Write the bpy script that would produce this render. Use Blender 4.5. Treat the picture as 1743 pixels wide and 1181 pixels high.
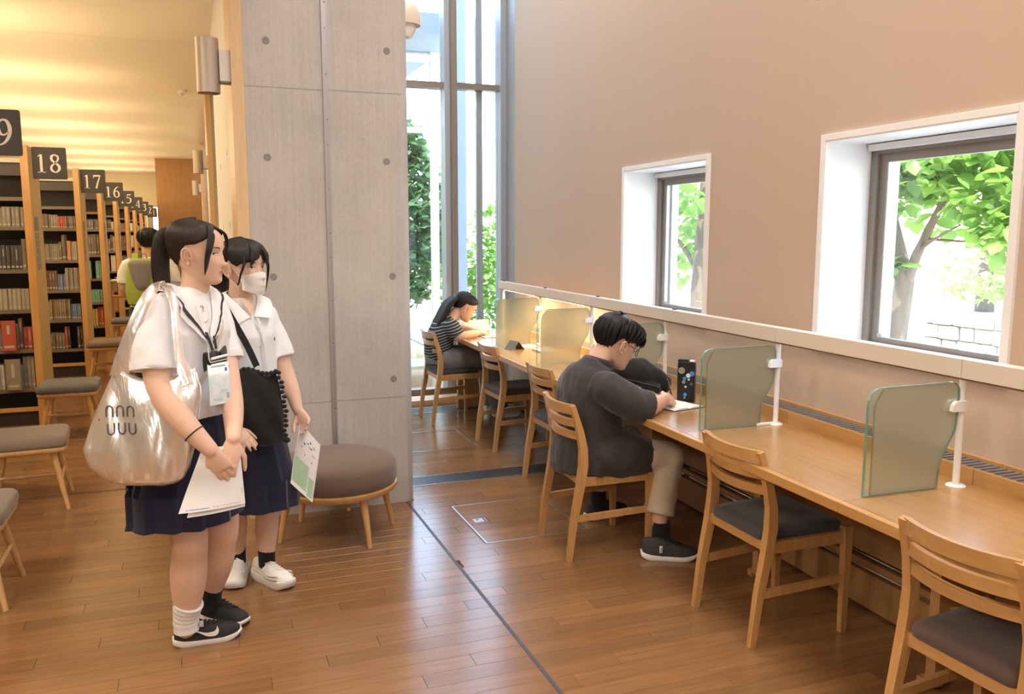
import bpy, bmesh, math, random
from mathutils import Vector, Matrix, noise

# ------------------------------------------------------------------ camera, world, lights
for o in list(bpy.data.objects):
    bpy.data.objects.remove(o, do_unlink=True)
SC = bpy.context.scene
COL = SC.collection
R = math.radians
PI = math.pi

cam_data = bpy.data.cameras.new('camera')
cam = bpy.data.objects.new('camera', cam_data)
COL.objects.link(cam)
cam.location = (0, 0, 1.55)
cam.rotation_euler = (R(90 - 7.65), 0, R(-20.6))
cam_data.sensor_width = 36
cam_data.lens = 36 * 1440 / 1743
cam_data.clip_end = 300
SC.camera = cam

SC.view_settings.view_transform = 'Standard'
SC.view_settings.look = 'None'
SC.view_settings.gamma = 1
SC.view_settings.use_curve_mapping = False
SC.view_settings.exposure = 0.32

world = bpy.data.worlds.new('world')
SC.world = world
world.use_nodes = True
wn = world.node_tree.nodes
wl = world.node_tree.links
for n in list(wn):
    wn.remove(n)
sky = wn.new('ShaderNodeTexSky')
sky.sky_type = 'NISHITA'
sky.sun_disc = False
sky.sun_elevation = R(52)
sky.sun_rotation = R(40)
sky.air_density = 1.2
sky.dust_density = 0.6
bg = wn.new('ShaderNodeBackground')
bg.inputs['Strength'].default_value = 1.35
wo = wn.new('ShaderNodeOutputWorld')
wl.new(sky.outputs[0], bg.inputs[0])
wl.new(bg.outputs[0], wo.inputs[0])


def lamp(name, kind, loc, energy, color=(1, 1, 1), size=1.0, size_y=None, rot=(0, 0, 0), spread=None, spot=None, blend=0.5):
    d = bpy.data.lights.new(name, kind)
    d.energy = energy
    d.color = color
    if kind == 'AREA':
        d.shape = 'RECTANGLE' if size_y else 'DISK'
        d.size = size
        if size_y:
            d.size_y = size_y
        if spread:
            d.spread = spread
    elif kind == 'SPOT':
        d.spot_size = spot
        d.spot_blend = blend
        d.shadow_soft_size = size
    elif kind == 'POINT':
        d.shadow_soft_size = size
    o = bpy.data.objects.new(name, d)
    COL.objects.link(o)
    o.location = loc
    o.rotation_euler = rot
    return o


sun = lamp('sun', 'SUN', (10, 20, 20), 12.0, (1.0, 0.96, 0.90))
sun.data.angle = R(0.6)
sun.rotation_euler = Vector((0.30, 0.42, -0.86)).to_track_quat('-Z', 'Y').to_euler()

WARM = (1.0, 0.85, 0.66)
AMBER = (1.0, 0.76, 0.42)
NEUT = (1.0, 0.965, 0.93)
# unseen area lamps added under the tall ceiling to light the reading room
for yy in (-1.2, 2.0, 5.2):
    lamp('reading_room_fill', 'AREA', (1.3, yy, 5.35), 92, NEUT, 2.0, 1.1)
# the photographer's flash, just above the lens
lamp('camera_flash', 'POINT', (-.05, -.02, 1.67), 36, (1.0, .99, .98), .035)
# unseen warm lamps added below the low ceiling to brighten lounge and stacks
for yy in (0.3, 2.9):
    lamp('lounge_fill', 'AREA', (-2.3, yy, 3.22), 60, WARM, 1.6, 0.6)
for yy in (6.6, 9.0, 11.5, 14.0, 16.5, 19.0, 21.5, 24.0):
    lamp('stack_aisle_fill', 'AREA', (-2.7, yy, 3.22), 62, AMBER, 1.2, 0.5)

# ------------------------------------------------------------------ helpers
MATS = {}


def _nodes(name):
    m = bpy.data.materials.new(name)
    m.use_nodes = True
    nt = m.node_tree
    return m, nt, nt.nodes['Principled BSDF']


def mix_col(nt, fac, a, b):
    n = nt.nodes.new('ShaderNodeMix')
    n.data_type = 'RGBA'
    if isinstance(fac, (int, float)):
        n.inputs[0].default_value = fac
    else:
        nt.links.new(fac, n.inputs[0])
    for k, v in ((6, a), (7, b)):
        if isinstance(v, tuple):
            n.inputs[k].default_value = (*v[:3], 1)
        else:
            nt.links.new(v, n.inputs[k])
    return n.outputs[2]


def tex_noise(nt, scale, vec=None, detail=3, rough=0.55, dist=0.0):
    n = nt.nodes.new('ShaderNodeTexNoise')
    n.inputs['Scale'].default_value = scale
    n.inputs['Detail'].default_value = detail
    n.inputs['Roughness'].default_value = rough
    n.inputs['Distortion'].default_value = dist
    if vec is not None:
        nt.links.new(vec, n.inputs['Vector'])
    return n


def coords(nt, kind='Object', scale=(1, 1, 1)):
    t = nt.nodes.new('ShaderNodeTexCoord')
    mp = nt.nodes.new('ShaderNodeMapping')
    mp.inputs['Scale'].default_value = scale
    nt.links.new(t.outputs[kind], mp.inputs['Vector'])
    return mp.outputs[0]


def bump(nt, bs, height, strength=0.2, dist=0.01):
    b = nt.nodes.new('ShaderNodeBump')
    b.inputs['Strength'].default_value = strength
    b.inputs['Distance'].default_value = dist
    nt.links.new(height, b.inputs['Height'])
    nt.links.new(b.outputs[0], bs.inputs['Normal'])


def ramp(nt, fac, stops):
    r = nt.nodes.new('ShaderNodeValToRGB')
    el = r.color_ramp.elements
    while len(el) < len(stops):
        el.new(0.5)
    for e, (p, c) in zip(el, stops):
        e.position = p
        e.color = (*c, 1)
    nt.links.new(fac, r.inputs[0])
    return r.outputs[0]


def plain(name, col, rough=0.6, metal=0.0, var=0.08, scale=40, bmp=0.0, bscale=None, spec=0.5, coat=0.0, sheen=0.0, sss=0.0, stretch=(1, 1, 1)):
    """principled material with a little procedural colour variation and relief"""
    if name in MATS:
        return MATS[name]
    m, nt, bs = _nodes(name)
    v = coords(nt, 'Object', stretch)
    n = tex_noise(nt, scale, v)
    c2 = tuple(max(0, x * (1 - var)) for x in col)
    c1 = tuple(min(1, x * (1 + var)) for x in col)
    nt.links.new(mix_col(nt, n.outputs[0], c1, c2), bs.inputs['Base Color'])
    bs.inputs['Roughness'].default_value = rough
    bs.inputs['Metallic'].default_value = metal
    bs.inputs['Specular IOR Level'].default_value = spec
    bs.inputs['Coat Weight'].default_value = coat
    bs.inputs['Sheen Weight'].default_value = sheen
    if sss:
        bs.inputs['Subsurface Weight'].default_value = sss
        bs.inputs['Subsurface Radius'].default_value = (1, 0.35, 0.2)
        bs.inputs['Subsurface Scale'].default_value = 0.006
    if bmp:
        n2 = tex_noise(nt, bscale or scale, v, 4)
        bump(nt, bs, n2.outputs[0], bmp)
    MATS[name] = m
    return m


def wood(name, c_light, c_dark, rough=0.4, axis=0, scale=5.0, coat=0.15, rand=0.12, kind='Object'):
    """straight grained wood; axis = the direction the grain runs along"""
    if name in MATS:
        return MATS[name]
    m, nt, bs = _nodes(name)
    s = [9.0, 9.0, 9.0]
    s[axis] = 0.7
    v = coords(nt, kind, tuple(s))
    n = tex_noise(nt, scale, v, 5, 0.6, 0.6)
    n2 = tex_noise(nt, scale * 6, v, 2, 0.5)
    f = nt.nodes.new('ShaderNodeMath')
    f.operation = 'MULTIPLY_ADD'
    nt.links.new(n2.outputs[0], f.inputs[0])
    f.inputs[1].default_value = 0.3
    nt.links.new(n.outputs[0], f.inputs[2])
    col = ramp(nt, f.outputs[0], [(0.38, c_dark), (0.80, c_light)])
    oi = nt.nodes.new('ShaderNodeObjectInfo')
    hs = nt.nodes.new('ShaderNodeHueSaturation')
    mr = nt.nodes.new('ShaderNodeMapRange')
    mr.inputs[3].default_value = 1 - rand
    mr.inputs[4].default_value = 1 + rand
    nt.links.new(oi.outputs['Random'], mr.inputs[0])
    nt.links.new(mr.outputs[0], hs.inputs['Value'])
    nt.links.new(col, hs.inputs['Color'])
    nt.links.new(hs.outputs[0], bs.inputs['Base Color'])
    bs.inputs['Roughness'].default_value = rough
    bs.inputs['Coat Weight'].default_value = coat
    bs.inputs['Coat Roughness'].default_value = 0.25
    bump(nt, bs, n2.outputs[0], 0.06, 0.003)
    MATS[name] = m
    return m


def cloth(name, col, rough=0.9, var=0.12, weave=420, sheen=0.25, bmp=0.25):
    if name in MATS:
        return MATS[name]
    m, nt, bs = _nodes(name)
    v = coords(nt, 'Object')
    w = tex_noise(nt, weave, v, 1, 0.5)
    big = tex_noise(nt, 6, v, 3)
    c1 = tuple(min(1, x * (1 + var)) for x in col)
    c2 = tuple(x * (1 - var) for x in col)
    a = mix_col(nt, w.outputs[0], c1, c2)
    b = mix_col(nt, big.outputs[0], tuple(x * 0.93 for x in col), a)
    nt.links.new(mix_col(nt, 0.5, a, b), bs.inputs['Base Color'])
    bs.inputs['Roughness'].default_value = rough
    bs.inputs['Sheen Weight'].default_value = sheen
    bs.inputs['Sheen Roughness'].default_value = 0.5
    bs.inputs['Specular IOR Level'].default_value = 0.25
    bump(nt, bs, w.outputs[0], bmp, 0.002)
    MATS[name] = m
    return m


def emis(name, col, strength):
    if name in MATS:
        return MATS[name]
    m, nt, bs = _nodes(name)
    bs.inputs['Base Color'].default_value = (*col, 1)
    bs.inputs['Emission Color'].default_value = (*col, 1)
    bs.inputs['Emission Strength'].default_value = strength
    MATS[name] = m
    return m


def clear_glass(name, tint=(1, 1, 1), alpha_mix=0.12, rough=0.0):
    """window pane: mostly transparent with a fresnel mirror, lets light straight through"""
    if name in MATS:
        return MATS[name]
    m, nt, bs = _nodes(name)
    nt.nodes.remove(bs)
    tr = nt.nodes.new('ShaderNodeBsdfTransparent')
    tr.inputs[0].default_value = (*tint, 1)
    gl = nt.nodes.new('ShaderNodeBsdfGlossy')
    gl.inputs['Roughness'].default_value = rough
    lw = nt.nodes.new('ShaderNodeLayerWeight')
    lw.inputs[0].default_value = 0.5
    fr = nt.nodes.new('ShaderNodeMath')
    fr.operation = 'POWER'
    fr.inputs[1].default_value = 4.5
    nt.links.new(lw.outputs['Facing'], fr.inputs[0])
    ml = nt.nodes.new('ShaderNodeMath')
    ml.operation = 'MULTIPLY_ADD'
    ml.inputs[1].default_value = 0.7
    ml.inputs[2].default_value = 0.05
    nt.links.new(fr.outputs[0], ml.inputs[0])
    mx = nt.nodes.new('ShaderNodeMixShader')
    nt.links.new(ml.outputs[0], mx.inputs[0])
    nt.links.new(tr.outputs[0], mx.inputs[1])
    nt.links.new(gl.outputs[0], mx.inputs[2])
    nt.links.new(mx.outputs[0], nt.nodes['Material Output'].inputs[0])
    MATS[name] = m
    return m


class MB:
    """collects shapes; build() links them as ONE mesh object"""

    def __init__(s):
        s.v = []
        s.f = []
        s.mi = []
        s.cur = 0

    def add(s, verts, faces):
        b = len(s.v)
        s.v += [tuple(p) for p in verts]
        for f in faces:
            s.f.append(tuple(i + b for i in f))
            s.mi.append(s.cur)
        return s

    def box(s, x0, x1, y0, y1, z0, z1, bev=0.0):
        if bev <= 0:
            v = [(x, y, z) for x in (x0, x1) for y in (y0, y1) for z in (z0, z1)]
            return s.add(v, [(0, 1, 3, 2), (4, 6, 7, 5), (0, 4, 5, 1), (2, 3, 7, 6), (0, 2, 6, 4), (1, 5, 7, 3)])
        bm = bmesh.new()
        bmesh.ops.create_cube(bm, size=1)
        for p in bm.verts:
            p.co = Vector(((x0 + x1) / 2 + p.co.x * (x1 - x0), (y0 + y1) / 2 + p.co.y * (y1 - y0), (z0 + z1) / 2 + p.co.z * (z1 - z0)))
        bmesh.ops.bevel(bm, geom=list(bm.edges), offset=bev, segments=2, affect='EDGES', profile=0.6)
        s.from_bm(bm)
        bm.free()
        return s

    def from_bm(s, bm):
        bm.verts.index_update()
        return s.add([p.co[:] for p in bm.verts], [[q.index for q in f.verts] for f in bm.faces])

    def loft(s, rings, cap=True, close=True):
        n = len(rings[0])
        v = [p for r in rings for p in r]
        f = []
        for i in range(len(rings) - 1):
            for j in range(n if close else n - 1):
                k = (j + 1) % n
                f.append((i * n + j, i * n + k, (i + 1) * n + k, (i + 1) * n + j))
        if cap:
            f.append(tuple(range(n - 1, -1, -1)))
            f.append(tuple((len(rings) - 1) * n + j for j in range(n)))
        return s.add(v, f)

    def tube(s, pts, rad, n=8, flat=1.0, upv=(0, 0, 1), cap=True):
        """round tube along pts; rad a number or a list; flat squeezes the second axis"""
        pts = [Vector(p) for p in pts]
        if not isinstance(rad, (list, tuple)):
            rad = [rad] * len(pts)
        rings = []
        prev = None
        for i, p in enumerate(pts):
            t = (pts[min(i + 1, len(pts) - 1)] - pts[max(i - 1, 0)])
            if t.length < 1e-9:
                t = Vector((0, 0, 1))
            t.normalize()
            if prev is None:
                u = Vector(upv)
                u = u - t * u.dot(t)
                if u.length < 1e-3:
                    u = Vector((1, 0, 0)) - t * t.x
            else:
                u = prev - t * prev.dot(t)
            u.normalize()
            prev = u
            w = t.cross(u)
            r = rad[i]
            ra, rb = r if isinstance(r, tuple) else (r, r * flat)
            rings.append([tuple(p + u * (math.cos(a) * ra) + w * (math.sin(a) * rb)) for a in [2 * PI * k / n for k in range(n)]])
        return s.loft(rings, cap)

    def bar(s, pts, w, h, upv=(0, 0, 1)):
        """rectangular bar along pts; w across, h along upv; numbers or lists"""
        pts = [Vector(p) for p in pts]
        m = len(pts)
        ws = w if isinstance(w, (list, tuple)) else [w] * m
        hs = h if isinstance(h, (list, tuple)) else [h] * m
        rings = []
        for i, p in enumerate(pts):
            t = (pts[min(i + 1, m - 1)] - pts[max(i - 1, 0)]).normalized()
            u = Vector(upv)
            u = (u - t * u.dot(t)).normalized()
            q = t.cross(u)
            a, b = ws[i] / 2, hs[i] / 2
            rings.append([tuple(p + q * x + u * z) for x, z in ((-a, -b), (a, -b), (a, b), (-a, b))])
        return s.loft(rings)

    def cyl(s, c, r, z0, z1, n=24, r2=None):
        r2 = r if r2 is None else r2
        return s.loft([[(c[0] + math.cos(2 * PI * k / n) * q, c[1] + math.sin(2 * PI * k / n) * q, z) for k in range(n)] for q, z in ((r, z0), (r2, z1))])

    def lathe(s, c, prof, n=24, sx=1.0, sy=1.0):
        return s.loft([[(c[0] + math.cos(2 * PI * k / n) * q * sx, c[1] + math.sin(2 * PI * k / n) * q * sy, c[2] + z) for k in range(n)] for q, z in prof])

    def prism(s, poly, a0, a1, axis=1):
        """poly = 2D outline, extruded along axis from a0 to a1 (axis 1: poly is x,z; axis 0: y,z; axis 2: x,y)"""
        def P(p, a):
            return (a, p[0], p[1]) if axis == 0 else ((p[0], a, p[1]) if axis == 1 else (p[0], p[1], a))
        n = len(poly)
        v = [P(p, a0) for p in poly] + [P(p, a1) for p in poly]
        f = [tuple(range(n)), tuple(range(2 * n - 1, n - 1, -1))]
        f += [(i, n + i, n + (i + 1) % n, (i + 1) % n) for i in range(n)]
        return s.add(v, f)

    def sphere(s, c, r, nu=16, nv=10):
        rx, ry, rz = r if isinstance(r, tuple) else (r, r, r)
        rings = [[(c[0] + rx * math.sin(PI * i / nv) * math.cos(2 * PI * k / nu), c[1] + ry * math.sin(PI * i / nv) * math.sin(2 * PI * k / nu), c[2] - rz * math.cos(PI * i / nv)) for k in range(nu)] for i in range(1, nv)]
        b = len(s.v)
        s.loft(rings, cap=False)
        lo, hi = len(s.v), len(s.v) + 1
        s.v += [(c[0], c[1], c[2] - rz), (c[0], c[1], c[2] + rz)]
        for k in range(nu):
            s.f.append((lo, b + (k + 1) % nu, b + k))
            s.mi.append(s.cur)
            e = b + (nv - 2) * nu
            s.f.append((hi, e + k, e + (k + 1) % nu))
            s.mi.append(s.cur)
        return s

    def xform(s, M, start=0):
        for i in range(start, len(s.v)):
            s.v[i] = tuple(M @ Vector(s.v[i]))
        return s

    def mesh(s, name):
        me = bpy.data.meshes.new(name)
        me.from_pydata(s.v, [], s.f)
        bm = bmesh.new()
        bm.from_mesh(me)
        bmesh.ops.recalc_face_normals(bm, faces=bm.faces)
        bm.to_mesh(me)
        bm.free()
        return me

    def build(s, name, mat, parent=None, smooth=False, angle=40):
        me = s.mesh(name)
        mats = mat if isinstance(mat, (list, tuple)) else [mat]
        for q in mats:
            me.materials.append(q)
        if len(mats) > 1:
            me.polygons.foreach_set('material_index', s.mi)
        if smooth:
            me.shade_smooth()
            if angle:
                me.set_sharp_from_angle(angle=R(angle))
        return link(name, me, parent)


def link(name, me, parent=None):
    o = bpy.data.objects.new(name, me)
    COL.objects.link(o)
    if parent is not None:
        o.parent = parent
    return o


def tag(o, label=None, cat=None, group=None, kind=None):
    if label:
        o['label'] = label
    if cat:
        o['category'] = cat
    if group:
        o['group'] = group
    if kind:
        o['kind'] = kind
    return o


def thing(name, label, cat, loc=(0, 0, 0), rz=0, group=None):
    o = bpy.data.objects.new(name, None)
    o.empty_display_size = 0.1
    COL.objects.link(o)
    o.location = loc
    o.rotation_euler = (0, 0, rz)
    return tag(o, label, cat, group)


def struct(o, label=None, cat=None):
    return tag(o, label, cat, kind='structure')


def copy_tree(o, parent=None):
    c = o.copy()
    COL.objects.link(c)
    c.parent = parent
    for ch in list(o.children):
        copy_tree(ch, c)
    return c


def roundpoly(pts, r, seg=5):
    """round the corners of a 2D polygon; r one number or one per corner"""
    out = []
    n = len(pts)
    for i in range(n):
        q = r[i] if isinstance(r, (list, tuple)) else r
        p = Vector(pts[i])
        a = Vector(pts[i - 1]) - p
        b = Vector(pts[(i + 1) % n]) - p
        q = min(q, a.length * 0.49, b.length * 0.49)
        if q <= 1e-6:
            out.append(tuple(p))
            continue
        s, e = p + a.normalized() * q, p + b.normalized() * q
        for k in range(seg + 1):
            t = k / seg
            out.append(tuple((1 - t) ** 2 * s + 2 * t * (1 - t) * p + t * t * e))
    return out


def lerp(a, b, t):
    return a + (b - a) * t


def interp(x, table):
    """piecewise smooth interpolation of rows (x, a, b, ...)"""
    if x <= table[0][0]:
        return table[0][1:]
    for p, q in zip(table, table[1:]):
        if x <= q[0]:
            t = (x - p[0]) / (q[0] - p[0])
            return tuple(lerp(a, b, t) for a, b in zip(p[1:], q[1:]))
    return table[-1][1:]

# ------------------------------------------------------------------ setting
M_WALL = plain('wall_paper_beige', (0.56, 0.425, 0.32), 0.85, var=0.035, scale=260, bmp=0.10, bscale=420)
M_WHITE = plain('white_paint', (0.86, 0.85, 0.83), 0.45, var=0.02)
M_CEIL = plain('ceiling_paint', (0.86, 0.80, 0.67), 0.9, var=0.02, scale=12)
M_UPCEIL = plain('tall_ceiling_paint', (0.80, 0.78, 0.74), 0.9, var=0.02)
M_BROWNW = wood('brown_wood_wall', (0.42, 0.22, 0.085), (0.33, 0.165, 0.06), 0.6, 2, 3, 0.0, 0.0)
M_YELW = plain('cream_wall', (0.68, 0.60, 0.42), 0.85, var=0.03)
M_FRAME = plain('bronze_window_frame', (0.27, 0.235, 0.205), 0.45, 0.3, var=0.05)
M_STEEL = plain('blue_grey_steel', (0.42, 0.45, 0.50), 0.4, 0.3, var=0.04)
M_GLASS = clear_glass('window_glass', (0.96, 0.985, 0.98))
M_TRIMWOOD = wood('trim_wood', (0.72, 0.52, 0.30), (0.62, 0.42, 0.22), 0.5, 2, 4, 0.1, 0.0)

# concrete with cloudy stains and fine board streaks
m, nt, bs = _nodes('concrete')
v = coords(nt, 'Object')
n1 = tex_noise(nt, 2.2, v, 6, 0.65)
v2 = coords(nt, 'Object', (60, 60, 1.5))
n2 = tex_noise(nt, 1.0, v2, 3)
n3 = tex_noise(nt, 90, v, 3)
c = ramp(nt, n1.outputs[0], [(0.3, (0.40, 0.38, 0.36)), (0.7, (0.52, 0.495, 0.47))])
c = mix_col(nt, 0.22, c, ramp(nt, n2.outputs[0], [(0.35, (0.36, 0.33, 0.305)), (0.65, (0.56, 0.52, 0.485))]))
c = mix_col(nt, 0.10, c, ramp(nt, n3.outputs[0], [(0.35, (0.25, 0.24, 0.22)), (0.6, (0.6, 0.58, 0.55))]))
nt.links.new(c, bs.inputs['Base Color'])
bs.inputs['Roughness'].default_value = 0.75
bump(nt, bs, n3.outputs[0], 0.12, 0.004)
M_CONC = m
M_CONCD = plain('concrete_cone_plug', (0.25, 0.235, 0.22), 0.9)

# floor boards: tone picked per board from its row and place
PLW, PLL = 0.0885, 0.91


def floor_mat(name, light, dark):
    m, nt, bs = _nodes(name)
    g = nt.nodes.new('ShaderNodeNewGeometry')
    sp = nt.nodes.new('ShaderNodeSeparateXYZ')
    nt.links.new(g.outputs['Position'], sp.inputs[0])

    def mt(op, a, b=None):
        n = nt.nodes.new('ShaderNodeMath')
        n.operation = op
        for k, q in enumerate((a, b)):
            if q is None:
                continue
            if isinstance(q, (int, float)):
                n.inputs[k].default_value = q
            else:
                nt.links.new(q, n.inputs[k])
        return n.outputs[0]
    row = mt('FLOOR', mt('DIVIDE', sp.outputs[1], PLW))
    idx = mt('FLOOR', mt('DIVIDE', mt('SUBTRACT', sp.outputs[0], mt('MULTIPLY', row, 0.205)), PLL))
    cb = nt.nodes.new('ShaderNodeCombineXYZ')
    nt.links.new(row, cb.inputs[0])
    nt.links.new(idx, cb.inputs[1])
    wnz = nt.nodes.new('ShaderNodeTexWhiteNoise')
    nt.links.new(cb.outputs[0], wnz.inputs['Vector'])
    mp = nt.nodes.new('ShaderNodeMapping')
    mp.inputs['Scale'].default_value = (1.6, 34, 1)
    nt.links.new(g.outputs['Position'], mp.inputs['Vector'])
    ad = nt.nodes.new('ShaderNodeVectorMath')
    ad.operation = 'MULTIPLY_ADD'
    nt.links.new(wnz.outputs['Color'], ad.inputs[0])
    ad.inputs[1].default_value = (9, 9, 9)
    nt.links.new(mp.outputs[0], ad.inputs[2])
    gr = tex_noise(nt, 2.2, ad.outputs[0], 5, 0.6, 0.5)
    base = ramp(nt, gr.outputs[0], [(0.28, dark), (0.75, light)])
    hs = nt.nodes.new('ShaderNodeHueSaturation')
    mr = nt.nodes.new('ShaderNodeMapRange')
    mr.inputs[3].default_value = 0.84
    mr.inputs[4].default_value = 1.12
    nt.links.new(wnz.outputs['Value'], mr.inputs[0])
    nt.links.new(mr.outputs[0], hs.inputs['Value'])
    nt.links.new(base, hs.inputs['Color'])
    nt.links.new(hs.outputs[0], bs.inputs['Base Color'])
    rr = nt.nodes.new('ShaderNodeMapRange')
    rr.inputs[3].default_value = 0.15
    rr.inputs[4].default_value = 0.24
    nt.links.new(gr.outputs[0], rr.inputs[0])
    nt.links.new(rr.outputs[0], bs.inputs['Roughness'])
    bs.inputs['Specular IOR Level'].default_value = 0.5
    bump(nt, bs, gr.outputs[0], 0.04, 0.002)
    MATS[name] = m
    return m


M_FLOOR = floor_mat('floor_board_wood', (0.30, 0.155, 0.066), (0.21, 0.102, 0.042))
M_SUB = plain('floor_joint_dark', (0.10, 0.055, 0.03), 0.7)

floor = MB().box(-9, 3.0, -4, 28, -0.12, -0.0075).build('floor', M_SUB)
struct(floor, 'brown wooden strip floor running from the desk to the stacks', 'floor')
GAP = 0.0006
cache = {}


def plank_mesh(x0, x1):
    key = round(x1 - x0, 3)
    if key not in cache:
        l, w = key / 2 - GAP, PLW / 2 - GAP
        b = 0.0005
        mb = MB()
        mb.loft([[(-l, -w, -0.0075), (l, -w, -0.0075), (l, w, -0.0075), (-l, w, -0.0075)],
                 [(-l, -w, -b), (l, -w, -b), (l, w, -b), (-l, w, -b)],
                 [(-l + b, -w + b, 0), (l - b, -w + b, 0), (l - b, w - b, 0), (-l + b, w - b, 0)]])
        me = mb.mesh('floor_board')
        me.materials.append(M_FLOOR)
        cache[key] = me
    return cache[key]


fw2 = Vector((math.sin(R(20.6)), math.cos(R(20.6))))
near, far = [], []
JX0, JX1 = 1.098, 1.112                    # the dark expansion joint
for row in range(int(-2 / PLW), int(27.2 / PLW)):
    y0 = row * PLW
    yc = y0 + PLW / 2
    for idx in range(-14, 6):
        off = (row * 0.205)
        x0 = off + idx * PLL
        k = math.floor((off) / PLL)
        x0 -= k * PLL
        x1 = x0 + PLL
        if x1 < -8 or x0 > 2.95:
            continue
        x0, x1 = max(x0, -8), min(x1, 2.95)
        for a, b in (((x0, JX0), (JX1, x1)) if x0 < JX0 - 0.02 and x1 > JX1 + 0.02 else ((x0, x1),)):
            if a < JX1 and b > JX0:
                if b <= JX1 + 0.02:
                    b = JX0
                else:
                    a = JX1
            if b - a < 0.02:
                continue
            if a < 1.15 and b > 0.235 and 4.68 < yc < 8:
                if a < 0.235:
                    b = 0.235
                elif b > 1.15:
                    a = 1.15
                else:
                    continue
            c = Vector(((a + b) / 2, yc))
            d = c.dot(fw2)
            s = c.dot(Vector((fw2.y, -fw2.x)))
            vis = yc > 2.2 and abs(s) < d * 0.60 + 0.35 and a < 2.52
            (near if vis else far).append((c.length if vis else 99, a, b, yc))
near.sort()
far += near[300:]
for _, a, b, yc in near[:300]:
    o = link('floor_board', plank_mesh(a, b), floor)
    o.location = ((a + b) / 2, yc, 0)
mb = MB()
for _, a, b, yc in far:
    mb.add([(x, y, 0) for x, y in ((a + GAP, yc - PLW / 2 + GAP), (b - GAP, yc - PLW / 2 + GAP), (b - GAP, yc + PLW / 2 - GAP), (a + GAP, yc + PLW / 2 - GAP))], [(0, 1, 2, 3)])
tag(mb.build('floor_boards', M_FLOOR, floor), kind='stuff')
M_JOINT = plain('rubber_joint', (0.055, 0.05, 0.055), 0.5)
MB().box(JX0, JX1, -3, 4.75, -0.0075, 0.0006).build('expansion_joint', M_JOINT, floor)
MB().box(-4.5, 0.235, 5.52, 5.531, -0.0075, 0.0012).build('expansion_joint', M_JOINT, floor)
# slotted air strips let into the floor
M_GRILLE = plain('dark_floor_grille', (0.085, 0.085, 0.09), 0.35, 0.4)
M_ALU = plain('aluminium_edge', (0.62, 0.60, 0.57), 0.3, 0.9)


def floor_grille(x0, x1, y0, y1):
    MB().box(x0, x1, y0, y1, -0.006, 0.0015).build('air_grille', M_SUB, floor)
    g = MB()
    n = int((y1 - y0) / 0.012)
    for i in range(n):
        y = y0 + (i + 0.5) * (y1 - y0) / n
        g.box(x0, x1, y - 0.004, y + 0.004, 0.001, 0.003)
    tag(g.build('grille_bars', M_GRILLE, floor), kind='stuff')
    MB().box(x0, x1, y0 - 0.006, y0, -0.006, 0.0035).box(x0, x1, y1, y1 + 0.006, -0.006, 0.0035).build('grille_edge', M_ALU, floor)


floor_grille(1.17, 2.52, 4.955, 5.14)
floor_grille(1.15, 2.6, 7.02, 7.24)


def hatch(x0, x1, y0, y1, handle=None):
    e = MB()
    w = 0.008
    for a in (x0, x1):
        e.box(a - w / 2, a + w / 2, y0, y1, -0.004, 0.002)
    for a in (y0, y1):
        e.box(x0, x1, a - w / 2, a + w / 2, -0.004, 0.002)
    h = e.build('hatch_edge', M_ALU, floor)
    d = MB()
    w = 0.006
    for a, s in ((x0, -1), (x1, 1)):
        d.box(a + s * .004, a + s * (.004 + w), y0, y1, -0.004, 0.0012)
    d.build('hatch_gap', M_JOINT, floor)
    if handle:
        hx, hy = handle
        MB().box(hx - .035, hx + .035, hy - .03, hy + .03, -0.004, 0.002, .001).build('hatch_handle', M_ALU, floor)
        MB().box(hx + .02, hx + .03, hy - .028, hy + .028, 0.001, 0.0028).box(hx - .02, hx - .005, hy + .005, hy + .018, .001, .0028).build('hatch_latch', M_JOINT, floor)


hatch(1.324, 1.87, 3.88, 4.495, (1.40, 4.22))
hatch(1.30, 1.90, 5.76, 6.34)

# right wall with two deep window openings, X 2.61..2.95
WX0, WX1 = 2.61, 2.95
WINS = [(2.10, 3.065), (4.01, 5.015)]
WZ0, WZ1 = 1.035, 1.955


def wall_holes_x(x0, x1, y0, y1, z0, z1, holes):
    ys = sorted({y0, y1, *[h[0] for h in holes], *[h[1] for h in holes]})
    zs = sorted({z0, z1, *[h[2] for h in holes], *[h[3] for h in holes]})
    mb = MB()
    for ya, yb in zip(ys, ys[1:]):
        for za, zb in zip(zs, zs[1:]):
            if any(h[0] <= ya and yb <= h[1] and h[2] <= za and zb <= h[3] for h in holes):
                continue
            mb.box(x0, x1, ya, yb, za, zb)
    return mb


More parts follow.
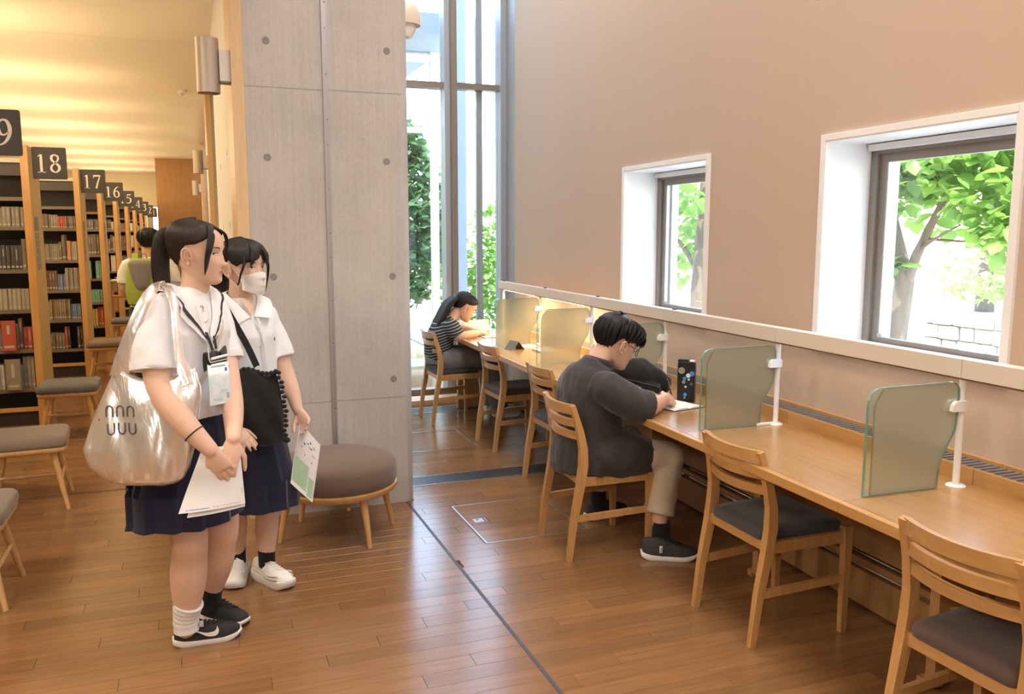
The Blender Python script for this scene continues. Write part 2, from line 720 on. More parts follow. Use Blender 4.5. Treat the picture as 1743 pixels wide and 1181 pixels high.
struct(wall_holes_x(WX0, WX1, -4, 7.2, -0.02, 5.5, [(a, b, WZ0, WZ1) for a, b in WINS]).build('wall_right', M_WALL), 'beige papered wall above the study desk', 'wall')
for i, (a, b) in enumerate(WINS):
    wroot = bpy.data.objects.new('window_%d' % (i + 1), None)
    COL.objects.link(wroot)
    struct(wroot, ['larger deep window with white reveal at the right edge of the picture', 'smaller deep window with white reveal in the beige wall beside the man'][i], 'window')
    t = 0.012
    rv = MB()
    rv.box(WX0 - 0.012, 2.90, b - t, b + 0.001, WZ0, WZ1)
    rv.box(WX0 - 0.012, 2.90, a - 0.001, a + t, WZ0, WZ1)
    rv.box(WX0 - 0.012, 2.90, a + t, b - t, WZ1 - t, WZ1 + 0.001)
    rv.box(WX0 - 0.012, 2.90, a + t, b - t, WZ0 - 0.001, WZ0 + t)
    rv.build('reveal_lining', M_WHITE, wroot)
    tr = MB()
    w, p = 0.022, 0.014
    tr.box(WX0 - p, WX0 + .004, b - .006, b + w, WZ0, WZ1 + w, .003)
    tr.box(WX0 - p, WX0 + .004, a - w, a + .006, WZ0, WZ1 + w, .003)
    tr.box(WX0 - p, WX0 + .004, a + .0062, b - .0062, WZ1 - .006, WZ1 + w, .002)
    tr.build('white_casing', M_WHITE, wroot)
    fx0, fx1 = 2.845, 2.905
    fr = MB()
    fr.box(fx0, fx1, b - t - .04, b - t, WZ0 + t, WZ1 - t)
    fr.box(fx0, fx1, a + t, a + t + .04, WZ0 + t, WZ1 - t)
    fr.box(fx0, fx1, a + t, b - t, WZ1 - t - .045, WZ1 - t)
    fr.box(fx0, fx1, a + t, b - t, WZ0 + t, WZ0 + t + .018)
    fr.build('outer_frame', M_FRAME, wroot)
    sx0, sx1 = 2.862, 2.892
    y0, y1, z0, z1 = a + t + .04, b - t - .04, WZ0 + t + .018, WZ1 - t - .045
    s = .038
    sf = MB()
    sf.box(sx0, sx1, y1 - s, y1, z0, z1).box(sx0, sx1, y0, y0 + s, z0, z1)
    sf.box(sx0, sx1, y0 + s, y1 - s, z1 - s, z1).box(sx0, sx1, y0 + s, y1 - s, z0, z0 + .022)
    sash = sf.build('sash', M_FRAME, wroot)
    MB().box(2.874, 2.880, y0 + s, y1 - s, z0 + .022, z1 - s).build('pane', M_GLASS, sash)
    gk = MB()
    gk.box(2.868, 2.884, y1 - s - .008, y1 - s, z0 + s, z1 - s)
    gk.build('glazing_bead', M_WHITE, sash)
    # roller blind head rail under the lintel
    MB().box(2.815, 2.842, a + t + .01, b - t - .01, WZ1 - t - .032, WZ1 - t - .004, .003).build('blind_rail', M_WHITE, wroot)
    hy = a + .30 if i == 0 else a + .16
    hd = MB()
    hd.box(2.80, 2.862, hy - .02, hy + .02, WZ0 + .065, WZ0 + .080, .003)
    hd.box(2.79, 2.806, hy - .055, hy + .055, WZ0 + .062, WZ0 + .088, .004)
    hd.build('window_latch', M_WHITE, wroot)
    # outside metal fin seen through the left of the pane
    MB().box(2.95, 3.0, b - t - .01, b - t + .03, WZ0 - .1, WZ1 + .1).build('outside_fin', M_STEEL, wroot)

# pier between the reading room and the stacks
def pier(name, y, label, deep=3.3, zt=5.5, full=True):
    root = bpy.data.objects.new(name, None)
    COL.objects.link(root)
    struct(root, label, 'pier')
    mb = MB()
    mb.prism([(0.29, y), (0.70, y), (0.70, y + .012), (0.715, y + .012), (0.715, y), (1.115, y), (1.155, y + 0.05), (1.155, y + deep), (0.238, y + deep), (0.238, y + .55), (0.29, y + .55)], -0.01, zt, 2)
    pr_ = mb.build('concrete_body', M_CONC, root)
    MB().box(.2335, .2378, y + .552, y + deep - .01, 0, zt).build('white_flank', plain('flank_white', (.80, .80, .80), .7, var=.05, scale=3), root)
    wd = MB().box(0.228, 0.2895, y - .004, y + .545, 0, zt if not full else zt, .002)
    wd.build('wood_edge_post', M_TRIMWOOD, root)
    if full:
        ch = MB()
        ch.box(0.688, 0.7, y - .012, y + .004, 0, zt).box(0.7, 0.716, y - .004, y + .012, 0, zt)
        ch.build('steel_channel', plain('galvanised_steel', (0.42, 0.42, 0.44), 0.4, 0.7), root)
        for k in range(14):
            z = 0.35 + k * 0.2 + (k % 3) * 0.035
            MB().cyl((0, 0), 0.004, 0, 0.003, 8).xform(Matrix.Translation((0.706, y - .004, z)) @ Matrix.Rotation(PI / 2, 4, 'X')).build('rivet', M_CONCD, root)
        for (x, z) in ((0.405, 2.534), (1.036, 2.527), (0.392, 1.945), (1.024, 1.941), (1.045, 1.312), (0.40, 1.32), (1.04, .73), (0.40, 0.73), (.405, 3.12), (1.03, 3.12)):
            c = MB()
            c.lathe((0, 0, 0), [(0.019, 0.0005), (0.0165, 0.001), (0.015, -0.004), (0.006, -0.006)], 14)
            c.xform(Matrix.Translation((x, y - .001, z)) @ Matrix.Rotation(PI / 2, 4, 'X')).build('tie_hole', M_CONCD, root)
        for z in (2.30, .62):
            j = MB().box(0.292, 0.687, y - .0008, y + .002, z, z + .004).box(.718, 1.113, y - .0008, y + .002, z + .002, z + .006)
            j.build('pour_joint', plain('pour_joint', (0.30, 0.28, 0.26), .9), root)
    for (yy, z) in ((y + 1.0, 2.05), (y + 1.0, 1.6), (y + 1.15, 1.25), (y + 2.2, 2.05), (y + 2.2, 1.6)):
        c = MB()
        c.cyl((0, 0), 0.018, -.001, 0.001, 12)
        c.xform(Matrix.Translation((0.2332, yy, z)) @ Matrix.Rotation(PI / 2, 4, 'Y')).build('tie_hole', M_CONCD, root)
    return root


PIERS = [4.684, 10.98, 17.28, 23.58]
PLAB = ['broad grey concrete pier with steel channel in the middle of the room', 'second concrete pier behind the broad one, next to the stacks',
        'third concrete pier further down the stacks', 'last concrete pier at the far end of the stacks']
for i, y in enumerate(PIERS):
    pier('pier_%d' % (i + 1), y, PLAB[i], 3.32 if i == 0 else 1.2, 5.5 if i == 0 else 3.3, i == 0)
# band of wall over the openings between the piers, closing the low ceiling off from the tall room
struct(MB().box(0.26, 0.44, -4, 4.68, 3.24, 5.5).box(0.26, 0.44, 8.0, 27, 3.2, 3.4).build('wall_band', M_WALL), 'wall band above the openings', 'wall')
# added wall, blocks sky light through the bays between the further piers
struct(MB().box(0.62, 0.75, 8.0, 27, 0, 3.3).build('wall_light_block', M_YELW), 'unseen cream wall added behind the further piers to stop sky light', 'wall')
# ceilings
struct(MB().box(-9, 0.262, -4, 8.44, 3.25, 3.35).box(-9, 0.262, 8.455, 27.2, 3.25, 3.35).box(-9, .262, 8.44, 8.455, 3.262, 3.3).build('ceiling', M_CEIL), 'low cream ceiling over the book stacks', 'ceiling')
struct(MB().box(0.26, 3.0, -4, 7.8, 5.5, 5.6).build('ceiling_tall', M_UPCEIL), 'tall ceiling over the reading room', 'ceiling')
# outer walls of the stacks
struct(MB().box(-9.1, -9, -4, 27.2, 0, 3.3).build('wall_left', M_YELW), 'cream wall behind the stacks', 'wall')
struct(MB().box(-9, 3, -4.1, -4, 0, 5.6).build('wall_rear', M_YELW), 'rear wall of the library', 'wall')
wb = MB().box(-9, -1.05, 27, 27.1, 0, 3.25).box(-1.05, -0.3, 27, 27.1, 2.35, 3.25).box(-1.05, -0.3, 27, 27.1, 0, .4)
struct(wb.build('wall_back', M_YELW), 'cream end wall beyond the last shelf', 'wall')
struct(MB().box(-0.70, 1.2, 21.3, 27.3, 0, 3.25).build('wall_brown', M_BROWNW), 'brown wooden wall block at the end of the aisle', 'wall')
w3 = bpy.data.objects.new('window_3', None)
COL.objects.link(w3)
struct(w3, 'small bright window at the far end of the stacks', 'window')
MB().box(-1.05, -0.70, 27.04, 27.05, .4, 2.35).build('pane', M_GLASS, w3)
MB().box(-1.05, -1.02, 27.0, 27.09, .4, 2.35).box(-1.02, -.7, 27.0, 27.09, 2.31, 2.35).build('window_frame', M_FRAME, w3)

# tall glazing at the end of the reading room
GY = 7.70
gw = bpy.data.objects.new('window_4', None)
COL.objects.link(gw)
struct(gw, 'tall glass front with steel mullions beside the concrete pier', 'window')
MB().box(1.16, 2.95, GY - .35, GY - .12, 0.0, .045, .004).build('wood_sill', M_TRIMWOOD, gw)
for z0, z1 in ((0, .09), (5.4, 5.5)):
    MB().box(1.16, 2.95, GY - .05, GY + .06, z0, z1).build('frame_rail', M_FRAME, gw)
MB().box(2.205, 2.255, GY - .10, GY + .05, .09, 5.4).build('mullion', M_STEEL, gw)
MB().box(2.256, 2.305, GY - .16, GY + .05, .09, 5.4).build('mullion', M_FRAME, gw)
MB().box(1.16, 2.205, GY - .06, GY + .05, 2.855, 2.91).build('transom', M_FRAME, gw)
MB().box(2.305, 2.75, GY - .06, GY + .05, 2.86, 2.915).build('transom', M_FRAME, gw)
MB().box(2.545, 2.605, GY + .02, GY + .06, .09, 5.4).build('steel_fin', M_STEEL, gw)
MB().box(2.745, 2.80, GY - .10, GY + .06, .09, 5.4).build('jamb', M_STEEL, gw)
MB().box(2.80, 2.95, 7.22, GY + .10, 0, 5.5).build('jamb_panel', plain('grey_jamb_panel', (.36, .35, .36), .45, .2), gw)
for x0, x1 in ((1.16, 2.205), (2.305, 2.535), (2.535, 2.745)):
    for z0, z1 in ((.09, 2.855), (2.915, 5.4)):
        MB().box(x0, x1, GY - .004, GY + .004, z0, z1).build('pane', M_GLASS, gw)

# ------------------------------------------------------------------ outside
M_GROUND = plain('pale_paving', (0.62, 0.60, 0.55), 0.9, var=0.12, scale=9, bmp=.3, bscale=60)
M_GRAVEL = plain('gravel', (0.40, 0.40, 0.39), 0.95, var=0.5, scale=38, bmp=1.0, bscale=40)
struct(MB().box(-40, 70, -20, 90, -.35, -.13).build('ground', M_GROUND), 'pale sunlit paving outside the windows', 'ground')
struct(MB().box(.3, 5, 7.8, 10.4, -.13, -.02).build('gravel_bed', M_GRAVEL), 'grey gravel bed outside the glass front', 'gravel')
M_EXT = plain('outside_render', (0.40, 0.48, 0.60), 0.8, var=.05)
struct(MB().box(2.535, 2.655, 8.38, 8.44, -.1, 5.5).build('outside_column', M_EXT), 'pale column outside the glass front', 'column')
ex = MB().box(2.585, 2.665, 9.46, 9.54, -.1, 5.5)
ex.box(.3, 2.665, 9.47, 9.53, 3.44, 3.52).box(.3, 2.665, 9.47, 9.53, 2.67, 2.73).box(.3, 2.665, 9.47, 9.53, .02, .10)
struct(ex.build('outside_frame', M_WHITE), 'white metal frame of the outer porch', 'frame')
struct(MB().box(-.5, 2.7, 8.6, 12.5, 3.55, 3.75).build('outside_canopy', M_EXT), 'pale canopy above the outer porch', 'canopy')

# ------------------------------------------------------------------ study desk along the right wall
M_DESK = wood('desk_top_veneer', (0.45, 0.25, 0.095), (0.37, 0.195, 0.07), 0.24, 1, 3, 0.5, 0.0)
M_DESKE = wood('desk_solid_edge', (0.56, 0.31, 0.105), (0.46, 0.24, 0.075), 0.35, 1, 4, 0.3, 0.03)
M_PANEL = wood('desk_panel_veneer', (0.45, 0.25, 0.10), (0.37, 0.195, 0.075), 0.4, 2, 3, 0.2, 0.05)
M_OAK = wood('chair_oak', (0.55, 0.305, 0.112), (0.43, 0.22, 0.075), 0.36, 2, 5, 0.25, 0.08)
M_OAKX = wood('chair_oak_slat', (0.55, 0.305, 0.112), (0.43, 0.22, 0.075), 0.34, 1, 5, 0.3, 0.08)
M_CHROME = plain('chrome_bar', (0.60, 0.60, 0.60), 0.2, 1.0, var=.02)
M_WPOST = plain('white_lacquer', (0.88, 0.87, 0.85), 0.3, var=.01, coat=.3)

DZ = 0.70
DX0, DX1 = 1.905, 2.464
SEAMS = [-0.9, 0.08, 1.06, 2.06, 3.06, 4.06, 5.05, 6.0, 7.15]
desk = thing('study_desk', 'long oak study desk fixed along the beige wall under the windows', 'desk', (2.2, 3.1, 0))
DO = Vector((2.2, 3.1, 0))


def dk(mb, name, mat, parent=None, **k):
    mb.xform(Matrix.Translation(-DO))
    return mb.build(name, mat, parent or desk, **k)


for a, b in zip(SEAMS, SEAMS[1:]):
    e = 0.0008
    p = dk(MB().box(DX0 + .028, DX1, a + e, b - e, DZ - .03, DZ), 'tabletop', M_DESK)
    dk(MB().box(DX0, DX0 + .0275, a + e, b - e, DZ - .036, DZ, .003), 'solid_edge', M_DESKE, p)
    dk(MB().box(DX1, DX1 + .018, a + e, b - e, DZ - .03, DZ + .055, .002), 'upstand', M_DESKE)
    g = dk(MB().box(DX1 + .018, 2.592, a + e, b - e, DZ + .03, DZ + .044), 'cable_grille', plain('grey_grille', (.13, .12, .115), .55, .2, var=.1, scale=200, bmp=.5, bscale=900))
    sl = MB()
    nn = 36
    for i in range(nn):
        y = a + (i + .5) * (b - a) / nn
        sl.box(DX1 + .02, 2.59, y - .009, y + .009, DZ + .044, DZ + .05)
    tag(dk(sl, 'grille_slats', plain('grey_grille_slat', (.20, .185, .175), .5, .2), g), kind='stuff')
    dk(MB().box(2.592, 2.608, a + e, b - e, DZ + .0, DZ + .062, .002), 'back_trim', M_DESKE)
    # panelling below, with two chromed heating slots
    dk(MB().box(2.545, 2.604, a + e, b - e, .242, DZ - .03), 'desk_panel', M_PANEL)
    dk(MB().box(2.545, 2.604, a + e, b - e, .184, .210), 'slot_panel', M_PANEL)
    dk(MB().box(2.545, 2.604, a + e, b - e, 0.012, .158), 'desk_panel', M_PANEL)
    dk(MB().box(2.57, 2.604, a + e, b - e, .15, .25), 'slot_back', plain('slot_dark', (.02, .02, .02), .8))
    for z in (.170, .224):
        c = MB().tube([(2.562, a + .03, z), (2.562, b - .03, z)], .007, 8)
        dk(c, 'heating_bar', M_CHROME, smooth=True)
for y in SEAMS[1:]:
    s = MB().box(2.21, 2.545, y - .052, y - .012, 0.02, DZ - .03, .002)
    if y < 7:
        s = MB().prism([(2.30, 0.02), (2.34, .02), (2.34, .30), (2.545, .30), (2.545, .60), (2.08, .655), (2.08, DZ - .03), (2.0, DZ - .03), (2.0, .65), (2.30, .58)], y - .052, y - .012, 1)
        dk(s, 'support_frame', M_PANEL)
        for z in (.12, .52):
            dk(MB().cyl((0, 0), .009, 0, .004, 10).xform(Matrix.Translation((2.32, y - .052, z)) @ Matrix.Rotation(PI / 2, 4, 'X')), 'bolt', M_CHROME)
    else:
        dk(MB().box(2.04, 2.28, y - .05, y, 0.0, DZ - .03, .002), 'end_panel', M_PANEL)
        dk(MB().box(2.32, 2.545, y - .05, y, 0.0, .22, .002), 'end_panel', M_PANEL)
    if y < 7:
        dk(MB().box(2.30, 2.38, y - .012, y + .024, 0, .03), 'foot', M_PANEL)

# light rail on white posts above the desk
RX0, RX1, RZ0, RZ1 = 2.378, 2.428, 1.068, 1.138
rail = thing('desk_light_rail', 'long cream light rail on white posts above the study desk', 'light rail', (2.4, 3.1, DZ))
RO = Vector((2.4, 3.1, DZ))
M_RAIL = plain('rail_cream', (0.72, 0.63, 0.54), 0.45, var=.015)
M_LED = emis('lit_lamp_strip', (1.0, 0.82, 0.50), 6.0)
M_LEDOFF = plain('unlit_lamp_strip', (.75, .73, .70), .4)


def rl(mb, name, mat, parent=None, **k):
    mb.xform(Matrix.Translation(-RO))
    return mb.build(name, mat, parent or rail, **k)


RJ = [-0.9, 0.08, 1.06, 2.06, 3.06, 4.06, 5.05, 6.0, 6.98]
for i, (a, b) in enumerate(zip(RJ, RJ[1:])):
    e = .0012
    s = rl(MB().box(RX0, RX1, a + e, b - e, RZ0 + .006, RZ1, .002), 'rail_segment', M_RAIL)
    rl(MB().box(RX0 + .006, RX1 - .002, a + e, b - e, RZ0, RZ0 + .006), 'rail_shade_line', plain('rail_shade_brown', (.20, .10, .06), .6), s)  # dark brown strip stands in for the shadow line under the rail
    rl(MB().box(RX0 + .016, RX1 - .008, a + .12, b - .12, RZ0 - .004, RZ0), 'lamp_strip', M_LED if i >= 6 else M_LEDOFF, s)
    if i in (4, 5, 6, 7):
        rl(MB().box(RX0 + .02, RX0 + .035, b - .09, b - .065, RZ1, RZ1 + .007), 'switch_button', plain('black_plastic', (.02, .02, .02), .4), s)
for i in (6, 7):
    lamp('desk_lamp_light', 'AREA', (2.403, (RJ[i] + RJ[i + 1]) / 2, RZ0 - .012), 5.5, (1.0, .78, .42), .03, .6)
POSTS = [2.072, 3.062, 4.066, 5.055, 6.005]
for y in [0.08, 1.07] + POSTS + [6.90]:
    p = rl(MB().cyl((2.402, y), .0115, DZ + .004, RZ0 + .003, 16), 'post', M_WPOST, smooth=True)
    rl(MB().lathe((2.402, y, DZ), [(.032, .0), (.032, .003), (.026, .007), (.012, .008)], 20), 'post_base', M_WPOST, p, smooth=True)

# frosted glass partitions, clear along the front edge
M_GEDGE = plain('glass_green_edge', (0.16, 0.34, 0.29), 0.15, var=.05, spec=.7)
m, nt, bs = _nodes('frosted_glass')
bs.inputs['Base Color'].default_value = (0.46, 0.46, 0.37, 1)
bs.inputs['Roughness'].default_value = 0.42
tr_ = nt.nodes.new('ShaderNodeBsdfTranslucent')
tr_.inputs[0].default_value = (.58, .57, .46, 1)
tp = nt.nodes.new('ShaderNodeBsdfRefraction')
tp.inputs['IOR'].default_value = 1.08
tp.inputs['Roughness'].default_value = .38
tp.inputs[0].default_value = (.80, .80, .70, 1)
mx1 = nt.nodes.new('ShaderNodeMixShader')
mx1.inputs[0].default_value = .55
mx2 = nt.nodes.new('ShaderNodeMixShader')
mx2.inputs[0].default_value = .62
nt.links.new(bs.outputs[0], mx1.inputs[1])
nt.links.new(tr_.outputs[0], mx1.inputs[2])
nt.links.new(mx1.outputs[0], mx2.inputs[1])
nt.links.new(tp.outputs[0], mx2.inputs[2])
nt.links.new(mx2.outputs[0], nt.nodes['Material Output'].inputs[0])
M_FROST = m
M_CLEARP = clear_glass('partition_clear_glass', (0.86, 0.94, 0.90))
outline = roundpoly([(2.01, .703), (2.316, .703), (2.322, .80), (2.382, .895), (2.389, 1.062), (2.013, 1.058)], [0, 0, .02, .02, .045, .055], 6)
inner = roundpoly([(2.040, .7035), (2.3155, .7035), (2.3215, .80), (2.3815, .895), (2.3885, 1.0615), (2.075, 1.0585), (2.040, 1.0)], [0, 0, .02, .02, .045, .02, .02], 6)
GLAB = ['frosted glass partition nearest the camera, at the right end of the desk', 'frosted glass partition between the man and the empty chair',
        'frosted glass partition just beyond the seated man, behind his head', 'frosted glass partition lit warm, second from the far end of the desk', 'brightest frosted glass partition, at the far girl\'s seat']
for i, y in enumerate(POSTS):
    t = thing('glass_partition', GLAB[i], 'partition', (2.2, y, DZ), 0, 'glass partitions along the study desk')
    T = Matrix.Translation((-2.2, 0, -DZ))
    MB().prism(inner, -.0046, .0046, 1).xform(T).build('frosted_pane', M_FROST, t)
    st = [(2.0115, .7035)] + [(2.0395, .7035), (2.0395, 1.0), (2.0745, 1.058)] + [p for p in outline if p[0] < 2.08 and p[1] > .9 and not (p[0] > 2.07 and p[1] > 1.0578)]
    MB().prism(st, -.004, .004, 1).xform(T).build('clear_margin', M_CLEARP, t)
    ed = MB()
    n = len(outline)
    for k in range(n):
        a, b = outline[k], outline[(k + 1) % n]
        d = Vector(b) - Vector(a)
        if d.length < 1e-6:
            continue
        q = Vector((-d.y, d.x)).normalized() * .0012
        ed.add([(a[0] - q.x * .2, yy, a[1] - q.y * .2) for yy in (-.0052, .0052)] + [(b[0] - q.x * .2, yy, b[1] - q.y * .2) for yy in (-.0052, .0052)]
               + [(a[0] + q.x, yy, a[1] + q.y) for yy in (-.0052, .0052)] + [(b[0] + q.x, yy, b[1] + q.y) for yy in (-.0052, .0052)],
               [(0, 1, 3, 2), (4, 6, 7, 5), (0, 2, 6, 4), (1, 5, 7, 3), (0, 4, 5, 1), (2, 3, 7, 6)])
    ed.xform(T).build('polished_edge', M_GEDGE, t)
    cp = MB()
    cp.prism(roundpoly([(2.345, .962), (2.41, .962), (2.41, .997), (2.362, .997), (2.35, .985)], .004, 3), -.02, .02, 1)
    cp.xform(T).build('glass_clamp', M_WPOST, t)
    if i in (1, 3):
        b = MB().box(2.30, 2.42, -.008, .008, .701, .712, .002)
        b.xform(T).build('base_clamp', M_WPOST, t)

# the wall and everything fixed along it stand one and a half degrees off the axis of the room
ROT = Matrix.Translation((2.61, 2.5, 0)) @ Matrix.Rotation(R(-1.5), 4, 'Z') @ Matrix.Translation((-2.61, -2.5, 0))
for o in list(COL.objects):
    if o.parent is None and o.name.split('.')[0] in ('wall_right', 'window_1', 'window_2', 'study_desk', 'desk_light_rail', 'glass_partition', 'desk_lamp_light'):
        o.matrix_basis = ROT @ o.matrix_basis

# ------------------------------------------------------------------ oak chairs
def make_chair():
    r = thing('dining_chair', 'x', 'chair')
    for s in (-1, 1):
        pts = [(-.212, s * .190, 0), (-.188, s * .190, .20), (-.158, s * .190, .36), (-.143, s * .189, .46), (-.143, s * .187, .54), (-.160, s * .183, .63), (-.196, s * .178, .752)]
        MB().bar(pts, [.024, .028, .032, .032, .030, .028, .026], [.026, .032, .038, .042, .038, .032, .022], (1, 0, 0)).build('leg', M_OAK, r)
        MB().bar([(.202, s * .203, 0), (.202, s * .205, .30), (.200, s * .205, .432)], [.024, .031, .034], [.024, .031, .036], (1, 0, 0)).build('leg', M_OAK, r)
        MB().bar([(-.183, s * .192, .205), (.20, s * .203, .222)], .018, .030).build('stretcher', M_OAK, r)
        MB().bar([(-.155, s * .186, .382), (.20, s * .198, .388)], .02, .045).build('seat_rail', M_OAK, r)
    MB().bar([(.196, -.2, .388), (.196, .2, .388)], .022, .045).build('seat_rail', M_OAKX, r)
    MB().bar([(-.15, -.185, .385), (-.15, .185, .385)], .02, .04).build('seat_rail', M_OAKX, r)
    for zc, h, x0, dip in ((.732, .046, -.190, .034), (.664, .036, -.171, .036), (.602, .034, -.156, .036)):
        pts = []
        for k in range(11):
            u = -1 + 2 * k / 10
            pts.append((x0 - dip * (1 - u * u), u * .176, zc - .004 * (1 - u * u)))
        MB().bar(pts, .018, h).build('back_slat', M_OAKX, r)
    # upholstered seat, dished and rounded, corners cut around the front legs
    rings = []
    out = roundpoly([(-.168, -.168), (.176, -.190), (.208, -.176), (.208, .176), (.176, .190), (-.168, .168)], [.03, .012, .02, .02, .012, .03], 4)
    for sc, z in ((.95, .398), (.99, .405), (1.0, .420), (.985, .436), (.93, .446), (.70, .449), (.35, .446)):
        rings.append([(.02 + (x - .02) * sc, y * sc, z - .006 * (abs(x) < .12) * (sc < .8)) for x, y in out])
    return r, rings


CH, CH_R = make_chair()
M_SEATS = {'charcoal': cloth('seat_charcoal', (.055, .052, .055)), 'plum': cloth('seat_plum_brown', (.105, .066, .056)), 'brown': cloth('seat_brown', (.15, .095, .068)), 'umber': cloth('seat_dark_umber', (.085, .055, .045))}
CHAIRS = [
    (2.055, 1.60, R(2), 'plum', 'oak chair with a plum brown seat, nearest the camera at the right edge'),
    (2.117, 2.695, R(0), 'charcoal', 'empty oak chair with a charcoal seat between the man and the nearest chair'),
    (1.832, 3.705, R(-2), 'brown', 'oak chair the man in the dark shirt sits on'),
    (2.135, 4.70, R(0), 'charcoal', 'oak chair with a charcoal seat just behind the man, pushed under the desk'),
    (2.165, 5.75, R(1), 'umber', 'empty oak chair with a brown seat next to the far girl'),
    (1.985, 6.750, R(1), 'charcoal', 'oak chair the far girl in the striped shirt sits on'),
]
for i, (x, y, rz, seat, lab) in enumerate(CHAIRS):
    c = CH if i == 0 else copy_tree(CH)
    for ch in list(c.children):
        if ch.name.startswith('cushion'):
            bpy.data.objects.remove(ch)
    c.location = (x, y, 0)
    c.rotation_euler = (0, 0, rz)
    tag(c, lab, 'chair', 'oak chairs at the study desk')
for i, (x, y, rz, seat, lab) in enumerate(CHAIRS):
    c = [o for o in COL.objects if o.get('label') == lab][0]
    MB().loft(CH_R).build('cushion', M_SEATS[seat], c, smooth=True, angle=60)

# ------------------------------------------------------------------ low stools by the stacks
M_OAKY = wood('stool_oak', (0.66, 0.40, 0.16), (0.55, 0.30, 0.11), 0.4, 2, 5, 0.2, 0.05)


def make_stool():
    r = thing('stool', 'x', 'stool')
    for sx in (-1, 1):
        for sy in (-1, 1):
            MB().tube([(sx * .195, sy * .195, 0), (sx * .165, sy * .165, .15), (sx * .13, sy * .13, .335)], [.0115, .0155, .019], 10).build('leg', M_OAKY, r, smooth=True)
    for sx in (-1, 1):
        MB().tube([(sx * .163, -.163, .165), (sx * .163, 0, .165), (sx * .163, .163, .165)], [.009, .012, .009], 8).build('stretcher', M_OAKY, r, smooth=True)
    MB().tube([(-.163, 0, .165), (0, 0, .165), (.163, 0, .165)], [.009, .012, .009], 8).build('stretcher', M_OAKY, r, smooth=True)
    out = roundpoly([(-.205, -.205), (.205, -.205), (.205, .205), (-.205, .205)], .05, 5)
    MB().loft([[(x * s, y * s, z) for x, y in out] for s, z in ((.93, .33), (.98, .338), (1.0, .355), (.99, .362))]).build('seat_frame', M_OAKY, r, smooth=True)
    return r


ST = make_stool()
out = roundpoly([(-.207, -.207), (.207, -.207), (.207, .207), (-.207, .207)], .06, 5)
CUSH = [[(x * s, y * s, z) for x, y in out] for s, z in ((.96, .360), (1.0, .366), (1.012, .385), (1.0, .405), (.95, .418), (.75, .426), (.4, .430))]
M_ST = {'taupe': cloth('stool_taupe', (.235, .18, .135)), 'grey': cloth('stool_grey', (.135, .13, .135)), 'tan': cloth('stool_tan', (.20, .145, .105))}
STOOLS = [(-.93, 5.40, R(4), 'taupe', 'low stool with a taupe cushion nearest the camera beside the stacks'),
          (-.93, 7.20, R(0), 'grey', 'low stool with a grey cushion at the end of the shelf marked 18'),
          (-.87, 9.90, R(0), 'tan', 'low stool with a brown cushion at the end of the shelf marked 17'),
          (-.84, 12.4, R(0), 'grey', 'low stool with a dark cushion at the end of the shelf marked 16'),
          (-.985, 4.045, R(0), 'taupe', 'low stool cut off by the left edge, only one leg showing')]
for i, (x, y, rz, k, lab) in enumerate(STOOLS):
    c = ST if i == 0 else copy_tree(ST)
    c.location = (x, y, 0)
    c.rotation_euler = (0, 0, rz)
    tag(c, lab, 'stool', 'low stools beside the stacks')
for x, y, rz, k, lab in STOOLS:
    c = [o for o in COL.objects if o.get('label') == lab][0]
    MB().loft(CUSH).build('cushion', M_ST[k], c, smooth=True, angle=70)

# ------------------------------------------------------------------ round ottoman in front of the pier
ot = thing('ottoman', 'round brown ottoman on splayed oak legs in front of the concrete pier', 'ottoman', (.645, 4.30, 0))
for a in (-68, 8, 122, 188):
    q = R(a)
    u = Vector((math.cos(q), math.sin(q), 0))
    MB().tube([u * .30, u * .275 + Vector((0, 0, .13)), u * .24 + Vector((0, 0, .265))], [.0125, .017, .0225], 12).build('leg', M_OAKY, ot, smooth=True)
MB().lathe((0, 0, 0), [(.27, .243), (.300, .247), (.311, .262), (.311, .276), (.300, .282), (.27, .283)], 48).build('seat_ring', M_OAKX, ot, smooth=True)
MB().tube([(-.24, -.03, .20), (0, -.02, .2), (.22, .03, .2)], .010, 8).tube([(.02, -.24, .20), (0, 0, .2), (-.10, .22, .2)], .010, 8).build('cross_brace', M_OAKY, ot, smooth=True)
MB().lathe((0, 0, 0), [(.295, .280), (.306, .29), (.312, .33), (.309, .372), (.297, .394), (.27, .407), (.20, .416), (.10, .420), (.02, .421)], 56).build('cushion', cloth('ottoman_brown', (.165, .112, .080)), ot, smooth=True)

# ------------------------------------------------------------------ bookshelves with numbered signs
RND = random.Random(7)
M_ENDP = wood('shelf_end_panel', (0.56, 0.41, 0.18), (0.50, 0.35, 0.145), 0.45, 2, 3, 0.1, 0.02)
M_EDGEP = wood('shelf_front_edge', (0.68, 0.38, 0.13), (0.58, 0.30, 0.10), 0.4, 2, 4, 0.15, 0.03)
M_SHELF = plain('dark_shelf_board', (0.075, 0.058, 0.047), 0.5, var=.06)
M_SIGN = plain('sign_charcoal', (0.058, 0.050, 0.048), 0.5, var=.04)
M_DIGIT = plain('sign_digit_white', (0.86, 0.82, 0.74), 0.5, var=.01)
M_CARDG = plain('card_slate', (0.22, 0.23, 0.26), 0.6)
M_CARDB = plain('card_blue', (0.27, 0.30, 0.36), 0.6, var=.15, scale=60)
M_STRIP = emis('shelf_lamp_glow', (1.0, .86, .6), 2.2)


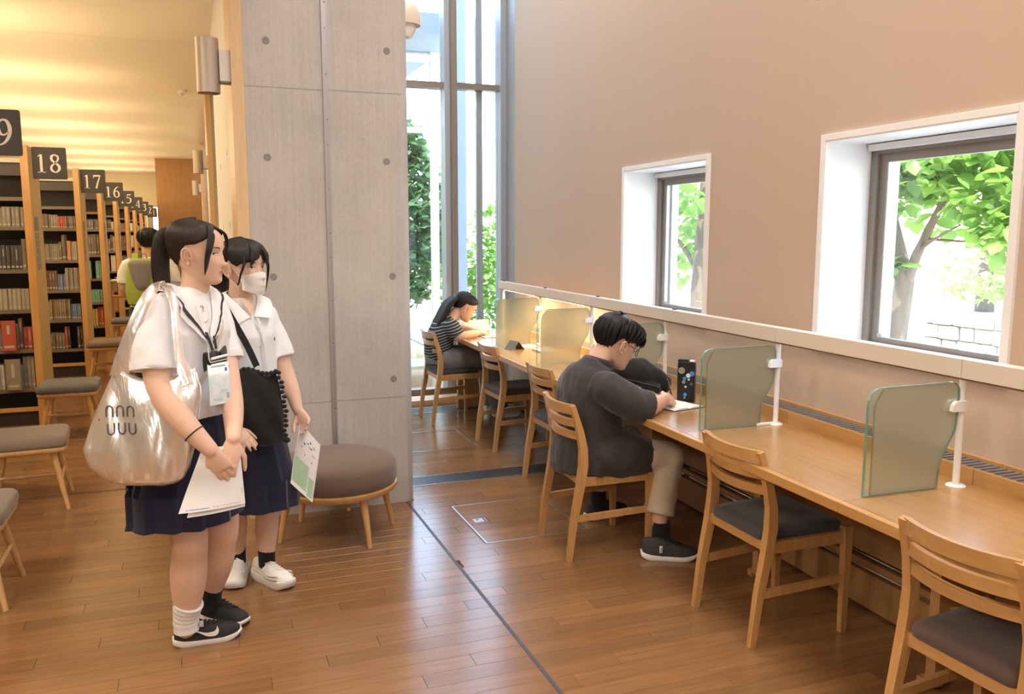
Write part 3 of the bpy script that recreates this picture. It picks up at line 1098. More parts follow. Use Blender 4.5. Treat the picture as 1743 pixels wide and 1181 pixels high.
def catmull(pts, sub=5):
    out = []
    n = len(pts)
    for i in range(n - 1):
        p0, p1, p2, p3 = pts[max(i - 1, 0)], pts[i], pts[i + 1], pts[min(i + 2, n - 1)]
        for k in range(sub):
            t = k / sub
            out.append(tuple(0.5 * (2 * b + (c - a) * t + (2 * a - 5 * b + 4 * c - d) * t * t + (3 * b - a - 3 * c + d) * t ** 3) for a, b, c, d in zip(p0, p1, p2, p3)))
    out.append(tuple(pts[-1]))
    return out


# digit strokes: (x, y, thickness); unit height 1
DIG = {
    '1': [[(.10, .84, .03), (.24, .95, .05)], [(.27, .0, .13), (.27, .97, .13)], [(.08, .015, .035), (.46, .015, .035)]],
    '2': [[(.06, .72, .05), (.08, .90, .07), (.25, .98, .08), (.42, .86, .13), (.42, .66, .14), (.28, .38, .10), (.06, .09, .06)], [(.05, .06, .12), (.50, .06, .12)], [(.50, .02, .05), (.53, .18, .04)]],
    '3': [[(.06, .84, .05), (.18, .97, .07), (.38, .93, .11), (.42, .75, .13), (.28, .56, .07), (.18, .53, .05)], [(.20, .53, .05), (.40, .46, .10), (.46, .26, .14), (.34, .06, .10), (.16, .02, .06), (.04, .12, .07)]],
    '4': [[(.38, .98, .06), (.03, .30, .05), (.04, .27, .05)], [(.02, .27, .07), (.54, .27, .07)], [(.38, .0, .12), (.38, .97, .12)], [(.24, .015, .03), (.52, .015, .03)]],
    '5': [[(.12, .93, .12), (.48, .95, .11)], [(.13, .95, .05), (.09, .56, .05)], [(.10, .57, .05), (.26, .62, .08), (.44, .48, .13), (.44, .22, .14), (.30, .05, .09), (.12, .02, .06), (.03, .10, .06)]],
    '6': [[(.46, .97, .04), (.28, .88, .08), (.12, .64, .12), (.07, .34, .14), (.15, .08, .11), (.29, .02, .07), (.44, .12, .11), (.47, .33, .14), (.38, .55, .09), (.26, .58, .06), (.13, .48, .06)]],
    '7': [[(.05, .92, .12), (.50, .92, .12)], [(.04, .96, .04), (.05, .76, .04)], [(.49, .92, .06), (.32, .45, .10), (.20, .0, .13)]],
    '8': [[(.27, .97, .07), (.12, .88, .12), (.12, .68, .12), (.28, .53, .10), (.44, .38, .13), (.46, .18, .13), (.28, .02, .07), (.09, .15, .12), (.10, .35, .10), (.27, .52, .07), (.41, .68, .09), (.42, .87, .09), (.27, .97, .07)]],
    '9': [[(.08, .03, .04), (.26, .12, .08), (.42, .36, .12), (.47, .66, .14), (.39, .92, .11), (.25, .98, .07), (.10, .88, .11), (.07, .67, .14), (.16, .45, .09), (.28, .42, .06), (.41, .52, .06)]],
}


def digit_mb(ch, x0, z0, h, y, mb):
    """flat raised strokes facing -Y"""
    for st in DIG[ch]:
        pts = catmull(st, 5) if len(st) > 2 else st
        n = len(pts)
        L = []
        for i, (px, pz, w) in enumerate(pts):
            a, b = pts[max(i - 1, 0)], pts[min(i + 1, n - 1)]
            d = Vector((b[0] - a[0], b[1] - a[1]))
            d = d.normalized() if d.length > 1e-6 else Vector((1, 0))
            q = Vector((-d.y, d.x)) * (w / 2)
            L.append(((px + q.x, pz + q.y), (px - q.x, pz - q.y)))
        v, f = [], []
        for (a, b) in L:
            for yy in (y, y - .0015):
                v.append((x0 + a[0] * h, yy, z0 + a[1] * h))
                v.append((x0 + b[0] * h, yy, z0 + b[1] * h))
        for i in range(n - 1):
            o = i * 4
            f += [(o + 2, o + 3, o + 7, o + 6), (o, o + 2, o + 6, o + 4), (o + 1, o + 5, o + 7, o + 3)]
        f += [(0, 1, 3, 2), (4 * n - 4, 4 * n - 2, 4 * n - 1, 4 * n - 3)]
        mb.add(v, f)
    return mb


LEV = [0.115, 0.30, 0.62, 0.94, 1.26, 1.60, 1.83]
BOOKC = [(.20, .16, .125), (.25, .20, .15), (.14, .115, .10), (.30, .26, .21), (.10, .10, .105), (.20, .20, .205), (.34, .30, .25), (.17, .105, .075), (.42, .37, .30), (.28, .19, .12)]
ACC = [(.62, .50, .12), (.50, .10, .07), (.20, .42, .34), (.62, .60, .52), (.70, .66, .58), (.16, .22, .36), (.60, .28, .14)]
BM = [plain('book_cover_%d' % i, c, .55, var=.06, scale=25) for i, c in enumerate(BOOKC + ACC)]
BNAME = ['brown', 'tan', 'dark brown', 'sand', 'near black', 'grey', 'pale sand', 'reddish brown', 'cream', 'caramel', 'yellow', 'red', 'green', 'off white', 'ivory', 'blue', 'orange']
M_PAGE = plain('book_pages', (.78, .72, .60), .8, var=.05, scale=200)
M_LAB = plain('spine_label', (.50, .46, .40), .7)
books_stuff = MB()
stuff_cols = []
n_book = [0]


def book_mesh(w, h, d, ci):
    mb = MB()
    # boards and spine (front face at y=0), page block set back
    mb.box(-w / 2, -w / 2 + .002, 0, d, 0, h).box(w / 2 - .002, w / 2, 0, d, 0, h)
    mb.prism([(-w / 2, .004), (-w * .3, 0), (w * .3, 0), (w / 2, .004), (w / 2, .006), (-w / 2, .006)], 0, h, 2)
    mb.cur = 1
    mb.box(-w / 2 + .002, w / 2 - .002, .006, d - .004, .003, h - .004)
    mb.cur = 2
    if w > .012:
        k_ = (ci * 7 + int(h * 1000)) % 3
        mb.box(-w * .34, w * .34, -.0006, .001, h * .09, h * .17)
        if k_:
            mb.box(-w * .10, w * .10, -.0006, .001, h * (.40 if k_ == 1 else .55), h * .85)
    me = mb.mesh('book')
    for q in (BM[ci], M_PAGE, M_LAB):
        me.materials.append(q)
    me.polygons.foreach_set('material_index', mb.mi)
    return me


def fill_books(num, xr, y0, xl_ind, xl_end):
    """individual books from the end panel leftwards to xl_ind, a mass of further ones beyond"""
    for li, z in enumerate(LEV[1:-1] if True else LEV):
        top = LEV[LEV.index(z) + 1] - z - .035
        x = xr - .012
        run, ci, hh = 0, 0, .2
        while x > xl_end:
            if run <= 0:
                run = RND.choice([1, 2, 3, 3, 5, 9, 12])
                ci = RND.randrange(len(BOOKC)) if RND.random() < .72 else len(BOOKC) + RND.randrange(len(ACC))
                hh = RND.uniform(.58, .92) * top
                ww = RND.uniform(.014, .034)
            run -= 1
            w = ww * RND.uniform(.92, 1.08)
            h = hh * RND.uniform(.985, 1.0)
            d = .17 * RND.uniform(.9, 1.05)
            dy = RND.uniform(.0, .022)
            if x - w > xl_ind and n_book[0] < 300:
                o = link('book', book_mesh(w - .0008, h, d, ci))
                o.location = (x - w / 2, y0 + .045 + dy, z + .0005)
                tag(o, '%s book standing on the %s row of shelf %s' % (BNAME[ci], ['lowest', 'second', 'third', 'fourth', 'top'][li], NUMW[num]), 'book', 'books on shelf ' + NUMW[num])
                n_book[0] += 1
            else:
                books_stuff.cur = ci
                books_stuff.box(x - w, x - .0008, y0 + .045 + dy, y0 + .045 + d + dy, z, z + h)
            x -= w
            if RND.random() < .025:
                x -= RND.uniform(.02, .08)


NUMW = {19: 'nineteen', 18: 'eighteen', 17: 'seventeen', 16: 'sixteen', 15: 'fifteen', 14: 'fourteen', 13: 'thirteen', 12: 'twelve', 11: 'eleven'}
SHELVES = [(19, -1.20, 5.43, -1.20, -2.4), (18, -1.175, 7.68, -1.52, -2.4), (17, -1.095, 10.2, -1.50, -2.4), (16, -1.10, 12.65, -1.33, -2.2), (15, -1.10, 15.1, -1.29, -2.0),
           (14, -1.10, 17.6, -1.22, -2.0), (13, -1.10, 20.0, -1.20, -2.0), (12, -1.10, 22.5, -1.15, -1.8), (11, -1.10, 24.9, -1.15, -1.8)]
SIGNDX = {19: .0, 18: .0, 17: .0}
for num, x1, y0, xi, xe in SHELVES:
    D = .50
    t = .055
    xl = -2.9
    sh = thing('bookshelf', 'bookshelf with oak end panel under the charcoal sign numbered ' + NUMW[num], 'bookshelf', (x1, y0, 0), 0, 'numbered bookshelves in the stacks')
    T = Matrix.Translation((-x1, -y0, 0))

    def sb(mb, name, mat, parent=None, **k):
        mb.xform(T)
        return mb.build(name, mat, parent or sh, **k)
    for xx in (x1, xl + t):
        e = sb(MB().box(xx - t, xx, y0 + .012, y0 + D, 0, 2.235), 'end_panel', M_ENDP)
        sb(MB().box(xx - t, xx, y0, y0 + .0118, 0, 2.235), 'panel_edge', M_EDGEP, e)
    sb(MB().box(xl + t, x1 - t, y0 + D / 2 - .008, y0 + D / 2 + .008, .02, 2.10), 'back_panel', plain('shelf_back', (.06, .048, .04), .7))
    for z in LEV[1:]:
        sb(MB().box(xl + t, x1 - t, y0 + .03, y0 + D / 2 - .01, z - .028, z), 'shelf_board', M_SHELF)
        sb(MB().box(xl + t, x1 - t, y0 + .021, y0 + .03, z - .026, z + .004), 'shelf_lip', plain('shelf_lip', (.20, .155, .115), .45))
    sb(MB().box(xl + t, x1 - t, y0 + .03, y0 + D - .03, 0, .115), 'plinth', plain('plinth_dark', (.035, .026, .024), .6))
    sb(MB().box(xl + t, x1 - t, y0 + .02, y0 + .03, .115, .15), 'plinth_rail', M_EDGEP)
    sb(MB().box(xl + t, x1 - t, y0 + .015, y0 + D - .015, 2.10, 2.135), 'top_board', plain('top_board_cream', (.62, .55, .45), .5))
    sb(MB().box(xl + t, x1 - t, y0 + .03, y0 + .05, 2.0, 2.10), 'lamp_pelmet', M_SHELF)
    if num in (18, 17, 16):
        sb(MB().box(x1 - .60, x1 - .16, y0 + .055, y0 + .075, 2.005, 2.018), 'shelf_lamp', M_STRIP)
    # sign plate
    sx0 = x1 + {19: .095, 17: .01}.get(num, .022)
    plate = sb(MB().prism(roundpoly([(sx0, 1.978), (sx0 + .245, 1.978), (sx0 + .245, 2.228), (sx0, 2.228)], .014, 4), y0 + .05, y0 + .062, 1), 'sign_plate', M_SIGN)
    dm = MB()
    h = .145
    s = str(num)
    for k, chh in enumerate(s):
        digit_mb(chh, sx0 + .025 + k * .098, 2.03, h, y0 + .0495, dm)
    sb(dm, 'sign_number', M_DIGIT, plate)
    # shelf guide cards on the end panel
    sb(MB().box(x1, x1 + .003, y0 + .10, y0 + .27, 1.57, 1.68), 'guide_card', M_CARDG)
    for k in range(5):
        sb(MB().box(x1, x1 + .003, y0 + .10, y0 + .27, 1.50 - k * .062, 1.556 - k * .062), 'guide_card', M_CARDB)
    fill_books(num, x1 - t, y0, xi, xe)
o = books_stuff.build('massed_books', BM)
tag(o, 'rows of books further along the stacks', 'books', kind='stuff')
# a few lying or leaning face out volumes on the nearest shelf
for (dx, z, w, h, ci, lab) in ((-.215, .30, .11, .25, 3, 'pale face-out volume on the lowest row of the shelf marked 18'), (-.225, .62, .10, .24, 11, 'dark red face-out volume two rows up on the shelf marked 18')):
    b = link('book', book_mesh(w, h, .03, ci))
    b.location = (-1.175 + dx, 7.675, z + .0005)
    tag(b, lab, 'book')

# warm up-lights along the tops of the shelves
for num, x1, y0, xi, xe in SHELVES:
    for sd in (-1, 1):
        lamp('shelf_top_uplight', 'AREA', (-2.0, y0 + .25 + sd * .12, 2.17), 17, (1.0, .75, .44), 1.6, .12, (PI + sd * R(62), 0, 0))

# ------------------------------------------------------------------ cylinder wall lamps on the piers
M_LAMPC = plain('satin_bronze', (.52, .45, .39), .48, .55, var=.03)
SCL = ['large cylinder wall lamp on the concrete pier beside the ceiling', 'second cylinder wall lamp, on the pier above the ponytailed girl', 'third cylinder wall lamp down the aisle', 'smallest cylinder wall lamp at the far end of the aisle']
for i, y in enumerate(PIERS):
    t = thing('wall_lamp', SCL[i], 'lamp', (.119, y + .06, 2.262), 0, 'cylinder wall lamps on the piers')
    sh_ = MB().loft([[(math.cos(2 * PI * k / 32) * r, math.sin(2 * PI * k / 32) * r, z) for k in range(32)] for r, z in ((.053, .004), (.055, 0), (.057, .002), (.057, .272), (.055, .274), (.053, .270), (.052, .14), (.053, .004))], cap=False)
    sh_.build('lamp_shade', M_LAMPC, t, smooth=True)
    MB().cyl((0, 0), .05, .12, .15, 24).build('lamp_holder', plain('lamp_inner', (.25, .21, .17), .5, .5), t)
    MB().box(.055, .109, -.04, .04, .06, .215, .003).build('bracket', plain('bracket_grey_white', (.70, .66, .64), .45), t)
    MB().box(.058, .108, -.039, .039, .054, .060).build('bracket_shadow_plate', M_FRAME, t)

# dome lamp on the right flank of the pier
t = thing('dome_lamp', 'beige dome lamp high on the right flank of the concrete pier', 'lamp', (1.20, 5.6, 2.83))
MB().lathe((.155, 0, 0), [(.10, .06), (.108, .055), (.106, .12), (.09, .17), (.055, .20), (.012, .21)], 28).build('dome', plain('dome_beige', (.66, .56, .45), .5), t, smooth=True)
MB().lathe((.155, 0, 0), [(.01, -.03), (.05, -.02), (.075, .02), (.08, .06)], 24).build('diffuser', plain('dome_diffuser', (.85, .8, .75), .4), t, smooth=True)
MB().box(-.045, .08, -.03, .03, .09, .14, .004).build('arm', plain('dome_beige', (.66, .56, .45)), t)
# smoke detector
t = thing('smoke_detector', 'small round smoke detector on the low cream ceiling', 'detector', (-.02, 11.2, 3.249))
MB().lathe((0, 0, 0), [(.055, 0), (.055, -.02), (.04, -.035), (.01, -.04)], 24).build('housing', M_WHITE, t, smooth=True)
MB().lathe((0, 0, 0), [(.012, -.04), (.012, -.05), (.002, -.052)], 12).build('sensor_tip', M_FRAME, t)

# small wooden book trolley in the aisle, near the boy
t = thing('book_trolley', 'small wooden stand with a pale top in the aisle beside the boy', 'stand', (-.98, 13.9, 0))
for sx in (-.17, .17):
    for sy in (-.14, .14):
        MB().bar([(sx, sy, 0), (sx, sy, .82)], .035, .035, (1, 0, 0)).build('leg', M_EDGEP, t)
for z in (.22, .60):
    MB().box(-.17, .17, -.155, .155, z, z + .03).build('shelf_rail', M_EDGEP, t)
MB().box(-.2, .2, -.17, .17, .82, .85, .004).build('stand_top', M_ENDP, t)
o = tag(MB().box(-1.14, -.88, 13.76, 13.98, .8505, .865, .003).build('paper_stack', plain('paper_white', (.86, .85, .83), .7, var=.02)), 'stack of white paper on the wooden stand in the aisle', 'paper')

# ------------------------------------------------------------------ planting outside
def leaf_mat(name, col, tcol):
    m, nt, bs = _nodes(name)
    v = coords(nt, 'Object')
    oi = nt.nodes.new('ShaderNodeNewGeometry')
    nz = nt.nodes.new('ShaderNodeTexWhiteNoise')
    nt.links.new(oi.outputs['Random Per Island'], nz.inputs['Vector'])
    oo = nt.nodes.new('ShaderNodeObjectInfo')
    ad = nt.nodes.new('ShaderNodeMath')
    ad.operation = 'ADD'
    nt.links.new(nz.outputs[0], ad.inputs[0])
    nt.links.new(oo.outputs['Random'], ad.inputs[1])
    fr = nt.nodes.new('ShaderNodeMath')
    fr.operation = 'FRACT'
    nt.links.new(ad.outputs[0], fr.inputs[0])
    c = mix_col(nt, fr.outputs[0], col, tuple(x * .62 for x in col))
    nt.links.new(c, bs.inputs['Base Color'])
    bs.inputs['Roughness'].default_value = .45
    tl = nt.nodes.new('ShaderNodeBsdfTranslucent')
    tl.inputs[0].default_value = (*tcol, 1)
    mx = nt.nodes.new('ShaderNodeMixShader')
    mx.inputs[0].default_value = .5
    nt.links.new(bs.outputs[0], mx.inputs[1])
    nt.links.new(tl.outputs[0], mx.inputs[2])
    nt.links.new(mx.outputs[0], nt.nodes['Material Output'].inputs[0])
    MATS[name] = m
    return m


M_LEAF = leaf_mat('leaf_bright', (.20, .36, .08), (.36, .58, .10))
M_LEAFD = leaf_mat('leaf_dark', (.10, .19, .10), (.14, .28, .10))
M_LEAFY = leaf_mat('leaf_pale', (.38, .50, .20), (.55, .70, .26))
M_BARK = plain('bark', (.17, .125, .09), .9, var=.3, scale=18, bmp=.8, bscale=30, stretch=(1, 1, .25))


def leaf_shape(l, w, n=6, fold=.16, droop=.18):
    """round leaf with folded midrib, tip along +x"""
    v, f = [], []
    for i in range(n + 1):
        u = i / n
        hw = w * math.sin(PI * min(1, u * .93 + .07)) ** .75 * (1 - .25 * u)
        z = -droop * l * u * u
        v += [(u * l, -hw, z + fold * hw), (u * l, 0, z), (u * l, hw, z + fold * hw)]
    for i in range(n):
        o = i * 3
        f += [(o, o + 3, o + 4, o + 1), (o + 1, o + 4, o + 5, o + 2)]
    return v, f


def tree(name, label, cat, base, limbs, clusters, mat, lsize, n_ind, n_mass, seed, group=None):
    rr = random.Random(seed)
    t = thing(name, label, cat, base, 0, group)
    B = Vector(base)
    for i, (pts, rad) in enumerate(limbs):
        MB().tube([Vector(p) - B for p in pts], rad, 9).build('trunk' if i == 0 else 'branch', M_BARK, t, smooth=True)
    lv, lf = leaf_shape(lsize, lsize * .46)
    me = bpy.data.meshes.new('leaf')
    me.from_pydata(lv, [], lf)
    me.materials.append(mat)
    me.shade_smooth()
    mass = MB()
    wsum = sum(c[2] for c in clusters)

    def place():
        k = rr.uniform(0, wsum)
        for c, rad, wt in clusters:
            k -= wt
            if k <= 0:
                break
        while True:
            p = Vector((rr.uniform(-1, 1), rr.uniform(-1, 1), rr.uniform(-1, 1)))
            if p.length < 1:
                break
        rv = Vector(rad if isinstance(rad, tuple) else (rad,) * 3)
        P = Vector(c) + Vector((p.x * rv.x, p.y * rv.y, p.z * rv.z)) - B
        E = Matrix.Rotation(rr.uniform(0, 2 * PI), 4, 'Z') @ Matrix.Rotation(rr.uniform(-.2, .9), 4, 'Y') @ Matrix.Rotation(rr.uniform(-.6, .6), 4, 'X')
        return Matrix.Translation(P) @ E @ Matrix.Scale(rr.uniform(.7, 1.2), 4)
    for i in range(n_ind):
        o = link('leaf', me, t)
        o.matrix_local = place()
    for i in range(n_mass):
        s = len(mass.v)
        mass.add(lv, lf)
        mass.xform(place(), s)
    if n_mass:
        tag(mass.build('leaf_mass', mat, t), kind='stuff')
    return t


tree('shade_tree', 'leafy tree with a leaning branch right outside the larger window', 'tree', (6.2, 6.25, -.13),
     [([(6.2, 6.25, -.13), (6.2, 6.17, .5), (6.2, 6.1, 1.1), (6.15, 6.3, 1.8), (6.2, 6.5, 3.0)], [.12, .10, .09, .06, .04]),
      ([(6.2, 6.12, .95), (6.2, 5.98, 1.35), (6.2, 5.80, 1.69), (6.2, 5.6, 2.05), (6.2, 5.3, 2.5)], [.055, .045, .035, .025, .015]),
      ([(6.2, 5.95, 1.4), (6.1, 5.7, 1.5), (6.0, 5.35, 1.62)], [.018, .014, .008]),
      ([(6.2, 5.9, 1.5), (6.3, 5.6, 1.48), (6.4, 5.2, 1.50)], [.014, .010, .006])],
     [((6.1, 5.7, 2.25), (.7, .75, .35), 3), ((6.3, 5.15, 1.95), (.6, .45, .45), 3), ((6.2, 6.25, 2.15), (.6, .4, .4), 2.5), ((6.2, 4.95, 1.55), (.4, .28, .22), 1), ((6.6, 5.9, 2.0), (.6, .7, .5), 2), ((6.4, 5.6, 2.9), (.9, 1.1, .5), 3), ((6.1, 6.2, 1.25), (.15, .2, .1), .25)],
     M_LEAF, .15, 300, 1700, 3)
tree('shade_tree', 'tree with upright trunk outside the smaller window', 'tree', (6.6, 10.15, -.13),
     [([(6.6, 10.15, -.13), (6.6, 10.15, .8), (6.6, 10.08, 1.7), (6.6, 10.0, 3.0)], [.13, .11, .09, .06]),
      ([(6.6, 10.13, 1.0), (6.5, 10.4, 1.35), (6.5, 10.8, 1.6)], [.05, .035, .02])],
     [((6.5, 10.3, 2.3), (.8, 1.1, .5), 3), ((6.8, 10.8, 1.7), (.6, .5, .6), 2), ((6.9, 10.2, 1.5), (.4, .6, .4), 1), ((6.6, 10.9, 1.0), (.4, .3, .3), .5)],
     M_LEAF, .15, 150, 700, 5)
tree('hedge_bush', 'bright green hedge bush outside the glass front', 'bush', (3.75, 11.2, -.13),
     [([(3.75, 11.2, -.13), (3.75, 11.2, .9)], [.05, .03])],
     [((3.65, 11.2, .7), (.6, .5, .85), 3), ((4.15, 11.3, 1.0), (.5, .5, .7), 2), ((3.95, 11.4, 1.7), (.3, .3, .35), .6)], M_LEAF, .10, 150, 1500, 8)
tree('conifer', 'dark tree behind the outer porch, seen through the glass front', 'tree', (3.3, 14.2, -.13),
     [([(3.3, 14.2, -.13), (3.3, 14.2, 3.0)], [.12, .05])],
     [((3.3, 14.2, 1.7), (1.0, .7, 1.4), 3), ((3.2, 14.2, 3.0), (.6, .5, .5), .7), ((2.3, 14.6, 1.6), (.8, .6, 1.3), 2)], M_LEAFD, .16, 150, 5200, 9)
tree('pale_shrub', 'sunlit pale shrub on the stone wall outside the larger window', 'bush', (10.5, 8.4, -.13),
     [([(10.5, 8.4, -.13), (10.4, 8.4, 1.0)], [.03, .02])],
     [((10.3, 8.6, 1.05), (.6, .9, .45), 2), ((10.2, 7.9, .95), (.5, .6, .3), 1)], M_LEAFY, .13, 120, 500, 12)
tree('broadleaf_tree', 'far tree crown filling the distance beyond the larger window', 'tree', (16, 13.5, -.13),
     [([(16, 13.5, -.13), (16, 13.5, 4)], [.2, .12])],
     [((16, 13.5, 4.2), (2.2, 3.4, 1.6), 3), ((15, 10.5, 3.7), (1.5, 2.0, 1.1), 2)], M_LEAF, .34, 100, 1100, 15)
# rubble stone wall outside
sw = bpy.data.objects.new('stone_wall', None)
COL.objects.link(sw)
sw.location = (10.0, 7.6, -.13)
struct(sw, 'low rubble stone wall outside the larger window', 'wall')
rr = random.Random(4)
MST = [plain('rubble_%d' % i, c, .9, var=.15, scale=14, bmp=.4, bscale=20) for i, c in enumerate(((.50, .44, .36), (.42, .37, .31), (.58, .52, .44)))]
for r_ in range(3):
    y = -1.6 + (r_ % 2) * .14
    while y < 1.7:
        w = rr.uniform(.22, .40)
        MB().box(-.15 + rr.uniform(-.03, .03), .2, y + .012, y + w - .012, r_ * .2 + .006, r_ * .2 + .194, .03).build('stone', MST[rr.randrange(3)], sw)
        y += w
MB().box(-.08, .22, -1.6, 1.7, 0, .58).build('mortar_core', plain('mortar', (.40, .36, .31), .95), sw)

# ------------------------------------------------------------------ figure toolkit
from mathutils.bvhtree import BVHTree


def fuse(mb, voxel, smooth=4, fac=.5, name='fused'):
    """union of overlapping closed shapes as one continuous skin"""
    me = bpy.data.meshes.new(name)
    me.from_pydata(mb.v, [], mb.f)
    bm = bmesh.new()
    bm.from_mesh(me)
    bmesh.ops.recalc_face_normals(bm, faces=bm.faces)
    bm.to_mesh(me)
    bm.free()
    o = bpy.data.objects.new(name, me)
    COL.objects.link(o)
    r = o.modifiers.new('r', 'REMESH')
    r.mode = 'VOXEL'
    r.voxel_size = voxel
    s = o.modifiers.new('s', 'SMOOTH')
    s.iterations = smooth
    s.factor = fac
    dg = bpy.context.evaluated_depsgraph_get()
    out = bpy.data.meshes.new_from_object(o.evaluated_get(dg))
    bpy.data.objects.remove(o)
    bpy.data.meshes.remove(me)
    out.name = name
    out.shade_smooth()
    return out


def wrinkle(me, amp, freq, axis=(1, 1, 1), seed=0.0):
    """push a garment in and out along its normals with soft folds"""
    nrm = [v.normal.copy() for v in me.vertices]
    for v, n in zip(me.vertices, nrm):
        p = Vector((v.co.x * axis[0] * freq + seed, v.co.y * axis[1] * freq, v.co.z * axis[2] * freq))
        v.co += n * (amp * (noise.noise(p) + .5 * noise.noise(p * 2.1)))
    return me


def put(me, name, mat, root, mats=None):
    """link world-space mesh data as a part of root"""
    me.name = name
    me.materials.clear()
    for q in (mat if isinstance(mat, (list, tuple)) else [mat]):
        me.materials.append(q)
    o = link(name, me, root)
    o.matrix_local = ROOTINV(root)
    return o


def ROOTINV(root):
    top = root
    M = Matrix.Identity(4)
    while top is not None:
        M = Matrix.Translation(top.location) @ top.rotation_euler.to_matrix().to_4x4() @ M if top.parent is None else M
        top = top.parent
    if root.parent is not None:
        return Matrix.Identity(4)
    return M.inverted()


def putmb(mb, name, mat, root, smooth=True, angle=60):
    me = mb.mesh(name)
    mats = mat if isinstance(mat, (list, tuple)) else [mat]
    for q in mats:
        me.materials.append(q)
    if len(mats) > 1:
        me.polygons.foreach_set('material_index', mb.mi)
    if smooth:
        me.shade_smooth()
        if angle:
            me.set_sharp_from_angle(angle=R(angle))
    o = link(name, me, root)
    o.matrix_local = ROOTINV(root)
    return o


def bvh_of(me):
    return BVHTree.FromPolygons([v.co[:] for v in me.vertices], [p.vertices[:] for p in me.polygons])


def hring(c, yaw, hw, hd, n=28, pw=2.2, tilt=None):
    """horizontal superellipse; hd along the facing direction, hw across"""
    out = []
    cy, sy = math.cos(yaw), math.sin(yaw)
    for k in range(n):
        a = 2 * PI * k / n
        ca, sa = math.cos(a), math.sin(a)
        x = hd * math.copysign(abs(ca) ** (2 / pw), ca)
        y = hw * math.copysign(abs(sa) ** (2 / pw), sa)
        z = tilt[0] * x + tilt[1] * y if tilt else 0
        out.append((c[0] + x * cy - y * sy, c[1] + x * sy + y * cy, c[2] + z))
    return out


def smooth_path(pts, sub=4):
    return [Vector(p) for p in catmull([tuple(p) for p in pts], sub)]


def limb(mb, pts, rad, n=16, sub=4):
    P = catmull([(*p, r) for p, r in zip([tuple(q) for q in pts], rad)], sub)
    mb.tube([p[:3] for p in P], [p[3] for p in P], n)
    mb.sphere(P[0][:3], P[0][3] * .99, 12, 8)
    mb.sphere(P[-1][:3], P[-1][3] * .99, 12, 8)
    return mb


def head_frame(origin, yaw, pitch=0, roll=0):
    """origin = point under the skull on the ear axis at chin height; x forward, y left, z up"""
    return Matrix.Translation(origin) @ Matrix.Rotation(yaw, 4, 'Z') @ Matrix.Rotation(pitch, 4, 'Y') @ Matrix.Rotation(roll, 4, 'X')


HEADROWS = [  # z, front, back, half width
    (.000, .068, .022, .016), (.006, .080, .012, .028), (.015, .086, -.002, .038), (.030, .088, -.022, .048), (.048, .0885, -.044, .0555), (.065, .0885, -.060, .0605),
    (.085, .0885, -.074, .0655), (.105, .0870, -.084, .0695), (.122, .0865, -.090, .0720), (.140, .0905, -.094, .0745), (.160, .0890, -.096, .0755), (.178, .0820, -.093, .0735),
    (.194, .0690, -.085, .0665), (.206, .0500, -.070, .0530), (.214, .0280, -.048, .0350), (.218, .004, -.02, .010)]


def gauss(d, s):
    return math.exp(-(d / s) ** 2)


def head_shape(male=False, nz=46, n=72, face=True, s=1.0):
    mb = MB()
    rings = []
    for i in range(nz + 1):
        u = i / nz
        z = .218 * (.5 - .5 * math.cos(PI * u)) if False else .218 * u
        f, b, w = interp(z, HEADROWS)
        xc = lerp((f + b) / 2, 0.0, min(1, z / .06))
        ring = []
        for k in range(n):
            a = 2 * PI * k / n
            ca, sa = math.cos(a), math.sin(a)
            pw = 2.25
            y = w * math.copysign(abs(sa) ** (2 / pw), sa)
            x = xc + ((f - xc) if ca > 0 else (xc - b)) * math.copysign(abs(ca) ** (2 / pw), ca)
            if face and ca > 0:
                dx = 0
                ay = abs(y)
                # nose
                if .062 < z < .135:
                    t = (z - .070) / .055
                    h = (.0185 if t < .12 else lerp(.0185, .003, min(1, max(0, (t - .12) / .88)) ** .8)) * (gauss(min(0, z - .070), .006))
                    dx += h * gauss(ay, .0095 if t > .25 else .0125)
                # eye sockets, brow, cheeks
                dx -= .0075 * gauss(ay - .031, .014) * gauss(z - .112, .010)
                dx += .0025 * gauss(ay - .030, .018) * gauss(z - .134, .008)
                dx += .0035 * gauss(ay - .036, .018) * gauss(z - .080, .018)
                # lips
                dx += .0055 * gauss(ay, .017) * gauss(z - .0525, .0042)
                dx += .0055 * gauss(ay, .015) * gauss(z - .0425, .0042)
                dx -= .0030 * gauss(ay, .022) * gauss(z - .0472, .0018)
                dx -= .0030 * gauss(ay, .020) * gauss(z - .033, .006)
                dx += .0040 * gauss(ay, .016) * gauss(z - .016, .010)
                x += dx
            ring.append((x * s, y * s, z * s))
        rings.append(ring)
    mb.loft(rings)
    return mb


def ear_shape(mb, side, s=1.0):
    st = len(mb.v)
    pts = []
    for k in range(15):
        a = R(-60 + 300 * k / 14)
        pts.append((-.004 - .017 * math.cos(a) - .006 * math.sin(a), 0, .104 + .030 * math.sin(a)))
    mb.tube(pts, [.0060] * 3 + [.0066] * 9 + [.007] * 3, 8)
    mb.sphere((-.004, -.002, .101), (.015, .0055, .024), 12, 8)
    mb.sphere((.004, 0, .079), (.008, .005, .010), 10, 6)
    mb.xform(Matrix.Scale(s, 4) @ Matrix.Translation((-.006, side * .0800, -.004)) @ Matrix.Rotation(side * R(-38), 4, 'Z') @ Matrix.Rotation(side * R(8), 4, 'X') @ (Matrix.Identity(4) if side > 0 else Matrix.Scale(-1, 4, (0, 1, 0))), st)
    return mb


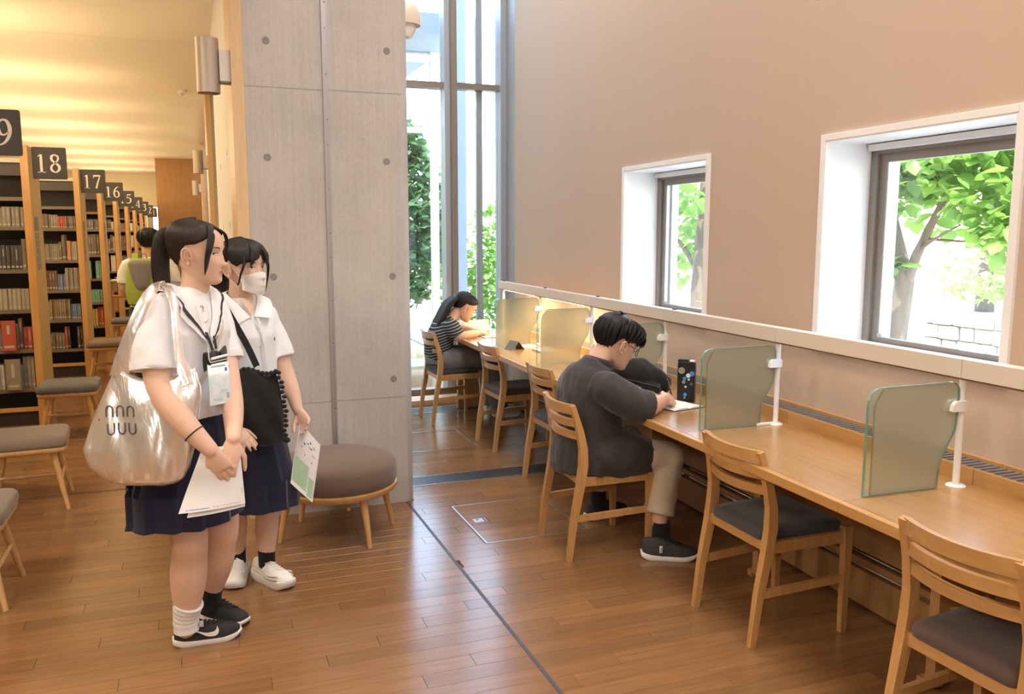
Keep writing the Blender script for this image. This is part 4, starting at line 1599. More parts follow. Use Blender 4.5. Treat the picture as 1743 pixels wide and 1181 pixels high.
def add_ears(me, H, s=1.0, sides=(1, -1)):
    """join crisp ears onto the finished skin"""
    mb = MB()
    for sd in sides:
        st = len(mb.v)
        rim = []
        for k in range(22):
            a = R(-75 + 300 * k / 21)
            rim.append((-.002 - .0165 * math.cos(a) - .005 * math.sin(a), .004 - .003 * math.cos(a), .105 + .0295 * math.sin(a) * (1.0 if math.sin(a) > 0 else .95)))
        mb.tube(rim, [.0030] * 2 + [.0036] * 17 + [.003, .0028, .002], 8)
        mb.tube([(p[0] * .55, .003, .105 + (p[2] - .105) * .60) for p in rim[3:18]], .0030, 8)
        mb.sphere((-.002, -.003, .103), (.0155, .0055, .026), 14, 10)
        mb.sphere((.004, .003, .079), (.0075, .0045, .0095), 12, 8)
        mb.sphere((.010, .003, .100), (.0045, .004, .007), 10, 6)
        mb.xform(H @ Matrix.Scale(s, 4) @ Matrix.Translation((-.006, sd * .0775, -.004)) @ Matrix.Rotation(sd * R(-28), 4, 'Z') @ Matrix.Rotation(sd * R(-6), 4, 'X') @ (Matrix.Identity(4) if sd > 0 else Matrix.Scale(-1, 4, (0, 1, 0))), st)
    bm = bmesh.new()
    bm.from_mesh(me)
    tmp = mb.mesh('ear_tmp')
    tmp.shade_smooth()
    bm.from_mesh(tmp)
    bm.to_mesh(me)
    bm.free()
    bpy.data.meshes.remove(tmp)
    me.shade_smooth()
    return me


def hand_shape(mb, wrist, d, nrm, thumb_side, s=1.0, curl=(.35, .35, .38, .42), spread=.06, thumb=(.75, .25), pinch=0.0):
    """palm + five fingers. d = wrist to knuckles, nrm = palm normal, thumb_side +1/-1 along d x nrm"""
    W = Vector(wrist)
    d = Vector(d).normalized()
    n_ = Vector(nrm)
    n_ = (n_ - d * n_.dot(d)).normalized()
    l = d.cross(n_).normalized() * thumb_side
    secs = []
    for u, hw, hh in ((-.14, .022, .018), (.0, .024, .0175), (.28, .031, .016), (.62, .0375, .0145), (.92, .0375, .0115), (1.03, .035, .009)):
        c = W + d * (.082 * u * s) + n_ * (.006 * u * s)
        secs.append([tuple(c + l * (math.cos(a) * hw * s) + n_ * (math.sin(a) * hh * s)) for a in [2 * PI * k / 16 for k in range(16)]])
    mb.loft(secs)
    # four fingers, index first
    for i, (off, L, r) in enumerate(((.027, .068, .0083), (.0095, .076, .0085), (-.0085, .071, .0081), (-.026, .056, .0072))):
        p = W + d * ((.078 - .004 * abs(i - 1)) * s) + l * (off * s) + n_ * (.004 * s)
        dirv = (d + l * (spread * (1.5 - i) / 1.5)).normalized()
        pts, rad = [tuple(p - dirv * .018 * s)], [r * s]
        ang = 0
        for j, (fr, cf) in enumerate(((.46, .8), (.30, 1.15), (.24, .9))):
            ang += curl[i] * cf
            q = dirv * math.cos(ang) + n_ * math.sin(ang)
            for h in (.5, 1.0):
                pts.append(tuple(Vector(pts[-1] if h == 1.0 or j == 0 and h == .5 else pts[-1]) + q * (L * fr * .5 * s * (1 if j else 1.25))))
                rad.append(r * s * (1 - .09 * j - .05 * h))
        mb.tube(pts, rad, 10)
        mb.sphere(pts[-1], rad[-1] * .98, 10, 6)
    # thumb from the side of the palm near its base
    p = W + d * (.022 * s) + l * (.021 * s) + n_ * (.004 * s)
    t1 = (d * .72 + l * .62 + n_ * thumb[1]).normalized()
    t2 = (d * (.95) + l * (.25 - pinch * .5) + n_ * (thumb[0])).normalized()
    P = [p, p + t1 * .026 * s, p + t1 * .046 * s, p + t1 * .046 * s + t2 * .018 * s, p + t1 * .046 * s + t2 * .036 * s, p + t1 * .046 * s + t2 * .050 * s]
    mb.tube([tuple(q) for q in P], [.0125 * s, .0125 * s, .0105 * s, .0100 * s, .0090 * s, .0068 * s], 10)
    mb.sphere(tuple(P[-1]), .0068 * s, 10, 6)
    return mb


M_SKIN = None


def skin_mat(name, col):
    m, nt, bs = _nodes(name)
    v = coords(nt, 'Object')
    n = tex_noise(nt, 14, v, 4)
    n2 = tex_noise(nt, 300, v, 2)
    at = nt.nodes.new('ShaderNodeAttribute')
    at.attribute_name = 'tint'
    c = mix_col(nt, n.outputs[0], tuple(x * .95 for x in col), tuple(min(1, x * 1.05) for x in col))
    lip = (col[0] * .72, col[1] * .42, col[2] * .44)
    c = mix_col(nt, at.outputs['Fac'], c, lip)
    nt.links.new(c, bs.inputs['Base Color'])
    bs.inputs['Roughness'].default_value = .5
    bs.inputs['Specular IOR Level'].default_value = .35
    bs.inputs['Subsurface Weight'].default_value = .12
    bs.inputs['Subsurface Radius'].default_value = (1, .4, .25)
    bs.inputs['Subsurface Scale'].default_value = .008
    bump(nt, bs, n2.outputs[0], .05, .001)
    MATS[name] = m
    return m


def tint_lips(me, H, s=1.0):
    """colour of the lips themselves"""
    Hi = H.inverted()
    at = me.attributes.new('tint', 'FLOAT', 'POINT')
    for i, v in enumerate(me.vertices):
        p = Hi @ v.co
        p = p / s
        k = 0
        if p.x > .07 and -.01 < p.z < .08:
            e = (p.y / .0215) ** 2 + ((p.z - .0475) / (.0095 * max(.25, 1 - abs(p.y) / .03))) ** 2
            k = max(0, min(1, (1.25 - e) * 2))
        at.data[i].value = k


def face_bits(root, H, hb, s=1.0, look=0.0, brow=(.025, .018, .015), lash=True, eyes=(1, -1), open_=.0042):
    """eyes and brows laid on the face; hb = BVH of the bare head in its own frame"""
    def on(y, z, off):
        hit = hb.ray_cast(Vector((.25, y, z)), Vector((-1, 0, 0)))
        p = hit[0] if hit[0] else Vector((.085, y, z))
        return H @ ((p + Vector((off, 0, 0))) * s)
    for sd in eyes:
        mb = MB()
        cy = sd * .0315
        zc = .1125

        def almond(c, wy, up, dn, off, mi, seg=10, dy=0):
            mb.cur = mi
            T = [on(c + wy * (-1 + 2 * k / seg) + dy, zc + up * math.sin(PI * k / seg) ** .8, off) for k in range(seg + 1)]
            Bm = [on(c + wy * (-1 + 2 * k / seg) + dy, zc - dn * math.sin(PI * k / seg) ** .8, off) for k in range(seg + 1)]
            mb.add([tuple(p) for p in T + Bm], [(k, k + 1, seg + 2 + k, seg + 1 + k) for k in range(seg)])
        almond(cy, .0135, open_, open_ * .75, .0006, 0)
        almond(cy, .0052, open_ * .98, open_ * .74, .0010, 1, 8, look)
        almond(cy, .0025, open_ * .6, open_ * .5, .0013, 2, 6, look)
        # upper lash line
        mb.cur = 2
        pts = [tuple(on(cy + .0145 * (-1 + 2 * k / 10), zc + open_ * math.sin(PI * k / 10) ** .8 + .0006, .0008)) for k in range(11)]
        mb.tube(pts, [.0005 + .0009 * math.sin(PI * k / 10) for k in range(11)], 6)
        putmb(mb, 'eye', [plain('eye_white', (.80, .76, .72), .25), plain('eye_iris', (.035, .020, .012), .15), plain('lash_black', (.012, .010, .010), .5)], root)
        b = MB()
        pts = [tuple(on(cy + sd * (-.015 + .034 * k / 8), .1325 + .004 * math.sin(PI * k / 8 * .75), .0006)) for k in range(9)]
        b.tube(pts, [.0007 + .0013 * math.sin(PI * min(1, .15 + k / 9)) for k in range(9)], 6)
        putmb(b, 'eyebrow', plain('brow_hair', brow, .7), root)


def hair_mat(name, col, hi):
    m, nt, bs = _nodes(name)
    v = coords(nt, 'UV', (1, 1, 1))
    mp = nt.nodes.new('ShaderNodeMapping')
    mp.inputs['Scale'].default_value = (90, 3, 1)
    nt.links.new(v, mp.inputs['Vector'])
    n = tex_noise(nt, 2.2, mp.outputs[0], 4, .6, .2)
    nt.links.new(mix_col(nt, n.outputs[0], col, hi), bs.inputs['Base Color'])
    bs.inputs['Roughness'].default_value = .5
    bs.inputs['Specular IOR Level'].default_value = .35
    bs.inputs['Anisotropic'].default_value = .5
    bump(nt, bs, n.outputs[0], .5, .003)
    MATS[name] = m
    return m


M_HAIR = hair_mat('hair_black_brown', (.010, .007, .006), (.038, .024, .019))
M_HAIRB = hair_mat('hair_black', (.007, .0065, .0065), (.022, .019, .018))


def grid_mesh(name, P, closed_u=False):
    """P[i][j] -> mesh with UV: u across strands (j), v along (i)"""
    ni, nj = len(P), len(P[0])
    verts = [tuple(p) for r in P for p in r]
    faces, uvs = [], []
    for i in range(ni - 1):
        for j in range(nj if closed_u else nj - 1):
            k = (j + 1) % nj
            faces.append((i * nj + j, i * nj + k, (i + 1) * nj + k, (i + 1) * nj + j))
            uvs += [(j / nj, i / ni), ((j + 1) / nj, i / ni), ((j + 1) / nj, (i + 1) / ni), (j / nj, (i + 1) / ni)]
    me = bpy.data.meshes.new(name)
    me.from_pydata(verts, [], faces)
    uv = me.uv_layers.new(name='UVMap')
    for i, q in enumerate(uvs):
        uv.data[i].uv = q
    me.shade_smooth()
    return me


def hair_cap(root, H, hb, low, thick, mat, name='hair', s=1.0, na=150, nt_=26, part=None, ridge=.0012, crown=(-.012, .0, .20)):
    """hair shell from the crown down to low(az); az 0 = face front, +left. thick(az,t)"""
    P = []
    c0 = Vector((-.006, 0, .135))
    for i in range(nt_ + 1):
        t = i / nt_
        row = []
        for j in range(na):
            az = -PI + 2 * PI * j / na
            el = lerp(PI / 2, low(az), t)          # elevation angle seen from c0
            d = Vector((math.cos(el) * math.cos(az), math.cos(el) * math.sin(az), math.sin(el)))
            hit = hb.ray_cast(c0 + d * .4, -d)
            p = hit[0] if hit[0] else c0 + d * .08
            th = thick(az, t)
            if i == nt_:
                th = -.002
            rg = ridge * math.sin(az * 47 + 3 * math.sin(az * 7)) * t + ridge * .7 * math.sin(az * 83 + 1.3)
            row.append(H @ ((p + d * (th + (rg if 0 < i < nt_ else 0))) * s))
        P.append(row)
    me = grid_mesh(name, P, True)
    me.materials.append(mat)
    o = link(name, me, root)
    o.matrix_local = ROOTINV(root)
    return o


def lock(root, pts, rad, mat, name='hair_lock', flat=.45, n=14, upv=(0, 0, 1), sub=5, strands=9, ridge=.06):
    """tapered bundle of hair along pts"""
    P = catmull([(*p, r) for p, r in zip(pts, rad)], sub)
    rows = []
    prev = None
    n = n * 2
    for i, q in enumerate(P):
        p = Vector(q[:3])
        a, b = Vector(P[max(i - 1, 0)][:3]), Vector(P[min(i + 1, len(P) - 1)][:3])
        t = (b - a).normalized()
        u = Vector(upv) if prev is None else prev
        u = u - t * u.dot(t)
        if u.length < 1e-4:
            u = Vector((1, 0, 0)) - t * t.x
        u.normalize()
        prev = u
        w = t.cross(u)
        r = q[3]
        rows.append([p + (u * math.cos(2 * PI * k / n) + w * math.sin(2 * PI * k / n) * flat) * r * (1 + ridge * math.sin(strands * 2 * PI * k / n + i * .15)) for k in range(n)])
    tip = Vector(P[-1][:3])
    rows.append([tip + (p - tip) * .05 for p in rows[-1]])
    st = Vector(P[0][:3])
    rows.insert(0, [st + (p - st) * .05 for p in rows[0]])
    me = grid_mesh(name, rows, True)
    me.materials.append(mat)
    o = link(name, me, root)
    o.matrix_local = ROOTINV(root)
    return o


def tousle(root, H, hb, mat, low, s=1.0, n=40, seed=1, off=.024, r=.011, frm=78, skip=0.0):
    """short overlapping locks lying over a hair cap"""
    rr_ = random.Random(seed)
    c0 = Vector((-.006, 0, .135))

    def sp(az, el, o):
        d = Vector((math.cos(el) * math.cos(az), math.cos(el) * math.sin(az), math.sin(el)))
        hit = hb.ray_cast(c0 + d * .4, -d)
        return H @ (((hit[0] if hit[0] else c0 + d * .08) + d * o) * s)
    for i in range(n):
        az = -PI + 2 * PI * (i + rr_.uniform(-.3, .3)) / n
        e0, e1 = R(rr_.uniform(frm - 35, frm)), low(az)
        pts = [sp(az + rr_.uniform(-.12, .12), e0, off * .85), sp(az + rr_.uniform(-.10, .10), lerp(e0, e1, .4), off * .95), sp(az + rr_.uniform(-.08, .08), lerp(e0, e1, .75), off * .55), sp(az + rr_.uniform(-.06, .06), e1 - R(rr_.uniform(0, 6)), off * .05)]
        lock(root, [tuple(p) for p in pts], [r * .5, r * 1.25, r, .0012], mat, 'hair_lock', .4, 6, (0, 0, 1), 4, 3, .1)


def drape(bvh, A, B, na=24, nb=6, off=.004, lift=0.0):
    """sheet spanned between polylines A and B, laid onto a body surface"""
    def samp(L, t):
        C_ = catmull([tuple(p) for p in L], 8) if len(L) > 2 else [tuple(p) for p in L]
        k = t * (len(C_) - 1)
        i = min(int(k), len(C_) - 2)
        return Vector(C_[i]).lerp(Vector(C_[i + 1]), k - i)
    P = []
    for i in range(na + 1):
        a, b = samp(A, i / na), samp(B, i / na)
        row = []
        for j in range(nb + 1):
            p = a.lerp(b, j / nb)
            loc, nrm, idx, dist = bvh.find_nearest(p)
            if (p - loc).dot(nrm) < off:
                p = loc + nrm * off
            row.append(p + nrm * lift * (j / nb))
        P.append(row)
    return P


def sheet(P, name, mat, root, thick=.002):
    me = grid_mesh(name, P)
    me.materials.append(mat)
    bm = bmesh.new()
    bm.from_mesh(me)
    bmesh.ops.recalc_face_normals(bm, faces=bm.faces)
    bmesh.ops.solidify(bm, geom=list(bm.faces), thickness=thick)
    bm.to_mesh(me)
    bm.free()
    me.shade_smooth()
    me.set_sharp_from_angle(angle=R(50))
    o = link(name, me, root)
    if root is not None:
        o.matrix_local = ROOTINV(root)
    return o


def shoe(root, heel, yaw, L, mats, chunky=False, lace=True, h_ank=.085, name='shoe', roll=0):
    """trainer: local x from heel to toe. mats: upper, sole, lace, (accent)"""
    M = Matrix.Translation((heel[0], heel[1], 0)) @ Matrix.Rotation(yaw, 4, 'Z')
    k = L / .26
    sh = .022 * k if not chunky else .036 * k
    W = [(0, .022, .078), (.06, .030, .084), (.18, .034, .086), (.32, .034, .084), (.45, .036, .076), (.60, .041, .068), (.75, .043, .060), (.88, .039, .053), (.96, .030, .044), (1.0, .018, .034)]
    up = MB()
    rings = []
    for u in [0, .02, .06, .12, .2, .28, .36, .44, .52, .60, .68, .76, .84, .90, .95, .985, 1.0]:
        w, h = interp(u, W)
        w *= k
        h = h * k * (h_ank / .082 if u < .4 else lerp(h_ank / .082, 1, min(1, (u - .4) / .2)))
        if chunky:
            w *= 1.10
            h *= 1.05
        x = u * L
        z0 = sh * .45
        ring = []
        for q in range(20):
            a = PI * q / 19
            ca, sa = math.cos(a), math.sin(a)
            y = w * math.copysign(abs(ca) ** .72, ca) * (1 - .22 * max(0, sa - .2) if u < .45 else 1)
            ring.append((x, y, z0 + max(0, h - z0 + .012 * k) * sa ** .8))
        rings.append(ring)
    up.loft(rings)
    # ankle collar
    up.xform(M)
    part = putmb(up, name, mats[0], root, True, 75)
    so = MB()
    rr_ = []
    for z, gx, lo in ((0, .94, 0), (.004, .985, 0), (sh * .5, 1.03, 0), (sh * .9, 1.03, 0), (sh, .99, 0)):
        ring = []
        N = 40
        for q in range(N):
            a = 2 * PI * q / N
            u = .5 - .5 * math.cos(a)
            w, _ = interp(u, W)
            w = w * k * (1.03 if not chunky else 1.16) * min(1, .80 + 3 * u) * min(1, .72 + 4 * (1 - u)) + .002
            y = w * (1 if a < PI else -1)
            x = L * .5 + (u - .5) * L * gx * 1.03
            spring = .016 * k * max(0, (u - .78) / .22) ** 2 + .006 * k * max(0, (.10 - u) / .1)
            ring.append((x, y * (gx if gx < 1 else 1), z + spring + (.010 * k * max(0, .3 - u) / .3 if z > sh * .6 else 0)))
        rr_.append(ring)
    so.loft(rr_)
    so.xform(M)
    putmb(so, 'sole', mats[1], part, True, 50)
    if chunky:
        ov = MB()
        for sd in (-1, 1):
            for z_, amp in ((.050, .006), (.064, .010)):
                P_ = []
                for q in range(13):
                    u = .10 + .75 * q / 12
                    w, h = interp(u, W)
                    P_.append((u * L, sd * (w * k * 1.10 * (1.0 if z_ < .06 else .90) + .001), z_ * k * (1 if u < .45 else 1 - (u - .45) * .35) + amp * k * math.sin(u * 9)))
                ov.tube(P_, [.002] + [.0042] * 11 + [.002], 6)
        ov.xform(M)
        putmb(ov, 'overlay', plain('shoe_overlay', (.66, .62, .56), .6), part)
    if lace:
        la = MB()
        for i in range(5):
            u = .40 + i * .065
            w, h = interp(u, W)
            h = h * k * (h_ank / .082 if u < .4 else lerp(h_ank / .082, 1, min(1, (u - .4) / .2))) * (1.05 if chunky else 1)
            la.tube([(u * L, -.022 * k, h + .008), (u * L + .004, 0, h + .0150 * k), (u * L, .022 * k, h + .008)], .0032, 6)
            la.tube([(u * L, -.020 * k, h + .009), (u * L + .015, .0, h + .0145 * k), (u * L + .022, .020 * k, h + .006)], .0026, 6)
        la.tube([(.37 * L, 0, .088 * k), (.40 * L, .02, .09 * k), (.45 * L, .03, .075 * k)], .0022, 6)
        la.tube([(.37 * L, 0, .088 * k), (.41 * L, -.02, .09 * k), (.46 * L, -.03, .072 * k)], .0022, 6)
        la.xform(M)
        putmb(la, 'laces', mats[2], part)
        tg = MB().box(.30 * L, .345 * L, -.018, .018, .06 * k, (.098 if h_ank > .08 else .09) * k, .005)
        tg.xform(M)
        putmb(tg, 'tongue', mats[0], part)
    return part, M

# ------------------------------------------------------------------ people
M_SKIN = skin_mat('skin_fair', (.72, .475, .35))
M_SKIN2 = skin_mat('skin_warm', (.66, .42, .30))
M_SHIRT = cloth('white_shirt', (.84, .84, .88), .8, .03, 500, .1, .12)
M_NAVY = cloth('navy_skirt', (.014, .016, .038), .85, .15, 600, .15, .15)
M_BLACKC = cloth('black_cloth', (.014, .013, .014), .85, .15, 300, .2, .3)
M_BLKTRIM = plain('black_trim', (.018, .015, .017), .6)
M_SOLE = plain('white_sole', (.74, .71, .66), .6, var=.08, scale=30)
M_SHOEB = plain('black_shoe_knit', (.018, .016, .017), .7, var=.3, scale=200, bmp=.4, bscale=300)
M_SHOEW = plain('white_shoe', (.82, .80, .75), .55, var=.08, scale=20, bmp=.1)
M_LACEB = plain('black_lace', (.012, .012, .012), .8)
M_LACEW = plain('white_lace', (.82, .80, .76), .8)
M_PAPER = plain('paper_sheet', (.84, .84, .85), .75, var=.02, scale=80)
M_SOCKW = cloth('white_sock', (.80, .79, .79), .9, .04, 300, .1, .3)
M_SOCKB = cloth('black_sock', (.015, .014, .015), .9, .1, 300, .1, .3)

HEADMB = head_shape()
HB = BVHTree.FromPolygons([Vector(v) for v in HEADMB.v], HEADMB.f)


def add_head(mb, H, s=1.0, ears=(1, -1)):
    st = len(mb.v)
    mb.add(HEADMB.v, HEADMB.f)
    mb.xform(H @ Matrix.Scale(s, 4), st)


def skirt(root, waist, hem, yaw, hw0, hd0, hw1, hd1, pleats, mat, amp=.016, name='skirt', tilt=(0, 0), seed=0):
    n = pleats * 8
    rows = []
    for i in range(25):
        t = i / 24
        c = Vector(waist).lerp(Vector(hem), t)
        e = t ** .85
        hw, hd = lerp(hw0, hw1, e), lerp(hd0, hd1, e)
        row = []
        for k in range(n):
            a = 2 * PI * k / n
            ph = (k % 8) / 8
            saw = (ph if ph < .75 else (1 - ph) * 3) - .35
            a2 = a + .02 * math.sin(a * 5 + seed) * t
            r = 1 + (amp * t ** .7 * saw * 2 + .012 * t * math.sin(3 * a + seed)) / .17 * .9
            x, y = hd * math.cos(a2) * r, hw * math.sin(a2) * r
            row.append(Vector((c.x + x * math.cos(yaw) - y * math.sin(yaw), c.y + x * math.sin(yaw) + y * math.cos(yaw), c.z + (tilt[0] * x + tilt[1] * y) * t + .004 * math.sin(4 * a + seed) * t)))
        rows.append(row)
    # hem turned in, waist closed
    c = Vector(hem)
    rows.append([c + (p - c) * .97 + Vector((0, 0, .004)) for p in rows[-1]])
    rows.append([p + Vector((0, 0, .12)) for p in rows[-1]])
    w = Vector(waist)
    rows.insert(0, [w + (p - w) * .3 for p in rows[0]])
    me = grid_mesh(name, rows, True)
    me.set_sharp_from_angle(angle=R(35))
    me.materials.append(mat)
    o = link(name, me, root)
    o.matrix_local = ROOTINV(root)
    return o


# ================================================================== girl with the silver tote bag
G1 = thing('person', 'ponytailed girl in white blouse and navy skirt holding a white sheet', 'person', (0.0, 3.3, 0))
yaw1 = R(-35)
TT1 = Matrix.Translation((-.018, 3.30, 0)) @ Matrix.Rotation(R(10), 4, 'Z') @ Matrix.Translation((0, -3.30, 0))


def t1(L):
    return [tuple(TT1 @ Vector(p)) for p in L]


H1 = head_frame((.013, 3.285, 1.368), R(-23), R(3), R(0))
b = MB()
add_head(b, H1)
limb(b, [(-.012, 3.305, 1.26), (.000, 3.300, 1.33), (.010, 3.292, 1.40), (.012, 3.29, 1.46)], [.060, .052, .050, .052], 20)
tor1 = [((-.04, 3.30, .80), .135, .10), ((-.02, 3.30, .95), .115, .085), ((-.012, 3.30, 1.10), .125, .088), ((-.008, 3.295, 1.22), .150, .088), ((-.01, 3.30, 1.30), .135, .065), ((-.008, 3.302, 1.335), .07, .05)]
b.loft([hring(c, yaw1, w, d, 24) for c, w, d in tor1])
# right (near) arm and left arm, hands meeting in front
limb(b, [(-.118, 3.175, 1.285), (-.130, 3.11, 1.15), (-.122, 3.055, 1.03), (-.055, 2.99, .925), (.028, 2.950, .828)], [.052, .050, .045, .041, .0265], 18)
limb(b, [(.060, 3.425, 1.27), (.090, 3.38, 1.14), (.105, 3.29, 1.02), (.110, 3.12, .93), (.103, 2.985, .852)], [.050, .046, .042, .038, .0255], 18)
hand_shape(b, (.028, 2.950, .828), (.42, -.12, -.85), (.25, .95, .0), -1, .95, (.24, .26, .30, .36), .05, (.55, .30))
hand_shape(b, (.103, 2.985, .852), (-.26, -.36, -.88), (.05, .92, -.30), 1, .95, (.20, .22, .26, .32), .05, (.5, .30))
# legs
limb(b, [(-.075, 3.25, .82), (-.070, 3.23, .62), (-.058, 3.215, .44), (-.062, 3.235, .36), (-.070, 3.25, .27), (-.083, 3.268, .13), (-.088, 3.275, .07)], [.085, .080, .066, .064, .066, .044, .040], 20)
limb(b, [(.015, 3.35, .82), (.040, 3.34, .62), (.060, 3.345, .43), (.050, 3.37, .35), (.036, 3.40, .26), (.010, 3.45, .13), (.000, 3.468, .07)], [.085, .080, .062, .059, .060, .040, .037], 20)
me = add_ears(fuse(b, .0042, 3, .5, 'body'), H1)
tint_lips(me, H1)
put(me, 'body', M_SKIN, G1)
face_bits(G1, H1, HB, 1.0, -.003)


def low1(az):
    d = abs(math.degrees(az))
    return R(interp(d, [(0, 50), (14, 40), (32, 26), (52, 14), (70, 6), (84, 5), (98, 2), (106, -12), (118, -36), (140, -50), (180, -54)])[0])


hair_cap(G1, H1, HB, low1, lambda az, t: (.013 + .008 * max(0, -math.cos(az))) * (1 - .45 * t * (abs(az) < 1.7) - .75 * t ** 3 * (abs(az) >= 1.7)) + .003 * gauss(az, .08) * -1 * (t < .9), M_HAIR, ridge=.0009)


def hp(H, pts):
    return [tuple(H @ Vector(p)) for p in pts]


lock(G1, hp(H1, [(-.085, 0, .165), (-.115, .0, .176), (-.134, .0, .140), (-.138, .002, .06), (-.130, .004, -.02), (-.116, .006, -.085)]), [.020, .028, .034, .035, .030, .006], M_HAIR, 'ponytail', .8, 20, (0, 1, 0), 6, 15, .05)
lock(G1, hp(H1, [(-.096, 0, .166), (-.106, 0, .172), (-.116, 0, .174)]), [.022, .025, .023], plain('hair_tie', (.02, .018, .02), .6), 'hair_tie', .9)
lock(G1, hp(H1, [(.035, -.012, .212), (.068, -.046, .188), (.073, -.068, .145), (.066, -.072, .105), (.061, -.072, .070), (.055, -.069, .038)]), [.012, .020, .018, .014, .010, .002], M_HAIR, 'side_lock', .35, 14, (0, 1, 0))
lock(G1, hp(H1, [(.040, .005, .212), (.080, .034, .190), (.084, .060, .155), (.074, .072, .115), (.066, .074, .085)]), [.010, .014, .011, .008, .002], M_HAIR, 'side_lock', .35, 14, (0, 1, 0))

# blouse
s = MB()
rows = [((-.045, 3.285, .895), .165, .138), ((-.04, 3.287, .94), .164, .136), ((-.035, 3.292, 1.03), .152, .124), ((-.030, 3.295, 1.12), .152, .126), ((-.026, 3.292, 1.20), .160, .128), ((-.026, 3.299, 1.27), .160, .108), ((-.024, 3.302, 1.315), .138, .085), ((-.016, 3.304, 1.345), .082, .066), ((-.012, 3.305, 1.358), .06, .052)]
s.loft([hring(c, yaw1, w, d, 32, 2.3) for c, w, d in rows])
s.tube([(-.085, 3.205, 1.30), (-.118, 3.170, 1.282), (-.132, 3.140, 1.22), (-.138, 3.115, 1.15), (-.138, 3.095, 1.085)], [.056, .066, .072, .077, .080], 22)
s.sphere((-.112, 3.178, 1.285), .060, 16, 10)
s.tube([(.035, 3.395, 1.29), (.062, 3.425, 1.272), (.080, 3.410, 1.20), (.092, 3.388, 1.13), (.098, 3.365, 1.075)], [.054, .060, .064, .067, .069], 22)
s.sphere((.056, 3.42, 1.275), .056, 16, 10)
me = fuse(s, .0055, 6, .5, 'blouse')
wrinkle(me, .008, 8, (1, 1, .6), 3.1)
wrinkle(me, .003, 24, (1, 1, .5), 5.1)
BL1 = bvh_of(me)
put(me, 'blouse', M_SHIRT, G1)
# sleeve hem bands
for c, r, ax in (((-.138, 3.096, 1.088), .0795, (0.0, -.03, -.12)), ((.098, 3.367, 1.078), .0685, (.01, -.03, -.12))):
    t_ = Vector(ax).normalized()
    c = Vector(c)
    mb = MB().tube([c - t_ * .024, c - t_ * .012, c], [r * .985 + .0015, r * .99 + .0015, r * .985 + .0015], 26)
    putmb(mb, 'sleeve_band', M_SHIRT, G1)
# wide collar with a dark stripe, right and left sides
colR_in = t1([(-.066, 3.335, 1.372), (-.050, 3.262, 1.366), (-.022, 3.235, 1.338), (.006, 3.205, 1.285), (.036, 3.150, 1.195)])
colR_out = t1([(-.115, 3.295, 1.358), (-.105, 3.205, 1.335), (-.065, 3.165, 1.275), (-.018, 3.145, 1.215), (.034, 3.135, 1.158)])
colL_in = t1([(-.01, 3.375, 1.375), (.042, 3.345, 1.366), (.050, 3.300, 1.330), (.050, 3.240, 1.275), (.042, 3.155, 1.195)])
colL_out = t1([(.010, 3.42, 1.358), (.090, 3.385, 1.335), (.098, 3.320, 1.285), (.080, 3.240, 1.22), (.042, 3.140, 1.158)])
for A, B_ in ((colR_in, colR_out), (colL_in, colL_out)):
    P = drape(BL1, A, B_, 26, 6, .006, .006)
    cobj = sheet(P, 'collar', M_SHIRT, G1, .0025)
    Q = []
    for row in P:
        q = []
        for t_ in (.70, .82):
            k = t_ * 6
            i = int(k)
            q.append(row[i].lerp(row[i + 1], k - i))
        Q.append(q)
    off = []
    for i, q in enumerate(Q):
        loc, nrm, *_ = BL1.find_nearest(q[0])
        off.append([p + nrm * .004 for p in q])
    sheet(off, 'collar_stripe', M_BLKTRIM, cobj, .0012)
# back of the collar
P = drape(BL1, [colR_in[0], t1([(-.055, 3.37, 1.378)])[0], colL_in[0]], [colR_out[0], t1([(-.09, 3.40, 1.34)])[0], colL_out[0]], 12, 4, .006, .006)
sheet(P, 'collar', M_SHIRT, G1, .0025)
# neck panel with the little emblem
P = drape(BL1, t1([(-.020, 3.215, 1.335), (.012, 3.205, 1.328), (.046, 3.25, 1.335)]), t1([(.000, 3.17, 1.25), (.022, 3.16, 1.24), (.045, 3.19, 1.25)]), 10, 6, .003)
sheet(P, 'neck_panel', M_SHIRT, G1, .001)
em = MB()
c = TT1 @ Vector((.020, 3.178, 1.285))
loc, nrm, *_ = BL1.find_nearest(c)
for k in range(9):
    a = k * 2.4
    em.tube([loc + nrm * .006 + Vector((.004 * math.cos(a), -.003 * math.cos(a), .010 * math.sin(a))), loc + nrm * .007 + Vector((.010 * math.cos(a + 1), -.006 * math.cos(a + 1), .014 * math.sin(a + 1)))], .0011, 5)
putmb(em, 'emblem', plain('emblem_grey', (.25, .25, .28), .5), G1)
